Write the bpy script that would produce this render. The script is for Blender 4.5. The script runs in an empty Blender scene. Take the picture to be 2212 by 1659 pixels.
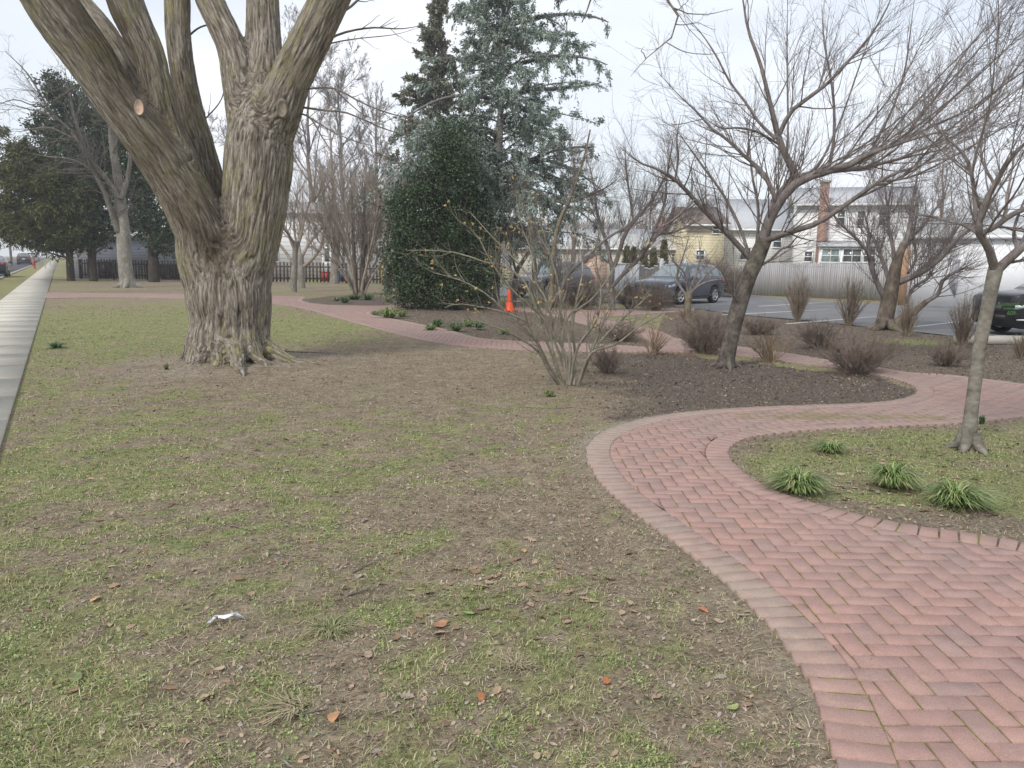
import bpy, bmesh, math, random
import numpy as np
from mathutils import Vector, noise as mnoise

random.seed(7)
rng = np.random.default_rng(11)
C = bpy.context.scene.collection
R_ = math.radians

# ------------------------------------------------------------------ camera, sky, sun, exposure
CAM_H, PITCH, ROLL, FPX = 1.6, R_(8.69), R_(0.8), 1744.0
_f = np.array([0, math.cos(PITCH), -math.sin(PITCH)])
_r0 = np.array([1.0, 0, 0]); _u0 = np.array([0, math.sin(PITCH), math.cos(PITCH)])
_r = math.cos(ROLL)*_r0 + math.sin(ROLL)*_u0
_u = -math.sin(ROLL)*_r0 + math.cos(ROLL)*_u0
cam = bpy.data.cameras.new('camera'); co = bpy.data.objects.new('camera', cam); C.objects.link(co)
cam.sensor_width = 36; cam.lens = 36*FPX/2212; cam.clip_end = 3000; cam.clip_start = 0.05
from mathutils import Matrix
m = Matrix(((_r[0], _u[0], -_f[0], 0), (_r[1], _u[1], -_f[1], 0), (_r[2], _u[2], -_f[2], CAM_H), (0, 0, 0, 1)))
co.matrix_world = m
bpy.context.scene.camera = co

SUN_EL, SUN_AZ = R_(42), R_(215)      # azimuth clockwise from +Y (view direction)
w = bpy.data.worlds.new('World'); bpy.context.scene.world = w; w.use_nodes = True
nt = w.node_tree; nt.nodes.clear()
o_ = nt.nodes.new('ShaderNodeOutputWorld'); bg = nt.nodes.new('ShaderNodeBackground'); bg.inputs[1].default_value = 0.10
sky = nt.nodes.new('ShaderNodeTexSky'); sky.sky_type = 'NISHITA'; sky.sun_disc = False
sky.sun_elevation = SUN_EL; sky.sun_rotation = SUN_AZ
tc = nt.nodes.new('ShaderNodeTexCoord'); mp = nt.nodes.new('ShaderNodeMapping'); mp.inputs['Scale'].default_value = (1.2, 1.2, 3.2)
nz = nt.nodes.new('ShaderNodeTexNoise'); nz.inputs['Scale'].default_value = 1.7; nz.inputs['Detail'].default_value = 5; nz.inputs['Roughness'].default_value = .45
rp = nt.nodes.new('ShaderNodeValToRGB'); rp.color_ramp.elements[0].position = .30; rp.color_ramp.elements[1].position = .62
rp.color_ramp.elements[0].color = (.52, .52, .52, 1); rp.color_ramp.elements[1].color = (1, 1, 1, 1)
mx = nt.nodes.new('ShaderNodeMix'); mx.data_type = 'RGBA'
mx.inputs[7].default_value = (7.9, 8.2, 8.75, 1)
L = nt.links.new
L(tc.outputs['Generated'], mp.inputs[0]); L(mp.outputs[0], nz.inputs['Vector']); L(nz.outputs[0], rp.inputs[0])
L(rp.outputs[0], mx.inputs[0]); L(sky.outputs[0], mx.inputs[6]); L(mx.outputs[2], bg.inputs[0]); L(bg.outputs[0], o_.inputs[0])
sl = bpy.data.lights.new('sun', 'SUN'); sl.energy = 1.9; sl.angle = R_(12); sl.color = (1, .96, .9)
so = bpy.data.objects.new('sun', sl); C.objects.link(so)
so.rotation_euler = (math.pi/2 - SUN_EL, 0, math.pi - SUN_AZ)
sc = bpy.context.scene
sc.view_settings.view_transform = 'Standard'; sc.view_settings.look = 'None'
sc.view_settings.exposure = 0.46; sc.view_settings.gamma = 1; sc.view_settings.use_curve_mapping = False

# ------------------------------------------------------------------ picking points of the place
def ray(px, py):
    return _f + _r*((px-1106)/FPX) - _u*((py-829.5)/FPX)
def G(px, py, z=0.0):
    d = ray(px, py); t = (z-CAM_H)/d[2]
    return np.array([d[0]*t, d[1]*t, z])
def P(px, py, Y):
    d = ray(px, py); t = Y/d[1]
    return np.array([d[0]*t, Y, CAM_H+d[2]*t])
def Yof(px, py): return G(px, py)[1]

# ------------------------------------------------------------------ mesh helpers
def mk(name, V, Fs, mat=None, parent=None, loc=(0, 0, 0), smooth=False, attrs=None, mats=None, midx=None):
    V = np.asarray(V, dtype=np.float32)
    loc = np.asarray(loc, dtype=np.float32)
    me = bpy.data.meshes.new(name)
    me.vertices.add(len(V)); me.vertices.foreach_set('co', (V-loc).ravel())
    Fs = [np.asarray(f, dtype=np.int32) for f in Fs if len(f)]
    nl = sum(f.size for f in Fs); nf = sum(len(f) for f in Fs)
    me.loops.add(nl); me.polygons.add(nf)
    me.loops.foreach_set('vertex_index', np.concatenate([f.ravel() for f in Fs]))
    tot = np.concatenate([np.full(len(f), f.shape[1], np.int32) for f in Fs])
    st = np.concatenate([[0], np.cumsum(tot)[:-1]]).astype(np.int32)
    me.polygons.foreach_set('loop_start', st)
    if smooth: me.polygons.foreach_set('use_smooth', np.ones(nf, dtype=bool))
    if mats:
        for x in mats: me.materials.append(x)
        me.polygons.foreach_set('material_index', np.asarray(midx, np.int32))
    elif mat: me.materials.append(mat)
    if attrs:
        for k, (ty, a) in attrs.items():
            at = me.attributes.new(k, ty, 'POINT')
            at.data.foreach_set('value' if ty == 'FLOAT' else 'vector', np.asarray(a, np.float32).ravel())
    me.update(calc_edges=True); me.validate()
    ob = bpy.data.objects.new(name, me); C.objects.link(ob)
    if parent: ob.parent = parent
    else: ob.location = loc
    return ob
def child(name, V, Fs, mat, root, **k):
    return mk(name, V, Fs, mat, parent=root, loc=root['_loc'], **k)
def tag(o, label=None, cat=None, group=None, kind=None):
    if label: o['label'] = label
    if cat: o['category'] = cat
    if group: o['group'] = group
    if kind: o['kind'] = kind
    return o
ROOTS = []
def empty(name, loc, label, cat, group=None):
    o = bpy.data.objects.new(name, None); C.objects.link(o); o.empty_display_size = .3
    o.location = [float(v) for v in loc]; o['_loc'] = [float(v) for v in loc]
    ROOTS.append(o)
    return tag(o, label, cat, group)
def copy_tree(o, parent=None):
    c = o.copy(); C.objects.link(c)
    if parent: c.parent = parent
    for ch in list(o.children): copy_tree(ch, c)
    return c

class MB:                                       # collects boxes, prisms, discs into one mesh
    def __init__(s): s.V = []; s.T = []; s.Q = []; s.n = 0
    def add(s, V, Q=(), T=()):
        V = np.asarray(V, float); s.V.append(V)
        if len(Q): s.Q.append(np.asarray(Q)+s.n)
        if len(T): s.T.append(np.asarray(T)+s.n)
        s.n += len(V); return s
    def box(s, c, size, ax=None, bev=0):
        c = np.asarray(c, float); h = np.asarray(size, float)/2
        A = np.eye(3) if ax is None else np.asarray(ax, float)
        sg = np.array([[-1,-1,-1],[1,-1,-1],[1,1,-1],[-1,1,-1],[-1,-1,1],[1,-1,1],[1,1,1],[-1,1,1]])*h
        return s.add(c + sg @ A, [[0,3,2,1],[4,5,6,7],[0,1,5,4],[1,2,6,5],[2,3,7,6],[3,0,4,7]])
    def tube(s, P_, R, sides=6, cap=True):
        P_ = np.asarray(P_, float)[None]; R = np.asarray(R, float)[None]
        V, Q = tubes(P_, R, sides); s.add(V, Q)
        if cap:
            n = P_.shape[1]
            for k, fl in ((0, True), (n-1, False)):
                ring = V[k*sides:(k+1)*sides]; c = ring.mean(0)
                idx = [[sides, (i+1) % sides, i] if fl else [sides, i, (i+1) % sides] for i in range(sides)]
                s.add(np.vstack([ring, c]), (), idx)
        return s
    def prism(s, poly, d):                        # poly: list of 3-D points, d: extrusion vector
        poly = np.asarray(poly, float); n = len(poly); V = np.vstack([poly, poly+np.asarray(d)])
        q = [[i, (i+1) % n, n+(i+1) % n, n+i] for i in range(n)]
        t = [[0, i+1, i] for i in range(1, n-1)] + [[n, n+i, n+i+1] for i in range(1, n-1)]
        return s.add(V, q, t)
    def quad(s, a, b, c, d): return s.add([a, b, c, d], [[0, 1, 2, 3]])
    def disc(s, c, n, r, k=16):
        n = np.asarray(n, float); n /= np.linalg.norm(n); a = np.cross(n, [0, 0, 1.0])
        if np.linalg.norm(a) < .1: a = np.cross(n, [1.0, 0, 0])
        a /= np.linalg.norm(a); b = np.cross(n, a); th = np.arange(k)*2*math.pi/k
        ring = np.asarray(c)+r*(np.outer(np.cos(th), a)+np.outer(np.sin(th), b))
        return s.add(np.vstack([ring, c]), (), [[k, i, (i+1) % k] for i in range(k)])
    def build(s, name, mat, root=None, loc=(0, 0, 0), smooth=False):
        V = np.vstack(s.V); Fs = []
        if s.Q: Fs.append(np.vstack(s.Q))
        if s.T: Fs.append(np.vstack(s.T))
        if root is not None: return mk(name, V, Fs, mat, parent=root, loc=root['_loc'], smooth=smooth)
        return mk(name, V, Fs, mat, loc=loc, smooth=smooth)

def nrm(v): return v/np.maximum(np.linalg.norm(v, axis=-1, keepdims=True), 1e-9)
def tubes(P_, R, sides):                          # P_ (B,N,3), R (B,N)
    B, N, _ = P_.shape
    T = np.empty_like(P_); T[:, 1:-1] = P_[:, 2:]-P_[:, :-2]; T[:, 0] = P_[:, 1]-P_[:, 0]; T[:, -1] = P_[:, -1]-P_[:, -2]
    T = nrm(T); mean = nrm(T.mean(1)); ref = np.where(np.abs(mean[:, 2:3]) > .8, np.array([[1., 0, 0]]), np.array([[0, 0, 1.]]))
    a = nrm(np.cross(T, ref[:, None, :])); b = np.cross(T, a)
    th = np.arange(sides)*2*math.pi/sides
    V = P_[:, :, None, :] + R[:, :, None, None]*(np.cos(th)[None, None, :, None]*a[:, :, None, :]+np.sin(th)[None, None, :, None]*b[:, :, None, :])
    idx = np.arange(B*N*sides).reshape(B, N, sides)
    q = np.stack([idx[:, :-1], np.roll(idx[:, :-1], -1, 2), np.roll(idx[:, 1:], -1, 2), idx[:, 1:]], -1)
    return V.reshape(-1, 3), q.reshape(-1, 4)
class TM:                                         # tube collector
    def __init__(s): s.V = []; s.Q = []; s.n = 0
    def add(s, P_, R, sides):
        if len(P_) == 0: return
        V, q = tubes(P_, R, sides); s.V.append(V); s.Q.append(q+s.n); s.n += len(V)
    def build(s, name, mat, root, smooth=True):
        return mk(name, np.vstack(s.V), [np.vstack(s.Q)], mat, parent=root, loc=root['_loc'], smooth=smooth)

def resample(pts, N):
    pts = np.asarray(pts, float); n = len(pts)
    e = np.vstack([2*pts[0]-pts[1], pts, 2*pts[-1]-pts[-2]])
    d = np.concatenate([[0], np.cumsum(np.linalg.norm(np.diff(pts[:, :3], axis=0), axis=1))])
    out = []
    for s in np.linspace(0, d[-1]*.99999, N):
        k = min(np.searchsorted(d, s, side='right')-1, n-2); u = (s-d[k])/max(d[k+1]-d[k], 1e-9)
        p0, p1, p2, p3 = e[k], e[k+1], e[k+2], e[k+3]
        out.append(.5*((2*p1)+(-p0+p2)*u+(2*p0-5*p1+4*p2-p3)*u*u+(-p0+3*p1-3*p2+p3)*u**3))
    return np.array(out)
def limb(pts, Y0, Y1=None, N=14, curve=0, fade=False):
    """traced limb: (px,py,r_px) points put at a distance running from Y0 to Y1"""
    Y1 = Y0 if Y1 is None else Y1; n = len(pts); q = []
    for i, (x, y, r) in enumerate(pts):
        t = i/(n-1); Y = Y0+(Y1-Y0)*t+curve*math.sin(t*math.pi)
        q.append(list(P(x, y, Y))+[r*Y/FPX])
    q = resample(q, N); q[:, 3] *= 1-.6*np.clip((np.linspace(0, 1, N)-.7)/.3, 0, 1)*(1 if fade else 0)
    return q[:, :3], np.maximum(q[:, 3], .002)
def stack(limbs): return np.array([a for a, b in limbs]), np.array([b for a, b in limbs])
def grow(PR, dens, ang, Ln, rr, up=.05, wig=.08, N=7, t0=.15, t1=1., rmin=.0015, taper=.3, nmax=None, scale_by_len=True, bias=None, lenfix=False, minlen=.05, rmax=9.):
    Pp, Rp = PR; B, M, _ = Pp.shape
    seg = np.linalg.norm(np.diff(Pp, axis=1), axis=2).sum(1)
    cnt = rng.poisson(np.maximum(dens*(seg if scale_by_len else 1), 0)*np.ones(B))
    if nmax: cnt = np.minimum(cnt, nmax)
    par = np.repeat(np.arange(B), cnt); K = len(par)
    if K == 0: return np.zeros((0, N, 3)), np.zeros((0, N))
    t = rng.uniform(t0, t1, K); fi = t*(M-1); i0 = np.minimum(fi.astype(int), M-2); u = (fi-i0)[:, None]
    pos = Pp[par, i0]*(1-u)+Pp[par, i0+1]*u; tan = nrm(Pp[par, i0+1]-Pp[par, i0])
    rad = Rp[par, i0]*(1-u[:, 0])+Rp[par, i0+1]*u[:, 0]
    perp = nrm(np.cross(tan, nrm(rng.normal(size=(K, 3)))))
    a = np.radians(rng.normal(ang, ang*.3, K))[:, None]
    d = nrm(np.cos(a)*tan+np.sin(a)*perp)
    if bias is not None: d = nrm(d+(bias(pos) if callable(bias) else np.asarray(bias)))
    L_ = (Ln if lenfix else Ln*seg[par])*rng.uniform(.45, 1.15, K)*(1-.5*t)
    L_ = np.maximum(L_, minlen)
    r0 = np.clip(rad*rr*rng.uniform(.7, 1.1, K), rmin, rmax); r0 = np.minimum(r0, np.maximum(rad, rmin))
    out = np.empty((K, N, 3)); out[:, 0] = pos; st = (L_/(N-1))[:, None]
    for k in range(1, N):
        d = nrm(d+rng.normal(0, wig, (K, 3))+np.array([0, 0, up])); out[:, k] = out[:, k-1]+d*st
    out[..., 2] = np.maximum(out[..., 2], .03)
    return out, r0[:, None]*np.linspace(1, taper, N)[None]

# ------------------------------------------------------------------ vectorised value noise
_T = np.random.default_rng(3).random((257, 257))
def vn(x, y):
    xi = np.floor(x).astype(int); yi = np.floor(y).astype(int); fx = x-xi; fy = y-yi
    fx = fx*fx*(3-2*fx); fy = fy*fy*(3-2*fy); a = _T[xi % 256, yi % 256]; b = _T[(xi+1) % 256, yi % 256]
    c = _T[xi % 256, (yi+1) % 256]; d = _T[(xi+1) % 256, (yi+1) % 256]
    return (a*(1-fx)+b*fx)*(1-fy)+(c*(1-fx)+d*fx)*fy
def fbm(x, y, s, o=4):
    v = 0; amp = .5; tot = 0
    for k in range(o):
        v = v+amp*vn(x*s+17.3*k, y*s+9.1*k); tot += amp; amp *= .55; s *= 2.07
    return v/tot
def sstep(a, b, x): t = np.clip((x-a)/(b-a), 0, 1); return t*t*(3-2*t)

# ------------------------------------------------------------------ materials
def mat(name, fn, rough=.8, spec=.3, **kw):
    m_ = bpy.data.materials.new(name); m_.use_nodes = True; t = m_.node_tree; b = t.nodes['Principled BSDF']
    b.inputs['Roughness'].default_value = rough; b.inputs['Specular IOR Level'].default_value = spec
    for k, v in kw.items(): b.inputs[k].default_value = v
    fn(t, b); return m_
def N_(t, ty, **kw):
    n = t.nodes.new(ty)
    for k, v in kw.items():
        if k in n.inputs: n.inputs[k].default_value = v
        else: setattr(n, k, v)
    return n
def ramp(t, src, stops, interp='LINEAR'):
    r = t.nodes.new('ShaderNodeValToRGB'); e = r.color_ramp.elements; r.color_ramp.interpolation = interp
    while len(e) < len(stops): e.new(.5)
    for k, (p, c) in enumerate(stops):
        e[k].position = p; e[k].color = (*c, 1) if len(c) == 3 else c
    t.links.new(src, r.inputs[0]); return r.outputs[0]
def coords(t, kind='Object', scale=(1, 1, 1), attr=None):
    if attr: a = N_(t, 'ShaderNodeAttribute', attribute_name=attr); src = a.outputs['Vector']
    else: a = t.nodes.new('ShaderNodeTexCoord'); src = a.outputs[kind]
    mpn = t.nodes.new('ShaderNodeMapping'); mpn.inputs['Scale'].default_value = scale
    t.links.new(src, mpn.inputs[0]); return mpn.outputs[0]
def noise_(t, v, scale, detail=4, rough=.55, dist=0):
    n = N_(t, 'ShaderNodeTexNoise'); n.inputs['Scale'].default_value = scale; n.inputs['Detail'].default_value = detail
    n.inputs['Roughness'].default_value = rough; n.inputs['Distortion'].default_value = dist
    t.links.new(v, n.inputs['Vector']); return n.outputs[0]
def mixc(t, f, a, b, mode='MIX'):
    n = t.nodes.new('ShaderNodeMix'); n.data_type = 'RGBA'; n.blend_type = mode
    for s, i in ((f, 0), (a, 6), (b, 7)):
        if isinstance(s, (int, float)): n.inputs[i].default_value = s
        elif isinstance(s, tuple): n.inputs[i].default_value = (*s, 1)
        else: t.links.new(s, n.inputs[i])
    return n.outputs[2]
def math_(t, op, a, b=0., c=None, clamp=False):
    n = t.nodes.new('ShaderNodeMath'); n.operation = op; n.use_clamp = clamp
    for i, s in enumerate((a, b) if c is None else (a, b, c)):
        if isinstance(s, (int, float)): n.inputs[i].default_value = s
        else: t.links.new(s, n.inputs[i])
    return n.outputs[0]
def bump(t, b, h, strength=.3, dist=.02):
    n = t.nodes.new('ShaderNodeBump'); n.inputs['Strength'].default_value = strength; n.inputs['Distance'].default_value = dist
    t.links.new(h, n.inputs['Height']); t.links.new(n.outputs[0], b.inputs['Normal'])
def noisy(name, stops, scale=4, detail=5, rough=.85, bmp=.3, bdist=.01, stretch=(1, 1, 1), spec=.25, bscale=None, **kw):
    def fn(t, b):
        v = coords(t, scale=stretch); n = noise_(t, v, scale, detail, .6)
        t.links.new(ramp(t, n, stops), b.inputs['Base Color'])
        if bmp: bump(t, b, noise_(t, v, bscale or scale*4, 4), bmp, bdist)
    return mat(name, fn, rough, spec, **kw)
def island(name, stops, rough=.7, spec=.2, const=False, trans=0, **kw):   # each loose piece its own tone
    def fn(t, b):
        g = t.nodes.new('ShaderNodeNewGeometry'); c = ramp(t, g.outputs['Random Per Island'], stops, 'CONSTANT' if const else 'LINEAR')
        n = noise_(t, coords(t), 1.2, 3); c = mixc(t, 1., c, ramp(t, n, [(.3, (.75, .75, .75)), (.7, (1.2, 1.2, 1.2))]), 'MULTIPLY')
        t.links.new(c, b.inputs['Base Color'])
    return mat(name, fn, rough, spec, **kw)
def plain(name, col, rough=.5, spec=.5, **kw):
    def fn(t, b):
        n = noise_(t, coords(t), 6, 4); c = mixc(t, 1., col, ramp(t, n, [(.3, (.86, .86, .86)), (.7, (1.08, 1.08, 1.08))]), 'MULTIPLY')
        t.links.new(c, b.inputs['Base Color'])
    return mat(name, fn, rough, spec, **kw)

def bark(name, dark, mid, light, moss=None, sc=9, zs=.25, bmp=.6, mossat=.55, attr=None):
    def fn(t, b):
        v = coords(t, scale=(1, 1, zs), attr=attr); f = noise_(t, v, sc, 6, .65, .4); g = noise_(t, v, sc*3.1, 4, .6)
        c = ramp(t, f, [(.34, dark), (.5, mid), (.68, light)])
        if moss:
            k = noise_(t, coords(t), 1.6, 4, .6)
            kk = ramp(t, k, [(mossat, (0, 0, 0)), (mossat+.14, (1, 1, 1))]); c = mixc(t, math_(t, 'MULTIPLY', kk, .65), c, moss)
        c = mixc(t, .5, c, ramp(t, g, [(.35, (.55, .55, .55)), (.65, (1.25, 1.25, 1.25))]), 'MULTIPLY')
        t.links.new(c, b.inputs['Base Color']); bump(t, b, math_(t, 'ADD', f, math_(t, 'MULTIPLY', g, .4)), bmp, .03)
    return mat(name, fn, .9, .15)
# ================================================================== LAYOUT (outlines of the beds and paths on the ground)
def chaikin(p, it=2, closed=False):
    p = np.asarray(p, float)
    for _ in range(it):
        a, b = (p, np.roll(p, -1, 0)) if closed else (p[:-1], p[1:])
        q = np.empty((len(a)*2, p.shape[1])); q[0::2] = a*.75+b*.25; q[1::2] = a*.25+b*.75
        p = q if closed else np.vstack([p[:1], q, p[-1:]])
    return p
def gp(l): return np.array([G(x, y)[:2] for x, y in l])
E1 = gp([(1850,1900),(1826,1740),(1800,1659),(1783,1590),(1762,1520),(1718,1430),(1650,1345),(1580,1275),(1500,1210),(1420,1150),(1350,1098),(1300,1052),(1273,1012),(1264,985),(1272,957),(1306,934),(1366,913),(1435,899),(1527,889),(1666,881),(1804,877),(1890,873),(1940,867),(1972,858),(1983,847),(1968,832),(1930,820),(1896,812),(1803,797),(1730,787),(1665,779),(1594,769),(1506,763),(1436,762),(1340,762),(1161,760),(1090,756),(1006,750),(949,744),(893,733),(808,710),(720,685),(650,665),(590,656),(400,645),(240,643),(97,645)])
E2 = gp([(101,632),(240,634),(400,636),(590,640),(655,641),(665,644),(650,649),(668,656),(707,660),(803,662),(853,661),(920,655),(985,651),(1100,658),(1119,661),(1175,667),(1276,671),(1438,668),(1500,666),(1500,672),(1438,676),(1360,682),(1290,686),(1274,687),(1344,699),(1410,712),(1440,722),(1463,735),(1598,751),(1686,762),(1760,775),(1860,790),(1944,804),(1975,808),(2042,811),(2150,824),(2212,832),(2400,860)])
E3 = gp([(2400,875),(2212,903),(2150,911),(2060,919),(1900,925),(1750,932),(1650,942),(1600,953),(1578,968),(1573,988),(1590,1012),(1625,1040),(1680,1069),(1760,1094),(1850,1118),(1950,1139),(2050,1153),(2150,1167),(2212,1180),(2500,1235)])
HB = gp([(801,677),(822,671),(865,668),(985,664),(1053,666),(1119,672),(1170,677),(1276,706),(1369,724),(1398,736),(1425,748),(1400,752),(1330,747),(1161,740),(1090,737),(1034,733),(978,716),(921,704),(865,693),(808,682)])
E1, E2, E3 = chaikin(E1), chaikin(E2), chaikin(E3); HB = chaikin(HB, 2, True)
PATH = np.vstack([E1, E2, E3, gp([(3000,1320),(3000,1900)])])
def inpoly(p, poly):
    x, y = p[:, 0], p[:, 1]; c = np.zeros(len(p), bool); n = len(poly); j = n-1
    for i in range(n):
        xi, yi = poly[i]; xj, yj = poly[j]
        m_ = ((yi > y) != (yj > y)) & (x < (xj-xi)*(y-yi)/((yj-yi) if abs(yj-yi) > 1e-12 else 1e-12)+xi); c ^= m_; j = i
    return c
SEG = []                                          # real path edges with inward normals
for pl, cl, hole in ((E1, 0, 0), (E2, 0, 0), (E3, 0, 0), (HB, 1, 1)):
    q = np.vstack([pl, pl[:1]]) if cl else pl
    for a, b in zip(q[:-1], q[1:]): SEG.append((*a, *b))
SEG = np.array(SEG)
_d = SEG[:, 2:]-SEG[:, :2]; _ln = np.linalg.norm(_d, axis=1); SEG = SEG[_ln > 1e-4]; _d = _d[_ln > 1e-4]; _ln = _ln[_ln > 1e-4]
_nn = np.stack([-_d[:, 1], _d[:, 0]], 1)/_ln[:, None]
_mid = (SEG[:, :2]+SEG[:, 2:])/2+_nn*.03
_ins = inpoly(_mid, PATH) & ~inpoly(_mid, HB)
SEGN = np.where(_ins[:, None], _nn, -_nn)
def pdist(p):                                      # signed distance to the path edge (+ inside)
    out = np.empty(len(p)); near = np.empty(len(p), int)
    for s in range(0, len(p), 4000):
        q = p[s:s+4000]; ap = q[:, None]-SEG[None, :, :2]; t = np.clip((ap*_d).sum(2)/(_ln**2), 0, 1)
        dd = np.linalg.norm(ap-t[..., None]*_d, axis=2); k = dd.argmin(1); out[s:s+4000] = dd[np.arange(len(q)), k]; near[s:s+4000] = k
    ins = inpoly(p, PATH) & ~inpoly(p, HB)
    return np.where(ins, out, -out), near

# street frame: u along the street (away), v across to its right
_vp = ray(128, 551); U = np.array([_vp[0], _vp[1]]); U /= np.linalg.norm(U); Vv = np.array([U[1], -U[0]])
def off(px, py): return float(G(px, py)[:2] @ Vv)
SW_R, SW_L, CURB = off(35, 851), off(0, 651), off(0, 603)
def SP(s, v, z=0): p = U*s+Vv*v; return np.array([p[0], p[1], z])
def along(px, py): return float(G(px, py)[:2] @ U)
LOT = gp([(1020,637),(1250,650),(1438,659),(1611,681),(1740,692),(1932,712),(2060,726),(2212,741),(2700,800),(2900,700),(2300,668),(2086,662),(1894,657),(1702,646),(1560,634),(1250,620),(1060,615)])
TREE = G(497, 786)[:2]
B1 = gp([(1240,768),(1436,763),(1896,813),(1983,847),(1940,868),(1527,890),(1366,914),(1320,905),(1260,870),(1190,830),(1180,790)])
B3 = gp([(1460,738),(1598,753),(1760,777),(1944,805),(2042,812),(2212,833),(2600,870),(2700,800),(2212,741),(1932,712),(1740,692),(1611,681),(1438,660),(1400,668),(1440,680),(1420,715)])
CB = gp([(650,649),(700,640),(780,636),(860,640),(900,650),(853,661),(803,662),(707,660),(668,656)])
RB = np.vstack([E3, gp([(3000,1300),(3000,1000),(2500,870)])])

def H(x, y):
    x = np.asarray(x, float); y = np.asarray(y, float)
    h = (fbm(x, y, 1.3, 3)-.62)*.03+(fbm(x, y, 7., 2)-.6)*.012
    d = np.hypot(x-TREE[0], y-TREE[1]); h = h+.13*np.exp(-(d/1.25)**2)*(1-.0*d)
    return h
def g2(x, y, px, py, rx, ry, a):
    c = G(px, py); return a*np.exp(-((x-c[0])/rx)**2-((y-c[1])/ry)**2)
def cover(x, y):                                   # how much living green grows on the lawn
    p = .43+0*x
    for b in [(250,700,3.2,6,.75),(150,800,1.2,4,.25),(650,710,1.8,3.2,.7),(850,770,2.6,3,-.5),(1080,800,1.8,2.4,-.4),(560,812,2.2,.9,-.8),(380,800,1.3,.7,-.55),
              (900,880,1.6,1.2,-.12),(150,1000,1.2,1.5,.22),(80,1550,.7,.6,.35),(500,1000,1.2,.8,.1),(1120,1080,.9,1.0,-.45),(1330,1180,.5,.7,-.25),(1480,1330,.35,.6,-.3),(700,1020,.8,.5,.3),
              (1650,1600,.25,.5,-.2),(1000,1330,.5,.3,.18),(600,620,14,6,-.38),(330,605,8,5,-.25),(1250,960,.4,.8,-.3),(640,1560,.5,.35,-.15)]:
        p = p+g2(x, y, *b)
    n = fbm(x, y, .9, 3); n2 = fbm(x+40, y, 3.2, 3); n3 = fbm(x, y+30, 9.5, 2)
    v = p+(n-.5)*.55+(n2-.5)*1.0+(n3-.5)*1.5+(fbm(x, y, 21., 2)-.5)*1.0
    return np.clip(sstep(-.08, 1.35, v), 0, 1)

# one pass gives every mask of the ground
def masks(x, y):
    p = np.stack([x, y], 1); near = (y < 45) & (np.abs(x) < 40); sd = np.full(len(p), -9.)
    if near.any(): sd[near] = pdist(p[near])[0]
    c = cover(x, y); v = p @ Vv
    soft = (fbm(x, y, 2.2, 3)-.5)*.6
    mul = np.zeros(len(p)); cc = B1.mean(0)
    def inb(poly): return inpoly(p+soft[:, None]*np.array([[.35, .35]]), poly)
    b1 = inb(B1); mul[b1] = 1; bl = sstep(G(1130, 850)[0], G(1420, 850)[0], x+soft*2.2+(fbm(x, y, 5, 2)-.5)*.8); mul = mul*bl; b3 = inb(B3); mul[b3] = .85; mul[inpoly(p, HB)] = .85; mul[inpoly(p, CB)] = .95
    # lawn fades into the mulch bed on its open left side
    d1 = sstep(-1.3, .2, (x-G(1190, 830)[0])+soft*.8)*sstep(G(1190,905)[1], G(1190,880)[1], y)*sstep(G(1190,757)[1]+.2, G(1190,762)[1]-.2, y)*(x < cc[0]+1)*(sd < 0)
    mul = np.maximum(mul, d1*.9*bl)
    rb = inpoly(p, RB)
    c = np.where(b1 | (mul > .5), c*.18, c)
    c = np.where(b3, np.clip(c*.35+g2(x, y, 1975, 738, .8, .7, .8), 0, 1), c); c = np.where(inpoly(p, HB), c*.5, c)
    rbc = np.clip(.72+(fbm(x, y, 2.6, 3)-.5)*1.3+g2(x, y, 2100, 1125, 1.0, .22, -.7)+g2(x, y, 1850, 1090, .5, .14, -.5)+g2(x, y, 2190, 960, .3, .5, -.4)-sstep(.5, .0, -sd)*.45, 0, 1)
    c = np.where(rb, rbc, c); mul = np.where(rb, np.clip(.55-rbc*.45, 0, 1), mul)
    c = np.where(v < SW_L, np.clip(.75+(fbm(x, y, 1.5, 3)-.5), 0, 1), c)
    # worn sandy rim beside the path
    sand = sstep(.20, .0, -sd)*(sd < .02)*np.clip(g2(x, y, 1290, 935, .9, 1.5, 1.)+g2(x, y, 1500, 1300, .5, .9, .35)+g2(x, y, 1700, 1500, .3, .5, .4)+g2(x, y, 1600, 885, 2.5, .6, .5), 0, 1)
    dd = np.hypot(x-TREE[0], y-TREE[1]); ring = np.exp(-((dd-1.1)/.75)**2)*(fbm(x, y, 2.4, 3) > .42)
    sand = np.clip(sand+ring*.42, 0, 1)
    c = c*(1-sstep(.18, .0, -sd)*.7)*(1-sand*.8)
    veg = np.where(v < SW_L, 1., 0.)
    return c, mul, sand, sd, veg

# ================================================================== GROUND
def axis(lo, hi, step, far, k=1.13):
    a = list(np.arange(lo, hi+1e-6, step)); s = step; x = hi
    while x < far: s *= k; x += s; a.append(x)
    s = step; x = lo
    while x > -far: s *= k; x -= s; a.insert(0, x)
    return np.array(a)
xs = axis(-7, 9.5, .10, 420); ys = axis(1.2, 19, .10, 420)
X, Y = np.meshgrid(xs, ys); X = X.ravel(); Y = Y.ravel()
cv, mul, sand, sd, veg = masks(X, Y)
Z = H(X, Y); Z = np.where(sd > -.14, np.clip(Z, .004, .012), Z); Z = np.where(sd > .02, .006, Z); vv = np.stack([X, Y], 1) @ Vv
Z = np.where((vv < SW_R+.15) | (Y > 45) | (np.abs(X) > 30), np.minimum(Z, -.01), Z)
Z = np.where(inpoly(np.stack([X, Y], 1), LOT), -.03, Z)
Z = np.where(vv < CURB+.1, -.035, Z)
nx, ny = len(xs), len(ys); idx = np.arange(nx*ny).reshape(ny, nx)
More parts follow.
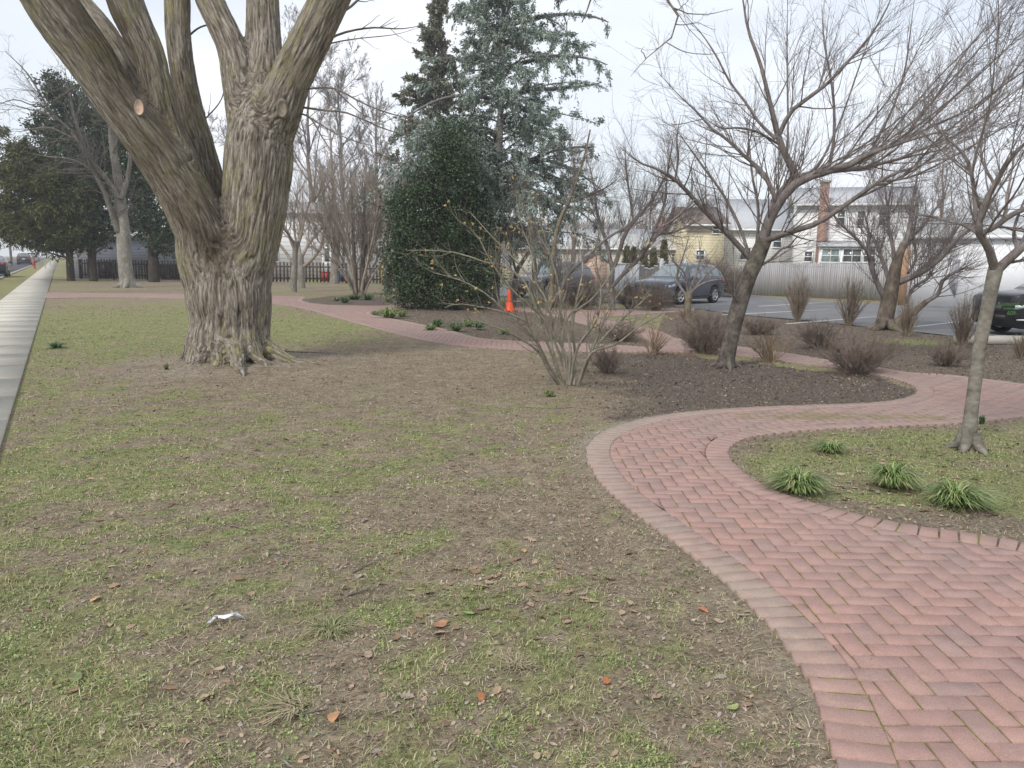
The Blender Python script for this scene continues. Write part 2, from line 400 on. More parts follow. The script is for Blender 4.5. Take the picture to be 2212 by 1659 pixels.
q = np.stack([idx[:-1, :-1], idx[:-1, 1:], idx[1:, 1:], idx[1:, :-1]], -1).reshape(-1, 4)
def ground_fn(t, b):
    v = coords(t)
    A = {k: N_(t, 'ShaderNodeAttribute', attribute_name=k).outputs['Fac'] for k in ('cover', 'mulch', 'sand', 'verge')}
    n1 = noise_(t, v, 3.5, 6, .6); n2 = noise_(t, v, 38, 5, .7); n3 = noise_(t, v, 130, 3, .6); n4 = noise_(t, v, 11, 4, .65)
    soil = ramp(t, n1, [(.3, (0.181, 0.146, 0.105)), (.55, (0.244, 0.202, 0.147)), (.75, (0.314, 0.269, 0.199))])
    soil = mixc(t, .75, soil, ramp(t, n2, [(.3, (.5, .48, .46)), (.5, (.95, .95, .95)), (.7, (1.55, 1.5, 1.42))]), 'MULTIPLY')
    vo = N_(t, 'ShaderNodeTexVoronoi'); vo.inputs['Scale'].default_value = 34; t.links.new(v, vo.inputs['Vector'])
    fl = ramp(t, vo.outputs['Color'], [(.76, (0, 0, 0)), (.80, (1, 1, 1))])
    vo2 = N_(t, 'ShaderNodeTexVoronoi'); vo2.inputs['Scale'].default_value = 85; t.links.new(v, vo2.inputs['Vector'])
    fl2 = ramp(t, vo2.outputs['Color'], [(.72, (0, 0, 0)), (.75, (1, 1, 1))])
    soil = mixc(t, math_(t, 'MULTIPLY', fl, .45), soil, (.34, .25, .175)); soil = mixc(t, math_(t, 'MULTIPLY', fl2, .4), soil, (.36, .29, .215))
    mu = ramp(t, n2, [(.3, (0.059, 0.046, 0.039)), (.5, (0.116, 0.094, 0.081)), (.72, (0.220, 0.181, 0.152))])
    mu = mixc(t, math_(t, 'MULTIPLY', fl2, .22), mu, (.26, .2, .15))
    mf = math_(t, 'SUBTRACT', math_(t, 'ADD', A['mulch'], math_(t, 'MULTIPLY', n1, .9)), .45, clamp=True)
    c = mixc(t, math_(t, 'MULTIPLY', mf, A['mulch'], clamp=True), soil, mu)
    sn = ramp(t, n2, [(.3, (.22, .19, .155)), (.7, (.42, .38, .32))])
    c = mixc(t, A['sand'], c, sn)
    gr = ramp(t, n2, [(.3, (0.129, 0.137, 0.064)), (.5, (0.224, 0.231, 0.114)), (.72, (0.354, 0.351, 0.192))])
    gr = mixc(t, .6, gr, ramp(t, n1, [(.35, (.72, .95, .62)), (.65, (1.2, 1.1, .95))]), 'MULTIPLY')
    gf = math_(t, 'SUBTRACT', math_(t, 'ADD', math_(t, 'MULTIPLY', A['cover'], 1.25), math_(t, 'MULTIPLY', n2, 1.3)), .88, clamp=True)
    gf = math_(t, 'MULTIPLY', math_(t, 'MULTIPLY', gf, 2.0, clamp=True), .86)
    c = mixc(t, gf, c, gr)
    c = mixc(t, .8, c, ramp(t, n4, [(.32, (.72, .74, .70)), (.5, (1, 1, 1)), (.68, (1.3, 1.27, 1.2))]), 'MULTIPLY')
    c = mixc(t, math_(t, 'MULTIPLY', A['verge'], .6), c, ramp(t, n1, [(.35, (.2, .19, .075)), (.65, (.3, .26, .12))]))
    t.links.new(c, b.inputs['Base Color'])
    bump(t, b, math_(t, 'ADD', n2, math_(t, 'MULTIPLY', n3, .6)), .9, .02)
M_ground = mat('ground', ground_fn, .95, .1)
g_ob = mk('ground', np.stack([X, Y, Z], 1), [q], M_ground, smooth=True, attrs={'cover': ('FLOAT', cv), 'mulch': ('FLOAT', mul), 'sand': ('FLOAT', sand), 'verge': ('FLOAT', veg)})
tag(g_ob, kind='structure')

# ------------------------------------------------------------------ brick paths
def paver_fn(t, b):
    v = coords(t); g = t.nodes.new('ShaderNodeNewGeometry')
    c = ramp(t, g.outputs['Random Per Island'], [(0, (.355, .228, .198)), (.25, (.338, .222, .194)), (.5, (.372, .235, .203)), (.75, (.345, .226, .197)), (.9, (.33, .225, .20)), (1, (.30, .218, .197))])
    big = noise_(t, v, .55, 3, .5)                 # faded and dirty stretches of the walk
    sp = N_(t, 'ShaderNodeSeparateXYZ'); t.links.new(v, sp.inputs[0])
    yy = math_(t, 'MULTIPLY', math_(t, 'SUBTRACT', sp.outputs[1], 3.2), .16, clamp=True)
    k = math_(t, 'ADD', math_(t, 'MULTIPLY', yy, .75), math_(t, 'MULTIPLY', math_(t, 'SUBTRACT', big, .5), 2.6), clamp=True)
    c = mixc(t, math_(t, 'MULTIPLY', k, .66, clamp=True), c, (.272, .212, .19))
    at = N_(t, 'ShaderNodeAttribute', attribute_name='dirt'); dn = noise_(t, v, 3.3, 4, .6)
    c = mixc(t, math_(t, 'MULTIPLY', at.outputs['Fac'], math_(t, 'MULTIPLY', dn, 1.35, clamp=True)), c, (.33, .285, .235))
    f = noise_(t, v, 210, 3, .7); c = mixc(t, .8, c, ramp(t, f, [(.3, (.70, .70, .70)), (.5, (1, 1, 1)), (.66, (1.3, 1.3, 1.28)), (.74, (2.0, 1.95, 1.9))]), 'MULTIPLY')
    st = noise_(t, v, 9, 4, .6); c = mixc(t, .55, c, ramp(t, st, [(.3, (.74, .72, .72)), (.68, (1.14, 1.12, 1.1))]), 'MULTIPLY')
    mo = noise_(t, v, 4.6, 5, .7); ma = N_(t, 'ShaderNodeAttribute', attribute_name='moss')
    mk_ = math_(t, 'MULTIPLY', math_(t, 'SUBTRACT', math_(t, 'ADD', ma.outputs['Fac'], math_(t, 'MULTIPLY', mo, 1.6)), 1.42, clamp=True), 5, clamp=True)
    c = mixc(t, math_(t, 'MULTIPLY', mk_, .55), c, (.16, .155, .05))
    t.links.new(c, b.inputs['Base Color']); bump(t, b, math_(t, 'ADD', f, st), .35, .006)
M_paver = mat('brick_paver', paver_fn, .88, .2)
def clip(poly, p0, n):
    out = []
    for i in range(len(poly)):
        a, b = poly[i], poly[(i+1) % len(poly)]; da, db = (a-p0) @ n, (b-p0) @ n
        if da >= 0: out.append(a)
        if (da >= 0) != (db >= 0): out.append(a+(b-a)*da/(da-db))
    return out
class Pav:
    def __init__(s): s.V = []; s.F = {}; s.n = 0; s.at = []
    def add(s, poly, dirt=0):
        poly = np.array(poly); n = len(poly); c = poly.mean(0)
        if n < 3: return
        e = np.roll(poly, -1, 0)-poly; L_ = np.linalg.norm(e, axis=1)
        ar = .5*abs((poly[:, 0]*np.roll(poly[:, 1], -1)-np.roll(poly[:, 0], -1)*poly[:, 1]).sum())
        if ar < .0006: return
        en = np.stack([-e[:, 1], e[:, 0]], 1)/(L_[:, None]+1e-9); ori = 1 if ((poly[:, 0]*np.roll(poly[:, 1], -1)-np.roll(poly[:, 0], -1)*poly[:, 1]).sum()) > 0 else -1
        en = en*ori; vn_ = en+np.roll(en, 1, 0); vl = np.linalg.norm(vn_, axis=1, keepdims=True)+1e-9; vn_ = vn_/vl*np.minimum(2/vl, 1.8)
        g_ = random.uniform(.0018, .0042); o = poly+vn_*g_; i_ = poly+vn_*(g_+.0045)
        z = random.uniform(-.0018, .0018); tx, ty = random.gauss(0, .009), random.gauss(0, .009)
        zz = lambda q_, h: np.column_stack([q_, h+z+(q_-c)[:, 0]*tx+(q_-c)[:, 1]*ty])
        s.V.append(np.vstack([zz(i_, .024), zz(o, .0195), np.column_stack([o, np.full(n, -.01)])]))
        s.F.setdefault(n, []).append(np.arange(n)+s.n)
        a = np.arange(n); b = (a+1) % n
        s.F.setdefault(4, []).extend([np.array([n+x, n+y, y, x])+s.n for x, y in zip(a, b)]+[np.array([2*n+x, 2*n+y, n+y, n+x])+s.n for x, y in zip(a, b)])
        s.n += 3*n; s.at.append(np.full(3*n, dirt))
pv = Pav(); W_ = .1
kx = np.arange(-340, 200); cands = []
x0, x1, y0, y1 = -27, 9, 1.4, 40
for k in range(int(y0/W_)-1, int(y1/W_)+2):
    for m4 in range(int((x0/W_-k)/4)-1, int((x1/W_-k)/4)+2):
        x = (k+4*m4)*W_; y = k*W_
        cands.append((x, y, x+.2, y+.1)); cands.append((x+.3, y, x+.4, y+.2))
cands = np.array(cands); cen = np.stack([(cands[:, 0]+cands[:, 2])/2, (cands[:, 1]+cands[:, 3])/2], 1)
ok = (cen[:, 0] > x0) & (cen[:, 0] < x1)
cands, cen = cands[ok], cen[ok]; near = np.ones(len(cen), bool)
ins = inpoly(cen, chaikin(PATH, 0)) | (np.abs(0*cen[:, 0]) > 1)
# keep those inside or close to the edge
sdc = np.full(len(cen), -9.); bb = ins.copy(); sdc[bb] = pdist(cen[bb])[0]; kk = sdc[bb] > .06
sel = np.where(bb)[0][kk]; cands, cen = cands[sel], cen[sel]; _, nr = pdist(cen)
crn = np.stack([cands[:, [0, 1]], cands[:, [2, 1]], cands[:, [2, 3]], cands[:, [0, 3]]], 1)
cs = pdist(crn.reshape(-1, 2))[0].reshape(-1, 4); BO = .1975
for i in range(len(cen)):
    if (cs[i] > BO).all(): pv.add(crn[i]); continue
    if (cs[i] < BO).all(): continue
    poly = [q_ for q_ in crn[i]]
    for j in set([nr[i]]):
        poly = clip(poly, SEG[j, :2]+SEGN[j]*BO, SEGN[j])
        if len(poly) < 3: break
    if len(poly) >= 3: pv.add(poly)
n_field = pv.n
def border(pl, closed, dirtf):                     # soldier course along an edge
    q_ = np.vstack([pl, pl[:1]]) if closed else pl
    d = np.concatenate([[0], np.cumsum(np.linalg.norm(np.diff(q_, axis=0), axis=1))])
    n = int(d[-1]/.1045); s = np.linspace(0, d[-1], n+1)
    pt = np.stack([np.interp(s, d, q_[:, 0]), np.interp(s, d, q_[:, 1])], 1)
    tg = np.gradient(pt, axis=0); tg /= np.linalg.norm(tg, axis=1, keepdims=True)+1e-9
    for _ in range(2): tg[1:-1] = (tg[:-2]+tg[1:-1]*2+tg[2:])/4
    tg /= np.linalg.norm(tg, axis=1, keepdims=True)+1e-9
    nn = np.stack([-tg[:, 1], tg[:, 0]], 1); test = pt+nn*.05
    sgn = np.where(inpoly(test, PATH) & ~inpoly(test, HB), 1, -1)
    sg = 1 if sgn.sum() > 0 else -1
    nn = nn*sg; jit = np.random.default_rng(5).normal(0, .004, len(pt))
    for i in range(n):
        a, b = pt[i]+nn[i]*jit[i], pt[i+1]+nn[i+1]*jit[i]
        c_, d_ = pt[i+1]+nn[i+1]*.2, pt[i]+nn[i]*.2
        u_ = (b-a)/max(np.linalg.norm(b-a), 1e-6)*.002
        pv.add([a+u_, b-u_, c_-u_, d_+u_] if sg > 0 else [d_+u_, c_-u_, b-u_, a+u_], dirtf(a))
def near_blob(a, px, py, r): c = G(px, py)[:2]; return math.exp(-((a-c) @ (a-c))/r**2)
border(E1, False, lambda a: min(1, .12+.75*near_blob(a, 1290, 970, 1.3)+.75*near_blob(a, 1640, 1340, .5)*.9+.35*near_blob(a, 1500, 888, 2)+.6*near_blob(a, 1450, 1180, .7)))
border(E2, False, lambda a: .35); border(E3, False, lambda a: .3*random.random()); border(HB, True, lambda a: .3)
Vp = np.vstack(pv.V); dirt = np.concatenate(pv.at)
mossA = np.clip(g2(Vp[:, 0], Vp[:, 1], 2000, 905, 2.2, .45, .62)+g2(Vp[:, 0], Vp[:, 1], 1700, 905, 1.2, .35, .5)+g2(Vp[:, 0], Vp[:, 1], 1350, 940, .5, .4, .45)+g2(Vp[:, 0], Vp[:, 1], 2150, 865, 1.5, .7, .4)+g2(Vp[:, 0], Vp[:, 1], 1120, 757, 1.5, .3, .35), 0, 1)
po = mk('brick_path', Vp, [np.array(f) for f in pv.F.values()], M_paver, attrs={'dirt': ('FLOAT', dirt), 'moss': ('FLOAT', mossA)})
tag(po, kind='structure')
# sand and moss in the joints: a bed sheet under the bricks
def joint_fn(t, b):
    v = coords(t); n = noise_(t, v, 1.1, 4, .6); f = noise_(t, v, 30, 3, .6)
    a = ramp(t, f, [(.3, (.06, .045, .035)), (.7, (.14, .105, .085))]); gq = ramp(t, f, [(.3, (.10, .11, .02)), (.7, (.23, .225, .06))])
    t.links.new(mixc(t, ramp(t, n, [(.36, (0, 0, 0)), (.52, (1, 1, 1))]), a, gq), b.inputs['Base Color'])
M_joint = mat('joint_sand', joint_fn, .95, .1)
gx = np.arange(-27, 9, .2); gy = np.arange(1.4, 40, .2); JX, JY = np.meshgrid(gx, gy); jp = np.stack([JX.ravel(), JY.ravel()], 1)
# sheet made of small cells wholly inside the path
cc = jp+.1; inn = inpoly(cc, PATH) & ~inpoly(cc, HB); sdj = np.full(len(cc), -9.); sdj[inn] = pdist(cc[inn])[0]
cells = jp[sdj > .145]; n = len(cells)
JV = np.stack([cells, cells+[.2, 0], cells+[.2, .2], cells+[0, .2]], 1).reshape(-1, 2); JV = np.column_stack([JV, np.full(len(JV), .0178)])
jb = mk('path_bedding', JV, [np.arange(n*4).reshape(-1, 4)], M_joint); tag(jb, kind='structure')

# ------------------------------------------------------------------ pavement, street, car park
def strip(name, s0, s1, v0, v1, z, m_, th=.1, n=1):
    b = MB(); p = [SP(s0, v0, z-th), SP(s0, v1, z-th), SP(s1, v1, z-th), SP(s1, v0, z-th)]; b.prism(p, (0, 0, th)); o = b.build(name, m_); return tag(o, kind='structure')
def concrete_fn(t, b):
    v = coords(t); n = noise_(t, v, 1.3, 6, .65); f = noise_(t, v, 60, 3)
    g = t.nodes.new('ShaderNodeNewGeometry')
    c = ramp(t, n, [(.3, (.40, .375, .325)), (.7, (.55, .52, .455))])
    c = mixc(t, .9, c, ramp(t, g.outputs['Random Per Island'], [(0, (.92, .92, .91)), (1, (1.07, 1.07, 1.06))]), 'MULTIPLY')
    c = mixc(t, .5, c, ramp(t, f, [(.3, (.8, .8, .8)), (.7, (1.15, 1.15, 1.15))]), 'MULTIPLY')
    t.links.new(c, b.inputs['Base Color']); bump(t, b, f, .2, .004)
M_conc = mat('concrete', concrete_fn, .9, .2)
b = MB(); s = -6.
while s < 330:
    e = s+1.5; jz = random.uniform(-.0004, .0004)
    b.prism([SP(s+.006, SW_L, -.08), SP(s+.006, SW_R, -.08), SP(e-.006, SW_R, -.08), SP(e-.006, SW_L, -.08)], (0, 0, .105+jz)); s = e
tag(b.build('sidewalk', M_conc), kind='structure')
strip('curb', -10, 330, CURB-.15, CURB, .07, M_conc, .2)
M_asph = noisy('asphalt', [(.3, (.115, .118, .125)), (.7, (.165, .168, .178))], 2.5, 6, .9, .3, .004, bscale=90)
M_asph2 = noisy('old_asphalt', [(.3, (.125, .125, .13)), (.7, (.185, .185, .19))], .8, 7, .92, .3, .004, bscale=90)
strip('road', -10, 400, CURB-11.5, CURB-.15, .012, M_asph, .02)
strip('far_curb', -10, 330, CURB-11.65, CURB-11.5, .09, M_conc, .2)
strip('far_verge', -10, 330, CURB-60, CURB-11.65, .03, noisy('dry_turf', [(.3, (.13, .12, .05)), (.7, (.24, .2, .1))], 1.2), .02)
lb = MB(); lb.prism([(p[0], p[1], -.025) for p in LOT[::-1]], (0, 0, .03)); 
# triangulate the concave outline properly
bm = bmesh.new(); vs = [bm.verts.new((p[0], p[1], .006)) for p in LOT]; f = bm.faces.new(vs); bmesh.ops.triangulate(bm, faces=[f])
bmesh.ops.recalc_face_normals(bm, faces=bm.faces)
me = bpy.data.meshes.new('parking_lot'); bm.to_mesh(me); bm.free(); me.materials.append(M_asph2)
lo = bpy.data.objects.new('parking_lot', me); C.objects.link(lo); tag(lo, kind='structure')
M_paint = noisy('road_paint', [(.3, (.28, .28, .28)), (.6, (.58, .58, .56))], 14, 5, .8, 0)
b = MB()
for (xa, ya, xb, yb) in [(1560,681,1787,669),(1700,700,1899,684),(1640,662,1809,652),(1925,712,2075,695),(2100,700,2230,690),(1400,652,1520,647)]:
    a_, c_ = G(xa, ya), G(xb, yb); d = nrm(c_-a_); n = np.array([-d[1], d[0], 0])*.05
    b.prism([a_-n+[0,0,.004], a_+n+[0,0,.004], c_+n+[0,0,.004], c_-n+[0,0,.004]], (0, 0, .008))
tag(b.build('parking_line_paint', M_paint), kind='structure')
# ================================================================== THE BIG MAPLE
YT = float(TREE[1])
M_maple = None
def maple_bark(t, b):
    v = coords(t, attr='barkco', scale=(1, 1, .11)); f = noise_(t, v, 30, 6, .7, .35); g = noise_(t, v, 100, 4, .7)
    c = ramp(t, f, [(.36, (.078, .066, .055)), (.45, (.18, .158, .132)), (.54, (.275, .248, .212)), (.66, (.44, .405, .355))])
    w0 = coords(t); k = noise_(t, w0, 1.3, 4, .6); k2 = noise_(t, coords(t, attr='barkco', scale=(1, 1, .2)), 14, 4, .65)
    c = mixc(t, math_(t, 'MULTIPLY', ramp(t, k, [(.45, (0, 0, 0)), (.62, (1, 1, 1))]), ramp(t, k2, [(.45, (0, 0, 0)), (.6, (.9, .9, .9))])), c, (.25, .238, .115))
    st = N_(t, 'ShaderNodeAttribute', attribute_name='stain_crease'); c = mixc(t, math_(t, 'MULTIPLY', st.outputs['Fac'], math_(t, 'ADD', .35, math_(t, 'MULTIPLY', k2, .8)), clamp=True), c, (.075, .06, .04))
    c = mixc(t, .55, c, ramp(t, g, [(.36, (.45, .43, .4)), (.62, (1.4, 1.38, 1.35))]), 'MULTIPLY')
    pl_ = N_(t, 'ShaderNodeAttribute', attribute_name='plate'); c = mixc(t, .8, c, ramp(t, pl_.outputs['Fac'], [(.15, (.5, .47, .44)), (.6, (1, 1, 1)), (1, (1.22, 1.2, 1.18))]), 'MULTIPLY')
    t.links.new(c, b.inputs['Base Color']); bump(t, b, math_(t, 'ADD', f, math_(t, 'MULTIPLY', g, .45)), .9, .035)
M_maple = mat('maple_bark', maple_bark, .92, .12)
def L3(pts, Y0, Y1, N=26): return limb(pts, YT+Y0, YT+Y1, N)
trunk = [  # (traced outline centres and half widths in px)
 L3([(492,800,92),(493,770,92),(496,730,85),(497,690,86),(494,640,91),(492,600,86),(490,565,74),(489,530,58),(489,495,38)], 0, 0),
 L3([(470,640,64),(448,560,64),(440,500,62),(405,430,56),(365,370,52),(318,300,50),(255,215,48),(190,120,50),(135,45,52),(80,-40,50),(10,-150,46)], -.05, -.9, 34),
 L3([(512,640,66),(530,560,64),(545,480,66),(553,400,70),(558,340,72),(562,285,66),(564,245,52),(566,205,36),(567,180,20)], 0, .15, 24),
 L3([(560,350,50),(590,262,52),(606,225,48),(628,170,43),(668,90,41),(712,0,40),(760,-90,36),(830,-200,30)], .1, -.5, 24),
 L3([(558,330,50),(564,230,48),(568,180,44),(570,120,38),(568,40,35),(566,-60,33),(560,-180,28)], .15, .7, 20),
 L3([(548,310,52),(532,235,44),(517,165,37),(500,100,30),(474,45,29),(448,-10,29),(410,-100,26)], .15, .4, 20),
 L3([(480,520,52),(465,450,44),(448,380,34),(432,310,31),(412,235,27),(396,160,26),(386,80,26),(383,0,27),(378,-100,25)], .3, .9, 26),
 L3([(478,650,36),(462,580,50),(442,505,54),(418,440,46),(390,350,38),(362,270,34),(340,190,33),(318,110,33),(285,40,35),(262,-20,36),(235,-120,30)], .0, -.6, 30),
 L3([(370,350,36),(330,270,32),(300,190,28),(262,120,25),(220,60,24),(170,5,24),(110,-70,22)], .35, 1.0, 22),
]
roots = []
c0 = np.array([TREE[0], TREE[1], 0])
for (px, py, r0, r1, out) in [(375,792,.14,.04,1),(415,800,.17,.06,.8),(528,818,.17,.03,.6),(470,800,.2,.10,.3),(520,803,.18,.08,.4),(585,800,.17,.07,.9),(640,792,.16,.06,1.),(700,795,.12,.03,1),(600,770,.2,.08,.7),(560,760,.2,.1,.5),(430,765,.22,.1,.6),(400,775,.2,.1,.9),(500,750,.22,.1,.3)]:
    e = G(px, py); d = e-c0; L_ = np.linalg.norm(d)
    st = c0+d/L_*.38+np.array([0, 0, .75]); 
    pts = [[*st, r0*.95], [*(c0+d/L_*.5+np.array([0, 0, .38])), r0], [*(c0+d*.0+d/L_*(.5+(L_-.5)*.45)+np.array([0, 0, .10])), r0*.62], [*(c0+d/L_*(.5+(L_-.5)*.8)+np.array([0, 0, .045])), r1+.03], [*(e+np.array([0, 0, -.03])), r1]]
    qq = resample(pts, 16); w_ = np.zeros((16, 3)); w_[4:, 0:2] = rng.normal(0, .012, (12, 2)); roots.append((qq[:, :3]+w_, qq[:, 3]))
for i, ang_ in enumerate([150, 205, 250, 300, 340, 20]): pass
allL = trunk+roots
V_, Q_, n = [], [], 0
for Pp, Rp in allL:
    mb = MB(); mb.tube(Pp, Rp, 16)
    V_.append(np.vstack(mb.V)); Q_.append((np.vstack(mb.Q)+n, np.vstack(mb.T)+n)); n += len(V_[-1])
tmp = mk('tmp', np.vstack(V_), [np.vstack([a for a, _ in Q_]), np.vstack([b for _, b in Q_])], None)
md = tmp.modifiers.new('r', 'REMESH'); md.mode = 'VOXEL'; md.voxel_size = .017; md.use_smooth_shade = True
ms = tmp.modifiers.new('s', 'SMOOTH'); ms.factor = .6; ms.iterations = 22
dg = bpy.context.evaluated_depsgraph_get(); em = tmp.evaluated_get(dg).to_mesh()
nv = len(em.vertices); HV = np.empty(nv*3, np.float32); em.vertices.foreach_get('co', HV); HV = HV.reshape(-1, 3).astype(float)
HNm = np.empty(nv*3, np.float32); em.vertex_normals.foreach_get('vector', HNm); HNm = HNm.reshape(-1, 3).astype(float)
HQ = np.empty(len(em.polygons)*4, np.int32); em.loops.foreach_get('vertex_index', HQ); HQ = HQ.reshape(-1, 4)
tmp.evaluated_get(dg).to_mesh_clear(); bpy.data.objects.remove(tmp)
# bark coordinates: across and along the nearest limb
A_, D_, T_, RR, FA, FB = [], [], [], [], [], []
PAR = {1: 0, 2: 0, 3: 2, 4: 2, 5: 2, 6: 0, 7: 1, 8: 1}; OFF = []; segs = {}
for li, (Pp, Rp) in enumerate(allL):
    rev = li >= len(trunk); ln = np.linalg.norm(np.diff(Pp, axis=0), axis=1); cum = np.concatenate([[0], np.cumsum(ln)]); fr = []
    if li == 0: o2, s0 = np.zeros(2), 0.
    else:                                          # carry the parent's bark pattern on into the limb
        best = None
        for (A0, d0, T0, f0, g0, off0) in segs[PAR.get(li, 0)]:
            tt = np.clip((Pp[0]-A0) @ d0/(d0 @ d0), 0, 1); lt = Pp[0]-A0-tt*d0; dd_ = np.linalg.norm(lt)
            if best is None or dd_ < best[0]: best = (dd_, np.array([lt @ f0, lt @ g0])+off0, T0+tt*np.linalg.norm(d0))
        o2, s0 = best[1], best[2]
    for i in range(len(Pp)-1):
        d = Pp[i+1]-Pp[i]; t_ = d/np.linalg.norm(d); t_ = -t_ if rev else t_; z = np.array([0, 0, 1.]); ax = np.cross(z, t_); sn = np.linalg.norm(ax)
        if sn < 1e-6: Rm = np.eye(3)
        else: ax /= sn; Rm = np.array(Matrix.Rotation(math.atan2(sn, t_ @ z), 3, Vector(ax)))
        A_.append(Pp[i]); D_.append(d); T_.append(s0-cum[i] if rev else s0+cum[i]); RR.append((Rp[i]+Rp[i+1])/2); FA.append(Rm[:, 0]); FB.append(Rm[:, 1]); OFF.append(o2)
        fr.append((Pp[i], d, T_[-1], Rm[:, 0], Rm[:, 1], o2))
    segs[li] = fr
OFF = np.array(OFF)
SG_ = np.array([1. if li < len(trunk) else -1. for li, (Pp, Rp) in enumerate(allL) for _ in range(len(Pp)-1)]); A_, D_, T_, RR, FA, FB = map(np.array, (A_, D_, T_, RR, FA, FB)); dl = np.linalg.norm(D_, axis=1)
BC = np.empty((nv, 3))
for s in range(0, nv, 6000):
    p = HV[s:s+6000]; ap = p[:, None]-A_[None]; t_ = np.clip((ap*D_).sum(2)/dl**2, 0, 1)
    lat = ap-t_[..., None]*D_; dist = np.linalg.norm(lat, axis=2)/RR; wk = np.exp(-(dist-dist.min(1, keepdims=True))*16); wk /= wk.sum(1, keepdims=True)
    BC[s:s+6000] = np.stack([(((lat*FA).sum(2)+OFF[:, 0])*wk).sum(1), (((lat*FB).sum(2)+OFF[:, 1])*wk).sum(1), ((T_+t_*dl*SG_)*wk).sum(1)], 1)
disp = np.empty(nv); crev = np.empty(nv)
for i in range(nv):
    a, b_, t_ = BC[i]
    wv = mnoise.noise((a*2.2+5, b_*2.2, t_*1.1))*.05
    w2 = mnoise.noise((a*6, b_*6+3, t_*2.4))*.018
    n1 = mnoise.noise(((a+wv+w2)*16, (b_+wv-w2)*16, t_*1.0)); n2 = mnoise.noise(((a+wv)*33, (b_-wv)*33, t_*2.4+4)); n0 = mnoise.noise((a*3.2, b_*3.2, t_*.7+9))
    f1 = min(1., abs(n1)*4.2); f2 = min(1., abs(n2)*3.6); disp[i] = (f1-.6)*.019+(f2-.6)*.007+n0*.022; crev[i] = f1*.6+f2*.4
up_ = sstep(2.6, 5.2, HV[:, 2]); HV2 = HV+HNm*(disp*(1-.25*up_)-.012)[:, None]
def sgd(p0, p1, w_):
    q0, q1 = P(*p0, YT), P(*p1, YT); d = (q1-q0)[[0, 2]]; r_ = HV[:, [0, 2]]-q0[[0, 2]]; t_ = np.clip(r_ @ d/(d @ d), 0, 1); return np.exp(-(np.linalg.norm(r_-t_[:, None]*d, axis=1)/w_)**2)
stain_crease = np.clip(sgd((492,548), (440,440), .26)*1.1+sgd((440,440), (360,260), .30)*.95+sgd((350,240), (230,40), .34)*.8+sgd((400,400), (330,330), .2)*.5+sgd((318,300), (240,150), .16)*.3+sgd((310,150), (262,0), .2)*.8+sgd((566,330), (578,200), .06)*.7+sgd((500,620), (495,545), .07)*.6, 0, 1)*(.45+.75*fbm(HV[:, 0], HV[:, 2], 2.4, 4))  # bark stain, plus narrow darkening painted along the creases between stems
hero = empty('maple_tree', [TREE[0], TREE[1], 0], 'huge old tree with thick furrowed trunk splitting into several massive limbs in the lawn', 'tree')
child('trunk', HV2, [HQ], M_maple, hero, smooth=True, attrs={'barkco': ('FLOAT_VECTOR', BC), 'stain_crease': ('FLOAT', stain_crease), 'plate': ('FLOAT', crev)})
# pruning scars
M_scar = noisy('cut_wood', [(.3, (.42, .25, .17)), (.7, (.62, .52, .40))], 9, 4, .8)
M_scar2 = noisy('old_cut_wood', [(.3, (.2, .17, .13)), (.7, (.36, .31, .25))], 14, 4, .9)
def nearest_surf(px, py, back=.0):
    d = ray(px, py); d = d/np.linalg.norm(d); o = np.array([0, 0, CAM_H]); ap = HV2-o; t_ = ap @ d; pr = np.linalg.norm(ap-t_[:, None]*d, axis=1)
    ok = np.where(pr < .035)[0]; k = ok[t_[ok].argmin()]; return HV2[k], HNm[k]
for px, py, r_, m_, nm_ in ((306, 232, .075, M_scar, 'pale fresh cut where a limb was sawn off'), (605, 237, .085, M_scar2, 'weathered grey cut ringed by a bark collar')):
    p, n_ = nearest_surf(px, py); fwd = nrm(np.array([0, 0, CAM_H])-p); n_ = nrm(n_*.5+fwd*.7+np.array([-.3 if px < 400 else -.05, 0, 0])); mb = MB()
    a = nrm(np.cross(n_, [0, 0, 1.])); bb_ = np.cross(a, n_); th = np.arange(20)*2*math.pi/20
    ring = lambda rr, h: p+n_*h+rr*(np.outer(np.cos(th)*.72, a)+np.outer(np.sin(th)*1.25, bb_))
    V = np.vstack([ring(r_*1.5, -.10), ring(r_*1.25, .03), ring(r_*1.0, .05), ring(r_*.9, .04), [p+n_*.035]]); q_ = []
    for k in range(3): q_ += [[k*20+i, k*20+(i+1) % 20, (k+1)*20+(i+1) % 20, (k+1)*20+i] for i in range(20)]
    t3 = [[60+i, 60+(i+1) % 20, 80] for i in range(20)]
    mi = [0]*40+[1]*20+[1]*20
    o = mk('pruning_scar', V, [np.array(q_), np.array(t3)], None, parent=hero, loc=hero['_loc'], smooth=True, mats=[noisy('collar_bark', [(.3, (.14, .115, .085)), (.7, (.26, .23, .18))], 20, 5, .9, .6, .02), m_], midx=mi); o['label'] = nm_
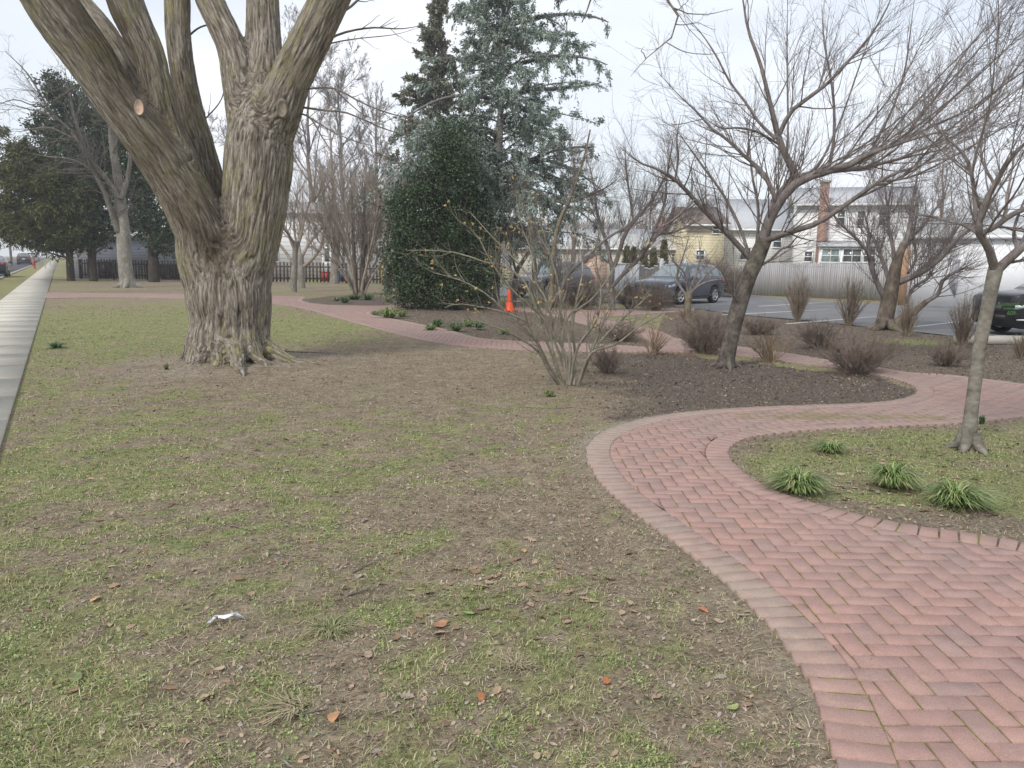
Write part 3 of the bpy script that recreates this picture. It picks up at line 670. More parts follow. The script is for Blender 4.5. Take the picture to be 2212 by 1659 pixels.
# fine limbs
M_twig = bark('twig_bark', (.09, .078, .07), (.145, .128, .115), (.215, .195, .175), None, 12, .3, .3)
hb = [limb([(x, y, r_*(.62 if r_ < 7 else 1)) for x, y, r_ in p_], YT+a, YT+c, fade=True) for p_, a, c in (
 ([(640,196,4),(665,192,3.6),(720,190,3.2),(776,219,2.8),(832,242,2.4),(902,262,1.8),(940,285,1.2)], 0, -1.2),
 ([(632,229,4),(707,239,3.4),(743,242,3),(784,258,2.6),(835,280,2.2),(904,298,1.4),(935,320,1)], 0, -1.0),
 ([(630,243,3.4),(668,253,3),(697,298,2.3),(720,330,1.8),(745,345,1.1)], 0, -.6),
 ([(668,253,2.4),(720,285,2),(770,306,1.6),(848,325,1)], 0, -1.4),
 ([(720,190,2.4),(760,228,2),(790,250,1.5),(830,262,1)], -.3, -1.),
 ([(675,110,5),(730,75,4),(800,60,3),(870,62,2),(930,50,1.4)], 0, .8),
 ([(700,40,6),(750,20,4.5),(800,-20,4),(900,-60,4)], -.2, .8),
 ([(655,140,3),(700,100,2.6),(760,85,2),(850,75,1.4),(905,60,1)], 0, -.5),
 ([(830,-200,24),(950,-240,17),(1120,-230,13),(1280,-160,9),(1400,-60,6),(1442,5,4.4),(1467,38,4),(1465,60,3.6),(1440,92,3),(1396,126,2.4),(1378,150,1.6),(1362,165,1)], -.5, -2.),
 ([(1395,127,1.8),(1390,115,1.6),(1385,110,1.3),(1392,100,.8)], -2, -2),
 ([(1440,92,1.8),(1480,112,1.5),(1530,117,1.2),(1570,112,.8)], -2, -2.2),
 ([(390,95,4),(430,60,3),(470,52,2.5),(500,58,1.8)], .9, 1.3), ([(380,200,3),(345,150,2.6),(300,80,2.2),(270,-10,1.6)], .9, 1.8),
 ([(405,290,3),(450,250,2.4),(480,210,1.8),(490,150,1.2)], .8, 1.6), ([(160,190,2.6),(90,230,2),(30,215,1.8),(-30,240,1)], -.6, -1.4))]
h0 = stack(hb); h1 = grow(h0, 3.0, 42, .34, .55, .02, .12, 8, .12); h2 = grow(h1, 4.2, 42, .5, .55, .03, .12, 6); h3 = grow(h2, 4.5, 40, .55, .6, .03, .12, 5)
tm = TM(); tm.add(*h0, 7); tm.add(*h1, 4); tm.add(*h2, 3); tm.add(*h3, 3); tm.build('crown', M_twig, hero)

# ================================================================== OTHER BARE TREES
def bare_tree(name, label, cat, base, trunks, limbs, m_, levels, group=None, crown_mat=None, ts=12, flare=None, crown_name='crown', seeds=()):
    """trunks / limbs: lists of (pts,radii) with one point count; levels: keyword sets for grow"""
    root = empty(name, base, label, cat, group)
    tm = TM(); mbx = MB()
    for a, b_ in trunks: mbx.tube(a, b_, ts)
    if flare: 
        for a, b_ in flare: mbx.tube(a, b_, 8)
    mbx.build('trunk', m_, root, smooth=True)
    cur = None; src = []
    if limbs:
        l0 = stack(limbs); tm.add(*l0, 7); src.append(l0)
    else: src.append(stack(trunks))
    if len(seeds): s0 = stack(seeds); src.append(s0)
    first = True; prev = src
    for lv in levels:
        lv = dict(lv); sides = lv.pop('sides', 3); nx_ = []
        for s_ in (prev if lv.pop('last', 1) else prev):
            g_ = grow(s_, **lv)
            if len(g_[0]): nx_.append(g_)
        for g_ in nx_: tm.add(*g_, sides)
        keep = lv.get('N'); prev = nx_+([] if not first else [])
        first = False
    tm.build(crown_name, crown_mat or m_, root); return root
def tl(Y0): return lambda pts, a=0, c=0, N=14: limb([(x, y, r_*(.84 if N == 14 else 1)) for x, y, r_ in pts], Y0+a, Y0+c, N, fade=(N == 14))
def flares(base, r, n=5, ln=.35, z=.28):
    out = []
    for k in range(n):
        a = k*2*math.pi/n+random.uniform(-.3, .3); d = np.array([math.cos(a), math.sin(a), 0]); b_ = np.asarray(base)
        pts = [[*(b_+d*r*.45+[0, 0, z]), r*.5], [*(b_+d*r*.75+[0, 0, z*.4]), r*.48], [*(b_+d*(r+ln*.5)+[0, 0, .015]), r*.28], [*(b_+d*(r+ln)+[0, 0, -.03]), r*.1]]
        q_ = resample(pts, 8); out.append((q_[:, :3], q_[:, 3]))
    return out

M_cherry = bark('cherry_bark', (.06, .05, .043), (.115, .098, .084), (.2, .175, .15), (.16, .17, .11), 7, .9, .5)
M_ctwig = bark('cherry_twig', (.125, .104, .096), (.185, .16, .15), (.265, .235, .22), None, 12, .4, .2)
Yc = Yof(1568, 793); c_ = tl(Yc)
ctr = [c_([(1567,797,20),(1570,780,17),(1578,735,16.5),(1586,700,17),(1595,665,17.5),(1606,630,17),(1616,600,17),(1628,572,17.5),(1640,545,17),(1652,518,15)], 0, 0, 20)]
clm = [c_(p_, a, e) for p_, a, e in (
 ([(1648,530,14),(1660,480,13.5),(1678,445,13),(1695,420,12),(1727,391,10.5),(1774,373,9.5),(1828,359,8.5),(1882,330,6.5),(1957,305,4.5),(2080,270,3)], 0, -.8),
 ([(1650,522,9),(1680,510,8),(1706,501,7.5),(1767,481,7),(1838,434,6),(1900,391,5),(1957,366,4),(2060,338,2.5)], 0, -1.6),
 ([(1656,480,9),(1668,450,8.5),(1682,420,8),(1706,391,7.5),(1741,377,7),(1792,370,6.3),(1864,363,5),(1935,345,4),(2050,320,2.5)], .1, 1.2),
 ([(1722,385,9.5),(1702,345,9),(1684,305,8),(1670,251,6.5),(1655,187,5),(1641,133,4.4),(1616,65,3.6),(1605,0,3),(1595,-60,2)], 0, .5),
 ([(1684,290,6),(1706,244,5.4),(1741,215,5),(1792,176,4.4),(1838,126,3.6),(1882,75,3),(1921,7,2.4),(1940,-50,1.6)], .1, -.7),
 ([(1676,300,4.4),(1641,266,3.8),(1612,223,3.3),(1576,176,2.8),(1548,122,2.2),(1515,72,1.7),(1475,28,1.2)], .1, .9),
 ([(1680,310,3.4),(1634,284,3),(1591,276,2.6),(1555,276,2),(1510,246,1.4)], .1, -.7),
 ([(1622,560,8),(1576,510,6.8),(1533,467,6.2),(1494,424,5.5),(1458,388,4.8),(1415,363,4),(1379,350,3.2),(1340,318,2)], 0, -.9),
 ([(1676,430,6),(1648,373,5),(1612,341,4.4),(1576,305,3.8),(1540,280,3.2),(1505,241,2.6),(1469,208,2),(1420,155,1.4)], 0, .8),
 ([(1630,560,5),(1637,500,4.4),(1637,440,3.8),(1625,380,3),(1618,310,2.2),(1610,250,1.4)], .1, 1.2),
 ([(1622,565,4.5),(1598,491,4),(1562,420,3.4),(1523,366,2.8),(1487,316,2.2),(1450,265,1.4)], .1, 1.),
 ([(1640,575,4),(1665,560,3.4),(1688,538,3),(1706,530,2.4),(1730,500,1.6)], 0, -.4),
 ([(1788,372,5),(1800,310,4),(1802,240,3.4),(1795,170,2.8),(1780,90,2.2),(1775,10,1.5)], 0, .6),
 ([(1700,350,3),(1702,270,2.6),(1701,180,2.2),(1700,90,1.8),(1702,-10,1.2)], .2, .9),
 ([(1868,352,4),(1900,290,3.4),(1930,230,2.8),(1955,150,2.3),(1965,80,1.8),(1975,0,1.2)], -.3, -.2),
 ([(1600,660,3),(1585,640,2.6),(1572,610,2),(1560,590,1.4)], 0, -.5),
 ([(1500,432,3),(1460,470,2.6),(1430,490,2.2),(1400,505,1.6)], -.5, -.9), ([(1458,388,3),(1465,340,2.5),(1462,300,2),(1470,250,1.4)], -.6, -.9))]
wand = lambda x0_, x1_, s_: (lambda p: sstep(x0_, x1_, p[:, 0])[:, None]*np.array([[.9, -.15, .75]])*s_)
LV = lambda d1, d2, d3, u1=.05, a=36, L1=1.25, bias=None: [dict(dens=d1*1.9, ang=a, Ln=L1, lenfix=True, rr=.42, rmax=.013, rmin=.004, up=u1, wig=.06, N=9, t0=.06, sides=4, bias=bias), dict(dens=d2*1.9, ang=34, Ln=.62*L1, lenfix=True, rr=.55, rmax=.006, rmin=.0028, up=u1, wig=.07, N=6, t0=.1, sides=3, bias=(lambda p: bias(p)*.5) if bias else None), dict(dens=d3*1.9, ang=34, Ln=.30*L1, lenfix=True, rr=.7, up=u1*.6, wig=.08, N=5, sides=3, rmin=.0022, rmax=.004)]
for k, (x_, y_, dx, dy) in enumerate([(1774,373,250,-330),(1828,359,300,-300),(1850,352,330,-360),(1882,330,320,-250),(1915,318,340,-310),(1950,306,360,-220),(1838,434,380,-260),(1880,402,390,-330),(1864,363,380,-420),(1935,345,340,-190),(1741,377,170,-360),(1728,391,330,-230),(1900,391,380,-180)]):
    j_ = rng.uniform(-14, 14, 6); clm.append(c_([(x_, y_, 3.0), (x_+dx*.18, y_+dy*.10+j_[0], 2.7), (x_+dx*.42+j_[1], y_+dy*.33, 2.2), (x_+dx*.7, y_+dy*.64+j_[2], 1.7), (x_+dx+j_[3], y_+dy, 1.1)], rng.uniform(-.5, .1), rng.uniform(-1.6, 1.6)))
bare_tree('cherry_tree', 'leaning grey-brown bare tree with a wide spreading crown rising from the dark mulch bed', 'tree', G(1568, 793), ctr, clm, M_cherry, LV(2.9, 3.0, 3.4, .06, bias=wand(P(1690, 400, 12.6)[0], P(1900, 400, 12.6)[0], .35)), crown_mat=M_ctwig, ts=16, flare=flares(G(1568, 793), .13, 5, .15, .15))

M_fore = bark('smooth_bark', (.13, .115, .095), (.2, .183, .155), (.29, .27, .235), (.15, .17, .10), 5, 1.6, .35, .6)
Yr = Yof(2092, 972); c_ = tl(Yr); rb_ = G(2092, 972)
rtr = [c_([(2090,978,19),(2093,940,16.5),(2097,900,14.5),(2103,850,13.5),(2111,790,13.5),(2119,735,13.5),(2130,680,13.5),(2140,630,14),(2150,585,15),(2154,568,14)], 0, 0, 20)]
rlm = [c_(p_, a, e) for p_, a, e in (
 ([(2150,590,12),(2140,550,10.5),(2126,520,9.5),(2114,500,9),(2122,452,8),(2148,401,7),(2177,350,6),(2212,311,5),(2280,265,4)], 0, -.5),
 ([(2116,505,7),(2148,491,7),(2177,469,7),(2212,452,6.5),(2290,420,5)], -.1, .4),
 ([(2152,585,13),(2172,566,12),(2192,548,11.5),(2220,525,10.5),(2280,490,9),(2350,440,7)], 0, -.2),
 ([(2116,500,7),(2108,460,6),(2103,400,5),(2086,340,4),(2041,294,3),(1995,255,2)], 0, .5),
 ([(2114,505,5),(2080,485,4.4),(2050,478,3.6),(2000,465,2.8),(1950,470,2)], 0, .9),
 ([(2120,460,4),(2100,380,3.4),(2118,300,2.8),(2140,220,2.2),(2150,120,1.6),(2165,20,1.1)], 0, -.6),
 ([(2150,400,4),(2120,340,3.4),(2130,260,2.6),(2180,160,2),(2230,60,1.4)], -.2, .4),
 ([(2200,545,5),(2190,500,4),(2210,440,3),(2240,380,2)], 0, .6))]
sd_ = []
for k in range(15):          # long wands of its crown sweeping up to the right, outside the picture on that side too
    x_ = 1930+k*24; y_ = 380-k*4+random.uniform(-40, 40)
    sd_.append(limb([(x_+70, y_+90, 1.6), (x_+100, y_, 1.5), (x_+170, y_-110, 1.3), (x_+260, y_-240, 1.), (x_+340, y_-380, .7)], Yr+random.uniform(-1, 1.5), Yr+random.uniform(-1.5, 2), 14))
fl_ = flares(rb_, .10, 5, .09, .16)
bare_tree('young_tree', 'pale grey-green slender trunk forking at head height in the grassy bed at the right edge', 'tree', rb_, rtr, rlm, M_fore, LV(3.4, 3.2, 3.2, .015, a=48, L1=1.4, bias=wand(rb_[0]-2, rb_[0]-.5, .25)), crown_mat=M_ctwig, ts=16, flare=fl_, seeds=())

M_multi = bark('brown_bark', (.07, .055, .043), (.13, .105, .083), (.21, .175, .14), (.15, .15, .08), 6, .5, .5)
Ym = Yof(1912, 711); c_ = tl(Ym)
mtr = [c_([(1905,716,21),(1911,695,18),(1917,665,17),(1923,635,16),(1929,605,14),(1934,580,12),(1943,550,9),(1953,525,7)], 0, 0, 16),
       c_([(1933,716,13),(1940,698,11),(1952,686,9),(1974,674,7),(2003,650,5.5)], -.1, -.3, 16)]
mlm = [c_(p_, a, e) for p_, a, e in (
 ([(1948,540,8),(1960,510,6.5),(1966,480,5),(1970,445,4),(1978,400,3),(1990,350,2)], 0, .5),
 ([(1914,650,8),(1894,610,7),(1880,567,6),(1876,537,5),(1876,500,4),(1866,455,3)], 0, -.5),
 ([(1877,548,4),(1850,515,3.6),(1817,484,3.2),(1791,450,2.6),(1775,410,1.8)], -.4, -.8),
 ([(1938,612,8),(1970,598,7.4),(1999,584,7),(2036,553,6.4),(2069,514,5.4),(2118,465,4),(2149,393,2.6)], 0, -.9),
 ([(1960,605,5),(2000,572,4.4),(2030,545,3.8),(2060,505,3),(2090,460,2)], .1, .6),
 ([(2000,652,6),(2026,635,5),(2036,608,4.4),(2056,592,3.6),(2106,567,2.4)], -.3, -.9),
 ([(1926,625,6),(1915,590,5),(1905,560,4.4),(1886,514,3.4),(1860,480,2.4)], .1, .9),
 ([(1955,655,4.4),(1975,620,4),(2005,600,3.4),(2020,570,2.4)], -.1, -.9),
 ([(1962,590,4),(1978,557,3.4),(1974,506,3),(1985,450,2)], .2, 1.),
 ([(1932,590,6),(1930,540,5),(1920,490,4),(1915,430,3),(1905,370,2)], .1, .6),
 ([(1940,560,5),(1965,520,4),(2000,480,3),(2040,420,2.2),(2060,360,1.5)], .2, 1.4))]
bare_tree('crab_apple_tree', 'low brown many-limbed bare tree at the car park edge before the white garage', 'tree', G(1912, 713), mtr, mlm, M_multi, LV(5.2, 4.2, 3.6, .09, 38, L1=1.5), crown_mat=M_ctwig, ts=14, flare=flares(G(1912, 713), .22, 5, .3, .25))

# trees between the witch hazel and the car park
Yv = Yof(1185, 672); c_ = tl(Yv)
M_lich = bark('lichen_bark', (.1, .085, .055), (.185, .155, .105), (.27, .235, .17), (.2, .15, .075), 6, .8, .4, .5)
bare_tree('slender_tree', 'thin bare tree with orange-tinged bark just right of the traffic cone', 'tree', G(1186, 672),
 [c_([(1184,675,7),(1188,655,6),(1191,641,5.6),(1194,594,5.4),(1195,560,5),(1198,530,4.6),(1202,502,4.4),(1211,471,4),(1228,438,3.6),(1245,390,3),(1262,340,2.3),(1275,280,1.6)], 0, .3, 20)],
 [c_(p_, a, e) for p_, a, e in (([(1196,650,5),(1217,618,4.4),(1233,587,4),(1279,545,3.8),(1310,515,3.4),(1356,487,3),(1394,441,2.2)], 0, -.8),
 ([(1228,438,3),(1260,425,2.6),(1310,405,2.2),(1340,380,1.6)], .2, .8), ([(1196,560,2.5),(1170,520,2),(1150,470,1.6),(1130,420,1)], 0, .6), ([(1212,470,2.4),(1235,420,2),(1240,360,1.5),(1232,300,1)], .2, -.8))],
 M_lich, LV(4, 4, 3.6, .08, L1=1.5), crown_mat=M_ctwig)
Yv = 27.; c_ = tl(Yv); bs = np.array([P(1322, 600, Yv)[0], Yv, 0])
pz = lambda px, Y_: None
def toground(px, py, Y_): p = P(px, py, Y_); p[2] = 0; return p
def groundpx(px, Y_):                              # picture row where the ground at distance Y_ is seen
    lo_, hi_ = 560., 1600.
    for _ in range(40):
        mid = (lo_+hi_)/2
        if G(px, mid)[1] > Y_: lo_ = mid
        else: hi_ = mid
    return lo_
gy_ = groundpx(1322, Yv)
bare_tree('forked_tree', 'dark bare tree forking low in a V in front of the silver parked car', 'tree', G(1322, gy_),
 [c_([(1322,gy_+3,9),(1321,640,7.5),(1321,610,7),(1323,590,7),(1326,568,6.5)], 0, 0, 14)],
 [c_(p_, a, e) for p_, a, e in (([(1324,590,6),(1310,525,5),(1298,490,4.4),(1288,450,3.4),(1283,400,2.4),(1270,350,1.6)], 0, .7),
 ([(1326,575,6),(1337,548,6),(1348,510,5.5),(1368,479,4.8),(1402,441,4),(1430,395,3),(1455,340,2)], 0, -.6),
 ([(1322,620,5),(1356,582,5),(1379,561,4.6),(1402,530,4),(1415,494,3.6),(1438,429,3),(1440,380,2.4),(1450,320,1.6)], -.2, -1.4),
 ([(1412,500,3),(1440,505,2.6),(1470,496,2.2),(1520,470,1.5)], -.9, -1.2), ([(1368,479,3.4),(1360,420,2.6),(1352,360,2),(1350,300,1.3)], -.2, .9),
 ([(1405,525,3),(1450,480,2.5),(1490,450,2),(1530,420,1.4)], -1, -1.3))],
 M_ctwig, LV(4.4, 4.2, 3.6, .08, L1=1.6), crown_mat=M_ctwig)
Yv = 28.5; c_ = tl(Yv)
for nm_, lab, tr_, lm_ in (
 ('dark_trunk_tree', 'dark bare tree close to the right of the blue-green cedar trunk', [(1157,groundpx(1157,Yv),7),(1156,610,6),(1154,571,5.5),(1151,518,4.5),(1146,470,3.4),(1140,420,2.2)], [([(1156,600,4),(1172,560,3.4),(1185,520,2.6),(1205,470,1.6)], 0, .6)]),
 ('leaning_tree', 'brown bare tree leaning right, between the cedar trunk and the traffic cone', [(1108,groundpx(1108,Yv),7),(1111,625,6),(1116,587,5),(1133,559,4),(1150,530,3.2),(1170,500,2.2)], [([(1116,590,3.4),(1105,550,3),(1100,510,2.4),(1090,460,1.6)], 0, .6)])):
    g_y = tr_[0][1]
    bare_tree(nm_, lab, 'tree', G(tr_[0][0], g_y), [c_(tr_, 0, .3, 16)], [c_(a, b_, e) for a, b_, e in lm_], M_ctwig, LV(3, 3, 3, .05, L1=1.6), crown_mat=M_ctwig)

# trees round the left and middle lawn
Y1 = Yof(277, 621); c_ = tl(Y1)
M_grey = bark('grey_bark', (.16, .147, .122), (.24, .223, .19), (.33, .31, .27), (.17, .17, .1), 3.5, .6, .3)
bare_tree('forked_grey_tree', 'tall smooth grey tree forking above the picket fence, left of the huge trunk', 'tree', G(277, 621),
 [c_([(278,626,19),(275,610,16),(271,580,15),(268,540,14.5),(267,510,14.5),(264,480,13.5),(261,455,12.5),(259,425,11),(257,400,9),(250,360,8),(244,320,7.5),(241,280,6.5),(238,235,5.5),(232,180,4)], 0, .8, 24)],
 [c_(p_, a, e) for p_, a, e in (([(255,500,8),(240,455,7),(226,415,6.4),(213,390,5.8),(200,365,5),(186,330,4.6),(172,290,4),(158,240,3.4),(150,200,2.6),(140,150,1.8)], 0, -1),
 ([(256,425,7),(240,400,6),(222,375,5.4),(200,352,5),(178,320,4.4),(150,280,3.6),(120,255,3),(60,235,2),(0,222,1.3)], 0, -1.4),
 ([(262,430,7),(272,400,6),(278,370,5.4),(283,330,5),(285,290,4),(290,240,3)], 0, .8),
 ([(200,368,3.4),(170,350,2.8),(140,342,2.3),(100,338,1.8),(60,330,1.2)], -.5, -1.2), ([(196,360,3.6),(172,310,3.2),(140,290,2.7),(100,275,2.2),(40,285,1.5)], -.6, -1.8),
 ([(150,280,2.6),(110,240,2.2),(60,160,1.8),(10,110,1.2)], -1, -1.8), ([(240,290,3),(225,230,2.6),(215,160,2),(200,90,1.4)], .4, 1), ([(244,330,3),(262,280,2.4),(268,220,2),(275,150,1.3)], .4, -.5))],
 M_grey, [dict(dens=4.2, ang=42, Ln=2.6, lenfix=True, rr=.45, rmax=.03, rmin=.01, up=.03, wig=.09, N=9, t0=.05, sides=4), dict(dens=3.4, ang=38, Ln=1.2, lenfix=True, rr=.5, up=.0, wig=.1, N=6, sides=3, rmin=.006, rmax=.012), dict(dens=3., ang=36, Ln=.6, lenfix=True, rr=.7, up=-.02, wig=.1, N=5, sides=3, rmin=.005, rmax=.008)], crown_mat=bark('grey_twig', (.1, .088, .075), (.16, .145, .125), (.23, .21, .185), None, 9, .3, .2), ts=14, flare=flares(G(277, 621), .36, 5, .5, .4))
M_gtw = bark('tan_twig', (.20, .165, .135), (.29, .245, .205), (.39, .34, .29), None, 9, .3, .2)
for nm_, lab, bx, by, tr_, lm_ in (
 ('small_tree', 'small greenish-grey bare tree right of the huge trunk, nearer one of a close pair', 633, 631,
   [(633,635,9),(634,610,7.5),(636,579,6.5),(638,541,6),(641,520,5)],
   [([(635,570,4),(611,537,3.8),(591,514,3.2),(570,480,2.4),(560,440,1.6)], 0, .6), ([(638,545,4.4),(624,508,4),(601,464,3.2),(590,420,2.4),(585,370,1.6)], 0, -.9), ([(640,540,4.4),(651,506,4),(658,470,3.2),(672,430,2.4),(690,390,1.6)], 0, .7), ([(640,525,3),(635,480,2.6),(640,430,2),(645,380,1.4)], 0, 1.2), ([(640,530,3),(618,500,2.6),(605,490,2),(588,470,1.4)], 0, -1.5)]),
 ('small_tree', 'small bare tree with wide limbs, farther one of the close pair beside the huge trunk', 651, 622,
   [(651,624,9),(651,600,7.5),(651,579,7),(650,565,6.5),(650,550,6)],
   [([(653,578,5),(676,558,4.6),(695,529,4),(699,500,3.2),(712,460,2.2)], 0, -.9), ([(652,556,4),(668,525,3.6),(688,502,3),(712,470,2)], 0, .9), ([(649,552,4),(645,515,3.4),(652,470,2.8),(655,420,2)], 0, .4)]),
 ('leaning_grey_tree', 'bare grey tree with a limb slanting left beside the dark holly', 838, 634,
   [(838,637,10),(837,615,8),(836,589,7),(834,575,6),(830,560,5.5)],
   [([(830,570,5),(820,550,4.6),(805,533,4),(790,505,3),(775,470,2)], 0, .6), ([(838,590,4),(850,560,3.4),(856,520,2.8),(860,470,2)], 0, .9), ([(832,562,4),(838,530,3.4),(836,490,2.6),(842,440,1.8)], 0, 1)]),
 ('fence_tree', 'bare tree with a straight dark trunk at the picket fence beside the house door', 722, 612,
   [(722,614,11),(723,590,9.5),(724,565,9),(726,541,8.5),(727,520,7.5),(727,495,6.5)],
   [([(727,515,5),(740,490,4.4),(752,450,3.4),(760,400,2.4)], 0, 1), ([(727,500,6),(724,450,5),(718,390,4),(715,320,3),(712,250,2)], 0, .5), ([(726,510,5),(708,470,4),(698,420,3),(690,350,2)], 0, -1)])):
    Yq = Yof(bx, by); c_ = tl(Yq)
    bare_tree(nm_, lab, 'tree', G(bx, by), [c_(tr_, 0, 0, 12)], [c_(p_, a, e) for p_, a, e in lm_], M_grey, [dict(dens=4.6, ang=36, Ln=2.1, lenfix=True, rr=.45, up=.08, wig=.08, N=8, t0=.12, sides=4, rmin=.008, rmax=.022), dict(dens=4.8, ang=36, Ln=1.0, lenfix=True, rr=.55, up=.06, wig=.09, N=6, sides=3, rmin=.006, rmax=.011), dict(dens=3.4, ang=34, Ln=.5, lenfix=True, rr=.7, up=.05, wig=.1, N=5, sides=3, rmin=.005, rmax=.008)], crown_mat=M_gtw)
# crape myrtle with a wide fan of fine upright twigs
Yq = Yof(775, 638); c_ = tl(Yq)
st = [c_([(x0,639,r_),(x0+dx*.1,610,r_*.9),(x0+dx*.3,575,r_*.75),(x0+dx*.6,520,r_*.55),(x0+dx*.85,460,r_*.4),(x0+dx*1.05,400,r_*.25)], 0, dz, 16) for x0, dx, r_, dz in
      ((782,6,7,.1),(768,-8,6,-.1),(764,-90,3,.4),(766,-130,2.6,-.8),(772,-50,3,1.0),(780,40,3.6,-.8),(784,80,3,.8),(786,110,2.6,-.3),(778,20,3,1.3),(770,-30,3,-1.2),(775,60,3,.2),(766,-70,2.6,1.3))]
bare_tree('crape_myrtle', 'many-stemmed bushy bare tree with fine tan twigs in the small round mulch bed', 'tree', G(775, 638), st[:2], st[2:], M_multi,
 [dict(dens=6.2, ang=26, Ln=2.3, lenfix=True, rr=.55, up=.07, wig=.06, N=9, t0=.25, sides=3, rmin=.009, rmax=.018), dict(dens=5., ang=24, Ln=1.15, lenfix=True, rr=.6, up=.07, wig=.06, N=6, sides=3, rmin=.007, rmax=.011), dict(dens=4., ang=22, Ln=.6, lenfix=True, rr=.75, up=.07, wig=.06, N=5, sides=3, rmin=.0055, rmax=.008)], crown_mat=M_gtw, seeds=st[:2])

# procedural bare trees farther off
def far_tree(base, h, r, label, group, m_, dens=1., spread=32, seed=0, name='bare_tree', fine=True, trunkfrac=.3):
    root = empty(name, base, label, 'tree', group); b_ = np.asarray(base, float)
    lean = rng.normal(0, .04, 2)
    z = np.linspace(0, h*.86, 14); tp = np.stack([b_[0]+lean[0]*z+rng.normal(0, h*.004, 14), b_[1]+lean[1]*z+rng.normal(0, h*.004, 14), z], 1); tr = r*(1-.9*z/(h*.88))
    mb = MB(); mb.tube(tp, tr, 8); mb.build('trunk', m_, root, smooth=True)
    tm = TM(); s0 = (tp[None], tr[None])
    l1 = grow(s0, 17*dens, spread+12, h*.42, .5, .10, .08, 9, trunkfrac, .97, scale_by_len=False, lenfix=True, rmin=r*.12)
    l2 = grow(l1, 10*dens, spread, .45, .5, .06, .1, 7, .15, scale_by_len=False, rmin=r*.05); tm.add(*l1, 5); tm.add(*l2, 3)
    if fine:
        l3 = grow(l2, 9*dens, spread, .5, .6, .05, .12, 5, scale_by_len=False, rmin=.011, rmax=.02); tm.add(*l3, 3)
        l4 = grow(l3, 5*dens, spread, .6, .7, .05, .12, 4, scale_by_len=False, rmin=.009, rmax=.012); tm.add(*l4, 3)
    tm.build('crown', m_, root); return root
M_far = bark('far_bark', (.17, .152, .14), (.24, .22, .205), (.32, .298, .28), None, 6, .4, .2)
M_farr = bark('reddish_twig', (.18, .142, .125), (.255, .208, .187), (.34, .288, .262), None, 6, .4, .2)
FT = [(600,66,20,.26,'behind the house, nearest the huge trunk on its right'),(668,74,22,.3,'behind the white sided house above its door'),(745,70,20,.28,'behind the house, over the fan-shaped bush'),(812,78,19,.26,'behind the house, just left of the dark spruce'),(870,66,12,.2,'low behind the dark holly')]
for i, (px, Y_, h_, r_, l_) in enumerate(FT):
    far_tree(toground(px, 560, Y_), h_, r_, 'tall bare tree '+l_, 'tall bare trees behind the white house', M_farr if i % 2 else M_far, 1.22)
for i, (px, Y_, h_, r_, l_) in enumerate([(178,74,14,.26,'behind the overhanging olive evergreen'),(330,78,15,.28,'seen between the two left limbs of the huge tree'),(455,72,16,.28,'seen in the middle fork of the huge tree'),(545,84,15,.28,'straight behind the huge trunk')]):
    far_tree(toground(px, 560, Y_), h_, r_, 'tall bare tree '+l_, 'tall bare trees behind the white house', M_far, 1.0)
FT2 = [(1240,62,8,.2,'above the silver car roof'),(1400,75,9,.22,'behind the low grey roofed house'),(1600,80,11,.25,'behind the yellow house'),(1700,74,12,.26,'left of the red brick chimney'),(1880,78,12,.26,'right of the red brick chimney'),(2040,60,11,.25,'behind the white garage'),(2150,58,11,.25,'behind the white garage at the right edge')]
for i, (px, Y_, h_, r_, l_) in enumerate(FT2):
    far_tree(toground(px, 560, Y_), h_, r_, 'hazy bare tree '+l_, 'bare trees behind the houses', M_farr, .85)
# street trees on the left
far_tree(toground(-190, 560, 30), 12, .25, 'bare street tree whose twigs reach in at the left edge of the picture', 'bare trees along the street', M_far, 1.1)
for s_a, v_a, h_, l_ in ((66, CURB-14.5, 12, 'rising above the far left of the street'), (90, CURB-15, 12, 'in the front gardens across the street, farther left'), (118, CURB-14, 12, 'across the street beyond the brick house'), (150, CURB-14.5, 13, 'far up the opposite side of the street'), (150, SW_R+14, 12, 'beyond the row of houses on the pavement side'), (185, CURB-13.5, 13, 'at the far end of the street')):
    far_tree(SP(s_a, v_a), h_, .26, 'bare street tree '+l_, 'bare trees along the street', M_far, .95)

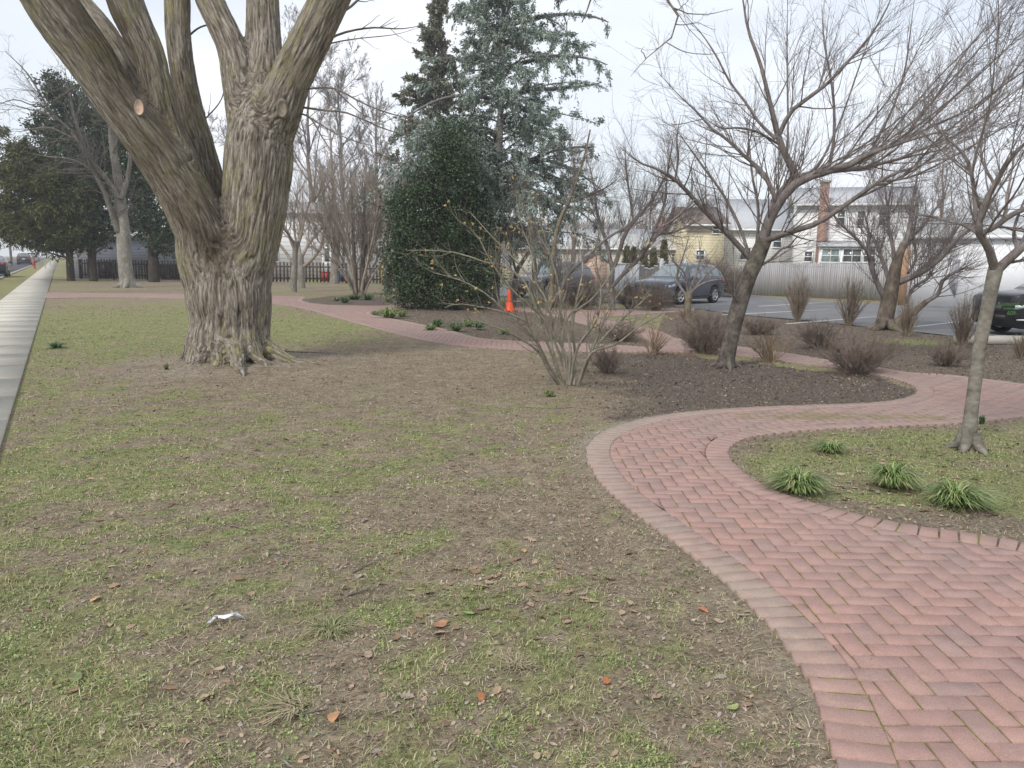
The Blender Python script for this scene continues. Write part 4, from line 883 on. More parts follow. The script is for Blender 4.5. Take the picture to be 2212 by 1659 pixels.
# ================================================================== WITCH HAZEL with yellow tufts
Ys = Yof(1215, 832); c_ = tl(Ys)
M_wh = bark('hazel_bark', (.14, .125, .095), (.22, .2, .155), (.31, .285, .23), (.16, .18, .1), 10, .5, .3)
z3 = lambda l, rs: [(808+x*.2821, 382.9+y*.2821, r_) for (x, y), r_ in zip(l, rs)]
tp_ = lambda n, a=3.5, b_=.8: list(np.linspace(a, b_, n))
SH = [([(1430,1600),(1340,1450),(1260,1280),(1180,1180),(1000,1030),(870,900),(640,780),(480,740),(380,690)], -.6),
 ([(1440,1600),(1380,1400),(1300,1200),(1240,1000),(1150,800),(1000,680),(850,650),(640,580),(430,560),(260,560)], .2),
 ([(1480,1590),(1470,1350),(1380,1200),(1340,1000),(1300,900),(1220,800),(1050,600),(900,450),(730,260)], .5),
 ([(1530,1590),(1540,1350),(1520,1150),(1560,900),(1600,700),(1560,500),(1500,330)], .6),
 ([(1570,1590),(1640,1400),(1720,1200),(1800,1000),(1950,800),(2060,650)], -.3),
 ([(1570,1580),(1650,1380),(1800,1180),(2000,1000),(2111,900)], .9),
 ([(1420,1590),(1320,1450),(1200,1150),(1040,1050),(850,1000),(640,970),(540,1000)], -1.),
 ([(1480,1580),(1440,1250),(1500,1050),(1650,950),(1800,760),(1900,560)], .5),
 ([(1500,1590),(1400,1300),(1280,1050),(1240,800),(1200,560),(1130,380),(1090,150)], .9),
 ([(1450,1590),(1370,1350),(1330,1120),(1150,950),(1000,800),(870,600),(780,430),(640,330)], -.4),
 ([(1560,1590),(1660,1350),(1850,1280),(2020,1150),(2200,1050)], -.6), ([(1500,1590),(1560,1300),(1700,1100),(1740,880),(1700,640),(1720,400)], -.4),
 ([(1490,1590),(1500,1280),(1430,1050),(1420,850),(1350,600),(1290,400),(1260,200)], 0),
 ([(1440,1590),(1250,1330),(1050,1200),(850,1120),(700,1080)], -.5)]
hz = [c_(z3(l, tp_(len(l))), 0, dz, 16) for l, dz in SH]
root = empty('witch_hazel', G(1215, 832), 'bare multi-stemmed shrub with small yellow tufts at its twig tips beside the dark bed', 'shrub')
s0 = stack(hz); s1 = grow(s0, 8.0, 34, .66, .5, .06, .08, 8, .22, rmin=.003, rmax=.007, lenfix=True); s2 = grow(s1, 6.5, 36, .36, .6, .05, .09, 6, .12, rmin=.0022, rmax=.004, lenfix=True); s3 = grow(s2, 3., 36, .16, .6, .05, .1, 4, .2, rmin=.002, lenfix=True)
tm = TM(); tm.add(*s0, 7); tm.add(*s1, 4); tm.add(*s2, 3); tm.add(*s3, 3); tm.build('stems', M_wh, root)
tips = np.vstack([s1[0][:, -1], s2[0][:, -1], s0[0][:, -1]]); tips = tips[rng.permutation(len(tips))[:130]]
M_tuft = island('yellow_petals', [(0, (.50, .34, .12)), (.5, (.60, .45, .19)), (1, (.42, .30, .14))], .7)
K = 9; c = np.repeat(tips, K, 0); d = nrm(rng.normal(size=(len(c), 3))); s_ = rng.uniform(.010, .025, (len(c), 1)); w_ = nrm(np.cross(d, rng.normal(size=d.shape)))*.005
c = c+rng.normal(0, .006, c.shape)
V = np.stack([c-w_, c+w_, c+d*s_+w_*.8, c+d*s_-w_*.8], 1).reshape(-1, 3)
tf = child('yellow_tufts', V, [np.arange(len(V)).reshape(-1, 4)], M_tuft, root); tf['label'] = 'small spidery yellow tufts at the tips of the twigs'; tf['kind'] = 'stuff'
# ================================================================== EVERGREENS
def sprays(c, d, ln, wd, K, jit=.5, droop=0., pos=.03):
    """K slim leaf-like faces around each point c, roughly along direction d"""
    c = np.repeat(c, K, 0); d = np.repeat(d, K, 0); n = len(c)
    d = nrm(d+rng.normal(0, jit, (n, 3))+np.array([0, 0, -droop])); c = c+rng.normal(0, pos, (n, 3))
    s = (ln*rng.uniform(.5, 1.2, n))[:, None]; w_ = nrm(np.cross(d, rng.normal(size=(n, 3))))*(wd*rng.uniform(.6, 1.2, n))[:, None]
    return np.stack([c-w_*.5, c+w_*.5, c+d*s*.6+w_, c+d*s, c+d*s*.6-w_], 1).reshape(-1, 3), np.arange(n*5).reshape(-1, 5)
def along_pts(PR, per, t0=.2):
    Pp, Rp = PR; B, M, _ = Pp.shape; par = np.repeat(np.arange(B), per); t = rng.uniform(t0, 1, len(par))*(M-1); i = np.minimum(t.astype(int), M-2); u = (t-i)[:, None]
    return Pp[par, i]*(1-u)+Pp[par, i+1]*u, nrm(Pp[par, i+1]-Pp[par, i])
def conifer(name, label, base, h, r, R0, crown0, m_b, m_f, extra=(), *, nb=90, droop=.02, dead=0, ln=.16, wd=.035, K=5, per=7, up0=.1, prof=lambda t: (1-t)**.75, hang=0, group=None, lean=(0, 0), d2=2.6, az=None):
    root = empty(name, base, label, 'tree', group); b_ = np.asarray(base, float)
    z = np.linspace(0, h, 18); tp = np.stack([b_[0]+lean[0]*z, b_[1]+lean[1]*z, z], 1); tr = r*(1-.92*z/h)
    mb = MB(); mb.tube(tp, tr, 10); mb.build('trunk', m_b, root, smooth=True)
    t = np.sort(rng.uniform(0, 1, nb)); zz = crown0+(h-crown0)*t*.98; a = rng.uniform(0, 2*math.pi, nb); Lb = R0*prof(t)*rng.uniform(.38, 1.1, nb)+.15
    if az: Lb = Lb*(1+az[1]*np.cos(a-az[0]))
    d = np.stack([np.cos(a), np.sin(a), up0+.25*t], 1); N = 9; Pb = np.empty((nb, N, 3)); Pb[:, 0] = np.stack([b_[0]+lean[0]*zz, b_[1]+lean[1]*zz, zz], 1)
    d = nrm(d)
    for k in range(1, N):
        d = nrm(d+rng.normal(0, .07, (nb, 3))+np.array([0, 0, -droop])); Pb[:, k] = Pb[:, k-1]+d*(Lb/(N-1))[:, None]
    Rb = (.010+.008*Lb)[:, None]*np.linspace(1, .25, N)[None]
    if len(extra): Pb = np.concatenate([Pb, np.array([a for a, _ in extra])]); Rb = np.concatenate([Rb, np.array([b for _, b in extra])])
    s1 = (Pb, Rb); s2 = grow(s1, d2, 48, .34, .6, -droop*1.2, .08, 6, .15, 1, rmin=.004)
    tm = TM(); tm.add(*s1, 4); tm.add(*s2, 3)
    tm.build('branches', m_b, root)
    cs, ds = along_pts(s2, per, .1); c1, d1 = along_pts(s1, per*2, .12); Vf, Ff = sprays(np.vstack([cs, c1]), np.vstack([ds, d1]), ln, wd, K, .5, droop*4, .05)
    if hang:                                       # weeping curtains of foliage
        sel = rng.random(len(cs)) < hang; hs = cs[sel]; n = len(hs); L_ = rng.uniform(.1, 1.2, n)**1.3; nn = 9
        pts = hs[:, None]+np.array([0, 0, -1.])*(np.linspace(0, 1, nn)[None, :, None]*L_[:, None, None])+np.cumsum(rng.normal(0, .02, (n, nn, 3)), 1)
        V2, F2 = sprays(pts.reshape(-1, 3), np.tile([[0, 0, -1.]], (n*nn, 1)), ln*.8, wd, 3, .45, 0, .02)
        Ff = np.vstack([Ff, F2+len(Vf)]); Vf = np.vstack([Vf, V2])
    child('crown', Vf, [Ff], m_f, root); return root
M_cedarb = bark('cedar_bark', (.12, .10, .09), (.19, .167, .155), (.27, .243, .225), None, 10, .3, .5)
M_cedar = island('cedar_needles', [(0, (.165, .21, .175)), (.4, (.24, .295, .255)), (.75, (.32, .38, .34)), (1, (.22, .245, .18))], .8)
M_spruce = island('spruce_needles', [(0, (.13, .14, .095)), (.5, (.21, .215, .16)), (1, (.28, .26, .2))], .8)
M_holly = island('holly_leaves', [(0, (.018, .036, .015)), (.5, (.032, .06, .022)), (.85, (.055, .09, .034)), (1, (.09, .12, .05))], .5, .4)
M_olive = island('olive_needles', [(0, (.05, .062, .022)), (.5, (.09, .10, .034)), (1, (.15, .145, .05))], .8)
M_dbark = bark('dark_bark', (.035, .028, .022), (.06, .05, .04), (.1, .085, .07), None, 8, .3, .5)
cb = G(1068, 657)
cedar = conifer('blue_cedar', 'tall blue-green weeping cedar with a straight trunk, its top out of the picture', cb, 14.5, .2, 4.4, 2.1, M_cedarb, M_cedar, nb=185, droop=.085, ln=.13, wd=.02, K=8, per=9, up0=.28, prof=lambda t: 1.02-.62*t, hang=.07, lean=(.021, 0), d2=2.7, extra=[limb(p_, a, c, 9) for p_, a, c in (([(1075,330,5),(1030,300,4),(960,300,3),(900,330,2),(850,375,1.2),(828,412,.6)], 31, 26.8), ([(1078,290,5),(1020,270,4),(960,285,3),(925,320,2),(900,360,1)], 31, 27.2), ([(1072,400,5),(1020,372,4),(965,375,3),(910,400,2),(880,440,1)], 31, 27), ([(1082,220,5),(1020,205,4),(950,215,3),(890,245,2),(860,275,1)], 31, 28), ([(1070,430,4),(1040,410,3.4),(1000,415,2.6),(965,440,1.8),(950,480,1)], 31, 27.2), ([(1070,440,5),(1120,420,4),(1190,430,3),(1250,455,2),(1290,490,1)], 31, 28.5), ([(1075,360,5),(1130,345,4),(1200,350,3),(1260,380,2),(1310,420,1)], 31, 29), ([(1085,150,5),(1150,130,4),(1220,120,3),(1280,128,2),(1312,140,1)], 31, 30), ([(1085,210,5),(1150,195,4),(1220,190,3),(1270,185,2),(1300,178,1)], 31, 30.6), ([(1088,60,5),(1150,40,4),(1230,30,3),(1290,38,2),(1315,48,1)], 31, 31.4), *[([(1074-k*.3,300+k*9,4),(1040,285+k*10,3.4),((1074+xe)/2,(300+ye)/2+k*2-12,2.6),(xe+18,ye-12,1.6),(xe,ye+12,.8)], 31, ze) for k, (xe, ye, ze) in enumerate([(850,395,26.9),(872,362,27.4),(905,378,26.7),(940,372,26.5),(968,392,26.4),(1000,402,26.5),(886,420,26.6),(925,415,26.4),(1012,440,26.6),(958,430,26.3),(900,300,27.6),(940,290,27.5),(985,330,27.),(1030,380,27),(1240,420,29),(1200,470,28.5),(1270,330,30)])])])
sb = toground(948, 600, 50.)
conifer('dark_spruce', 'dark pointed spruce behind the blue-green cedar, its tip lowest of the two', sb, 17.3, .25, 4.9, 2.2, M_dbark, M_spruce, nb=120, droop=.015, ln=.28, wd=.05, K=7, per=9, up0=-.02, prof=lambda t: (1-t)**.85, d2=2.6)

def leafy(name, label, base, blobs, m_l, m_b, n, ls, trunk_h=2, r=.12, group=None, ragged=.35, cat='tree', sub=None, asp=.36, droop=.1):
    """broadleaf evergreen: leaves clumped on the ends of real twigs inside several lobes"""
    root = empty(name, base, label, cat, group); b_ = np.asarray(base, float)
    c = np.array([x[:3] for x in blobs])+b_*[1, 1, 0]; rad = np.array([x[3:6] for x in blobs]); top = c[:, 2].max()
    tm = TM(); tpz = np.linspace(0, top, 12); tp = np.stack([np.interp(tpz, c[:, 2][np.argsort(c[:, 2])], c[:, 0][np.argsort(c[:, 2])])*.35+b_[0]*.65, np.full(12, b_[1]), tpz], 1)
    mb = MB(); mb.tube(tp, np.linspace(r, r*.2, 12), 9); mb.build('trunk', m_b, root, smooth=True)
    vol = rad.prod(1)**(2/3.); cnt = (n*vol/vol.sum()/26).astype(int)+4; Cs, Ds = [], []; Bp, Br = [], []
    for k in range(len(c)):
        u = nrm(rng.normal(size=(cnt[k], 3))); f = rng.uniform(.25, 1, cnt[k])**.45*(1+rng.normal(0, ragged*.35, cnt[k])); p = c[k]+u*rad[k]*f[:, None]; p[:, 2] = np.maximum(p[:, 2], .08)
        Cs.append(p); Ds.append(u)
        for q_ in p[:max(4, cnt[k]//9)]:
            zb = max(.15, q_[2]*.72-.1); a = np.array([np.interp(zb, tpz, tp[:, 0]), b_[1], zb]); mid = (a+q_)/2+rng.normal(0, .12, 3); pp = resample([a, mid, q_], 7); Bp.append(pp); Br.append(np.linspace(r*.28, .006, 7))
    tm.add(np.array(Bp), np.array(Br), 4); tm.build('branches', m_b, root)
    Cs = np.vstack(Cs); Ds = np.vstack(Ds); K = 26; m_ = len(Cs)
    cl = np.repeat(Cs, K, 0)+rng.normal(0, 1, (m_*K, 3))*np.repeat(rng.uniform(.07, .2, m_), K)[:, None]; dd = np.repeat(Ds, K, 0)
    cl[:, 2] = np.maximum(cl[:, 2], .04)
    Vf, Ff = sprays(cl, dd*np.array([1, 1, .3]) if asp < .3 else dd, ls, ls*asp, 1, .6 if asp < .3 else .9, droop, .01)
    child('crown', Vf, [Ff], m_l, root); return root
hbp = G(950, 668)
s_ = Yof(950, 668)/FPX                              # metres per px there
def hb(px, py, rx, ry, dy=0): gx = (px-950)*s_; return (gx, dy, (668-py)*s_*1.0, rx*s_, rx*s_*.9, ry*s_)
leafy('holly_tree', 'dense dark green holly reaching to the ground, in front of the cedar', hbp, [hb(955,600,95,62), hb(905,565,62,80), hb(1010,580,60,80,.5), hb(930,500,82,80), hb(985,470,78,80,.4), hb(900,460,50,60), hb(955,400,66,66), hb(985,350,52,60), hb(960,318,32,40), hb(1015,420,44,60,.5), hb(845,560,26,40), hb(862,455,22,28), hb(1045,585,26,40), hb(870,520,26,50), hb(860,610,28,36), hb(1030,640,34,24,.3), hb(880,645,36,22), hb(1040,520,30,70,.5)], M_holly, M_dbark, 62000, .07, r=.12, ragged=.75)
# dark evergreens over the pavement
Ye = 50.; 
def eb(px0): 
    b_ = toground(px0, 600, Ye); k = Ye/FPX*1.02
    return b_, (lambda px, py, rx, ry, dy=0: ((px-px0)*k, dy, CAM_H+(563+(px-1106)*.014-py)*k, rx*k, rx*k*.9, ry*k))
b_, e = eb(172)
leafy('spreading_yew', 'spreading olive-green evergreen overhanging the pavement, leftmost of the dark evergreens', b_, [e(60,500,60,30), e(120,470,75,45), e(40,450,50,30), e(90,400,62,40), e(150,420,70,60), e(30,380,30,20), e(170,500,40,40), e(75,350,50,30), e(120,520,50,24), e(20,300,22,14), e(20,480,26,20)], M_olive, M_dbark, 52000, .26, r=.24, ragged=1.1, asp=.13, droop=.35)
b_, e = eb(200)
leafy('tall_evergreen', 'tall dark green evergreen with a bare lower trunk behind the forked grey tree', b_, [e(200,420,60,70), e(170,330,60,60), e(215,300,55,60), e(180,250,50,45), e(230,370,50,60), e(150,215,34,26), e(240,480,34,30), e(205,510,36,22), e(120,290,34,24), e(260,300,40,50)], M_holly, M_dbark, 34000, .16, r=.26, ragged=.7)
b_, e = eb(318)
leafy('evergreen_by_fence', 'dark green holly with a thick trunk at the picket fence, left of the huge trunk', b_, [e(318,430,50,60), e(345,480,46,40), e(300,470,36,46), e(360,530,38,22), e(330,380,44,44), e(290,400,40,40), e(378,500,30,34), e(300,330,44,40)], M_holly, M_dbark, 17000, .15, r=.34, ragged=.7)
# small conical arborvitae by the white fence
M_arb = island('arborvitae', [(0, (.06, .07, .02)), (.5, (.10, .11, .035)), (1, (.16, .15, .05))], .85)
def arb(px, top, bot_y, Y_, wpx, label):
    b_ = toground(px, bot_y, Y_); h_ = P(px, top, Y_)[2]; root = empty('arborvitae', b_, label, 'shrub', 'small conical evergreens by the white fence'); wm = wpx*Y_/FPX/2
    mb = MB(); mb.tube([[b_[0], b_[1], 0], [b_[0], b_[1], h_*.9]], [.05, .01], 6); mb.build('trunk', M_dbark, root)
    n = 1500; t = rng.random(n)**.8; a = rng.uniform(0, 6.283, n); rr = wm*np.minimum(1, (1-t)*1.8)*np.sqrt(rng.uniform(.3, 1, n)); c = np.stack([b_[0]+rr*np.cos(a), b_[1]+rr*np.sin(a), .1+t*(h_-.15)], 1)
    Vf, Ff = sprays(c, np.stack([np.cos(a)*.4, np.sin(a)*.4, np.ones(n)], 1), .22, .05, 2, .3); child('crown', Vf, [Ff], M_arb, root)
for px, top, w_, l_ in ((1432,523,15,'tallest narrow conical evergreen, right end of its row in front of the grey roofed house'),(1410,541,13,'small conical evergreen second from the right of its row'),(1389,540,14,'small conical evergreen in the middle of its row'),(1367,538,13,'small conical evergreen second from the left of its row'),(1352,536,9,'thinnest small conical evergreen at the left end of its row')):
    arb(px, top, 600, 45., w_, l_)

# ================================================================== SHRUBS
def shrub(name, label, px, py, wpx, hpx, style, group=None, dz=0):
    b_ = G(px, py); k = b_[1]/FPX*1.02; Wd = wpx*k/2*(1.32 if style == 'dense' else 1.12); Hh = hpx*k*1.02; root = empty(name, b_, label, 'shrub', group)
    cfg = {'twiggy': dict(n=36, sp=.55, m=M_twg, l2=(5, 26, .42), l3=(4.5, 28, .5), up=.10, r=.010, wig=.05),
           'dense': dict(n=75, sp=.9, m=M_dense, l2=(17, 42, .45), l3=(17, 42, .55), up=.03, r=.009, wig=.14),
           'cane': dict(n=34, sp=.7, m=M_cane, l2=(6.5, 36, .45), l3=(6, 34, .5), up=.02, r=.008, wig=.12),
           'vase': dict(n=60, sp=.42, m=M_twg, l2=(9, 22, .42), l3=(9, 22, .5), up=.10, r=.009, wig=.11)}[style]
    n = cfg['n']; a = rng.uniform(0, 6.283, n); q_ = np.sqrt(rng.random(n)); N = 9; Pp = np.empty((n, N, 3)); Pp[:, 0] = b_+np.stack([np.cos(a)*q_*Wd*.16, np.sin(a)*q_*Wd*.16, np.zeros(n)], 1)
    tgt = b_+np.stack([np.cos(a)*q_*Wd*.9, np.sin(a)*q_*Wd*.9, Hh*(1-.45*q_**2)*rng.uniform(.7, 1.02, n)], 1)
    for j in range(1, N):
        t = j/(N-1); f = t**(1.35 if style != 'dense' else 1.1); Pp[:, j, :2] = Pp[:, 0, :2]*(1-f)+tgt[:, :2]*f; Pp[:, j, 2] = Pp[:, 0, 2]*(1-t)+tgt[:, 2]*t
    Pp[:, 1:] += rng.normal(0, cfg['wig']*.25*Wd, (n, N-1, 3))*.5
    s0 = (Pp, (cfg['r']*rng.uniform(.7, 1.3, n))[:, None]*np.linspace(1, .3, N)[None]); s1 = grow(s0, cfg['l2'][0], cfg['l2'][1], cfg['l2'][2], .6, cfg['up'], cfg['wig'], 6, .15, rmin=.003); s2 = grow(s1, cfg['l3'][0], cfg['l3'][1], cfg['l3'][2], .7, cfg['up'], cfg['wig'], 5, .1, rmin=.0022)
    tm = TM(); tm.add(*s0, 5); tm.add(*s1, 3); tm.add(*s2, 3)
    if style == 'dense': s3 = grow(s2, 12, 40, .8, .8, .02, .15, 4, .1, rmin=.0018, minlen=.04); tm.add(*s3, 3)
    o = tm.build('stems', cfg['m'], root)
    return root
M_twg = bark('shrub_twig', (0.134, 0.101, 0.073), (0.224, 0.174, 0.129), (0.325, 0.263, 0.202), None, 8, .4, .2)
M_dense = bark('barberry_twig', (0.132, 0.103, 0.084), (0.218, 0.172, 0.143), (0.330, 0.264, 0.222), None, 8, .4, .2)
M_cane = bark('cane_twig', (.17, .115, .07), (.27, .195, .125), (.36, .28, .19), None, 8, .4, .2)
shrub('dense_shrub', 'rounded dark reddish-brown bare shrub just left of the cherry trunk', 1525, 764, 120, 92, 'dense')
shrub('cane_shrub', 'tan shrub of thin upright canes left of the dark rounded shrub', 1410, 766, 92, 84, 'cane')
shrub('cane_shrub', 'tan-stemmed spreading shrub with dry leaves at its foot, right of the cherry trunk', 1663, 782, 118, 88, 'cane')
shrub('dense_shrub', 'widest dark brown bare shrub beside the rounded tip of the mulch bed', 1850, 806, 170, 100, 'dense')
shrub('dense_shrub', 'dark brown bare shrub behind the path, left of the multi-limbed brown tree', 1768, 752, 100, 62, 'dense')
shrub('dense_shrub', 'low dark bare shrub behind the cherry trunk at the far side of the path', 1640, 722, 90, 44, 'dense')
shrub('vase_shrub', 'upright vase-shaped bare shrub in front of the grey fence, left one of the pair', 1723, 694, 66, 108, 'vase')
shrub('vase_shrub', 'upright vase-shaped bare shrub in front of the grey fence, right one of the pair', 1833, 702, 84, 100, 'vase')
shrub('vase_shrub', 'slim bare shrub behind the brown tree, at the car park edge', 1958, 726, 62, 92, 'vase')
shrub('vase_shrub', 'tall bushy bare shrub close to the left of the pale right-hand trunk', 2078, 748, 70, 118, 'vase')
shrub('dense_shrub', 'reddish low bare shrub below the tall bushy one, left of the pale trunk', 2045, 790, 90, 56, 'dense')
shrub('dense_shrub', 'small cut-back dark shrub right of the witch hazel stems', 1312, 806, 70, 62, 'dense')
shrub('dense_shrub', 'low dark bare shrub beside the path behind the witch hazel', 1338, 735, 110, 40, 'dense')
shrub('cane_shrub', 'small thin-stemmed shrub in front of the dark grey car', 1480, 690, 60, 40, 'cane')
shrub('dense_shrub', 'bare shrub at the nose of the dark grey car', 1410, 672, 90, 62, 'dense')
shrub('dense_shrub', 'tall brown bare shrub in front of the pewter car', 1262, 668, 110, 64, 'dense')
shrub('dense_shrub', 'brown bare shrub at the front wheel of the pewter car', 1196, 664, 70, 44, 'dense')
shrub('dense_shrub', 'brown bare shrub between the two parked cars', 1362, 668, 70, 66, 'dense')
shrub('vase_shrub', 'thin bare shrub at the picture edge below the black truck', 2206, 775, 60, 60, 'vase')
shrub('dense_shrub', 'reddish low bare shrub under the holly', 985, 668, 70, 26, 'dense')
# short tree in front of the dark car
Yq = Yof(1488, 694); c_ = tl(Yq)
bare_tree('stubby_tree', 'stubby little tree with a swollen cut trunk in front of the dark grey car', 'tree', G(1488, 694), [c_([(1487,697,7),(1487,675,6),(1486,655,7),(1487,640,8),(1486,630,6)], 0, 0, 12)],
 [c_(p_, a, e) for p_, a, e in (([(1484,640,4),(1470,620,3.4),(1462,600,3),(1470,570,2.4),(1480,540,2),(1490,505,1.5)], 0, .4), ([(1489,640,4.4),(1500,625,3.6),(1520,612,3),(1545,605,2.4),(1580,603,1.6)], 0, -.4), ([(1488,632,3.4),(1500,600,2.8),(1512,560,2.2),(1510,520,1.6)], 0, .4), ([(1486,632,3),(1478,590,2.4),(1452,560,1.8),(1440,530,1.3)], 0, -.4), ([(1488,634,3),(1530,590,2.2),(1560,560,1.6),(1575,520,1.2)], 0, .3))],
 M_lich, LV(1.6, 1.6, 1.4, .06), crown_mat=M_ctwig)

# ================================================================== grass clumps (strap leaves)
M_strap = island('strap_leaves', [(0, (.08, .135, .038)), (.4, (.145, .215, .062)), (.75, (.24, .31, .10)), (.9, (.36, .39, .16)), (1, (.42, .36, .2))], .5, .35)
M_daff = island('daffodil_leaves', [(0, (.04, .09, .03)), (.6, (.08, .15, .045)), (1, (.15, .22, .07))], .5, .35)
def clump(name, label, px, py, wpx, hpx, n, m_=None, lean=(0, 0), wd=.005, group=None, upright=False):
    b_ = G(px, py); k = b_[1]/FPX*1.02; R0 = wpx*k/2; h0 = hpx*k; a = rng.uniform(0, 6.283, n); N = 7
    q_ = rng.random(n)**.5; base = b_+np.stack([np.cos(a)*q_*R0*.28, np.sin(a)*q_*R0*.28, np.zeros(n)], 1); a2 = a+rng.normal(0, .7, n)
    L_ = R0*rng.uniform(.55, 1.25, n)*(.35 if upright else 1); hh = h0*rng.uniform(.45, 1.1, n)*(1 if upright else 1.-.35*q_)
    t = np.linspace(0, 1, N)[None, :, None]; d = np.stack([np.cos(a2)+lean[0], np.sin(a2)+lean[1], 0*a], 1)[:, None]
    z = (np.sin(np.minimum(t[..., 0]*2.35, 3.1))*hh[:, None] if not upright else t[..., 0]*hh[:, None]); 
    Pp = base[:, None]+d*L_[:, None, None]*t**(1.25)*.95; Pp[..., 2] = np.maximum(z, .006+.01*t[..., 0])+base[:, None, 2]; Pp[:, 1:] += rng.normal(0, .004, (n, N-1, 3))
    T = np.diff(Pp, axis=1); T = np.concatenate([T, T[:, -1:]], 1); side = nrm(np.cross(T, np.array([0, 0, 1.])))*(wd*np.array([.6, 1, 1, .95, .8, .5, .08]))[None, :, None]*rng.uniform(.7, 1.2, n)[:, None, None]
    V = np.stack([Pp-side, Pp+side], 2).reshape(n, N*2, 3); i = np.arange(N-1)*2; q4 = np.stack([i, i+1, i+3, i+2], 1); F = (q4[None]+(np.arange(n)*N*2)[:, None, None]).reshape(-1, 4)
    o = mk(name, V.reshape(-1, 3), [F], m_ or M_strap, loc=b_); return tag(o, label, 'grass clump', group)
gg = 'clumps of strap-leaved grass in the right-hand bed'
clump('grass_clump', 'arching green grass clump right beside the brick edge, nearest the path bend', 1722, 1062, 128, 50, 620, group=gg, wd=.0042)
clump('grass_clump', 'middle arching grass clump in the right-hand bed, with dead leaves at its left', 1925, 1052, 112, 52, 560, group=gg, wd=.0042, lean=(.15, -.1))
clump('grass_clump', 'widest arching grass clump in the right-hand bed, farthest right of the three big ones', 2058, 1090, 140, 50, 640, group=gg, wd=.0042, lean=(.25, -.15))
clump('grass_clump', 'small sparse grass clump farther back in the right-hand bed', 1792, 978, 84, 28, 230, group=gg, wd=.0042)
clump('grass_clump', 'short upright dark green clump just right of the pale slender trunk', 2120, 917, 22, 20, 90, M_daff, group=gg, upright=True)
g3 = 'green clumps in the mulch beds along the far path'
for px, py, w_, h_, l_ in ((745,654,30,14,'small round green clump at the left of the round mulch bed'),(728,650,26,10,'greyish green low clump at the left tip of the round bed'),(795,648,40,14,'flat green clump right of the crape myrtle foot'),(765,647,50,12,'long low green clump at the crape myrtle foot'),(838,652,18,9,'tiny dark green clump near the holly'),(842,688,60,26,'tall green clump at the left tip of the bed below the holly'),(868,684,28,16,'green clump in the shade of the holly'),(812,682,22,12,'small clump at the pointed end of the holly bed'),(945,706,30,18,'round green clump in the middle of the holly bed'),(985,716,44,22,'wide bright green clump in the holly bed beside the path'),(930,715,30,16,'loose green clump beside the path edge'),(1012,706,32,18,'green clump between the wide clump and the cone'),(1035,712,26,18,'right-hand green clump of the holly bed'),(1090,722,26,14,'small green clump right of the others in the holly bed'),(1186,856,22,14,'small bright tuft at the foot of the witch hazel, on its left'),(1290,662,16,9,'tiny clump by the far path')):
    clump('green_clump', l_, px, py, w_, h_, 150, M_daff if px % 2 else M_strap, group=g3, wd=.012 if py < 800 else .006)
clump('grass_tuft', 'single bright tuft growing against the left roots of the huge tree', 360, 806, 16, 22, 60, M_daff, wd=.005, upright=True)
clump('grass_tuft', 'lush tuft in the lawn near the pavement, left of the huge tree', 122, 752, 46, 14, 150, M_daff, wd=.006)
clump('grass_tuft', 'tuft of long pale dead and green blades near the white paper scrap', 715, 1362, 120, 18, 200, island('dry_green_blades', [(0, (.12, .15, .06)), (.5, (.26, .26, .13)), (1, (.42, .36, .22))], .6), wd=.0022)
clump('dry_tuft', 'flat tuft of straw-coloured dead grass at the bottom centre of the lawn', 640, 1528, 130, 5, 70, island('straw_blades', [(0, (.24, .2, .12)), (1, (.42, .36, .24))], .6), wd=.0022, lean=(-.6, -.2))
clump('dry_tuft', 'small straw-coloured dead tuft right of the rust-orange leaf', 1115, 1440, 90, 6, 60, bpy.data.materials['straw_blades'], wd=.0022, lean=(.1, .3))

# ================================================================== traffic cone
cp = G(1100, 672); k = cp[1]/FPX*1.02; hC = 50*k
root = empty('traffic_cone', cp, 'orange traffic cone standing on the path beside the cedar trunk', 'traffic cone')
M_or = plain('cone_orange', (.78, .085, .012), .55, .4); ax = lambda *a: a
mb = MB(); rb__ = 12*k; zs = [.02, .03, .36, .37, .40, .42, .86, .97, 1.0]; rs = [.84, .82, .55, .50, .48, .52, .19, .12, .09]
mb.tube([[cp[0], cp[1], z*hC] for z in zs], [r_*rb__ for r_ in rs], 20); mb.build('cone_body', M_or, root, smooth=True)
mb = MB(); a_ = .5; A3 = np.array([[math.cos(a_), math.sin(a_), 0], [-math.sin(a_), math.cos(a_), 0], [0, 0, 1]])
mb.box([cp[0], cp[1], .02], (rb__*2.2, rb__*2.2, .035), A3); mb.build('base', plain('cone_base', (.62, .07, .012), .7), root)
mb = MB(); mb.tube([[cp[0], cp[1], z*hC] for z in (.385, .40)], [rb__*.508, rb__*.50], 20, cap=False); mb.build('band', plain('dark_band', (.05, .04, .05), .6), root)
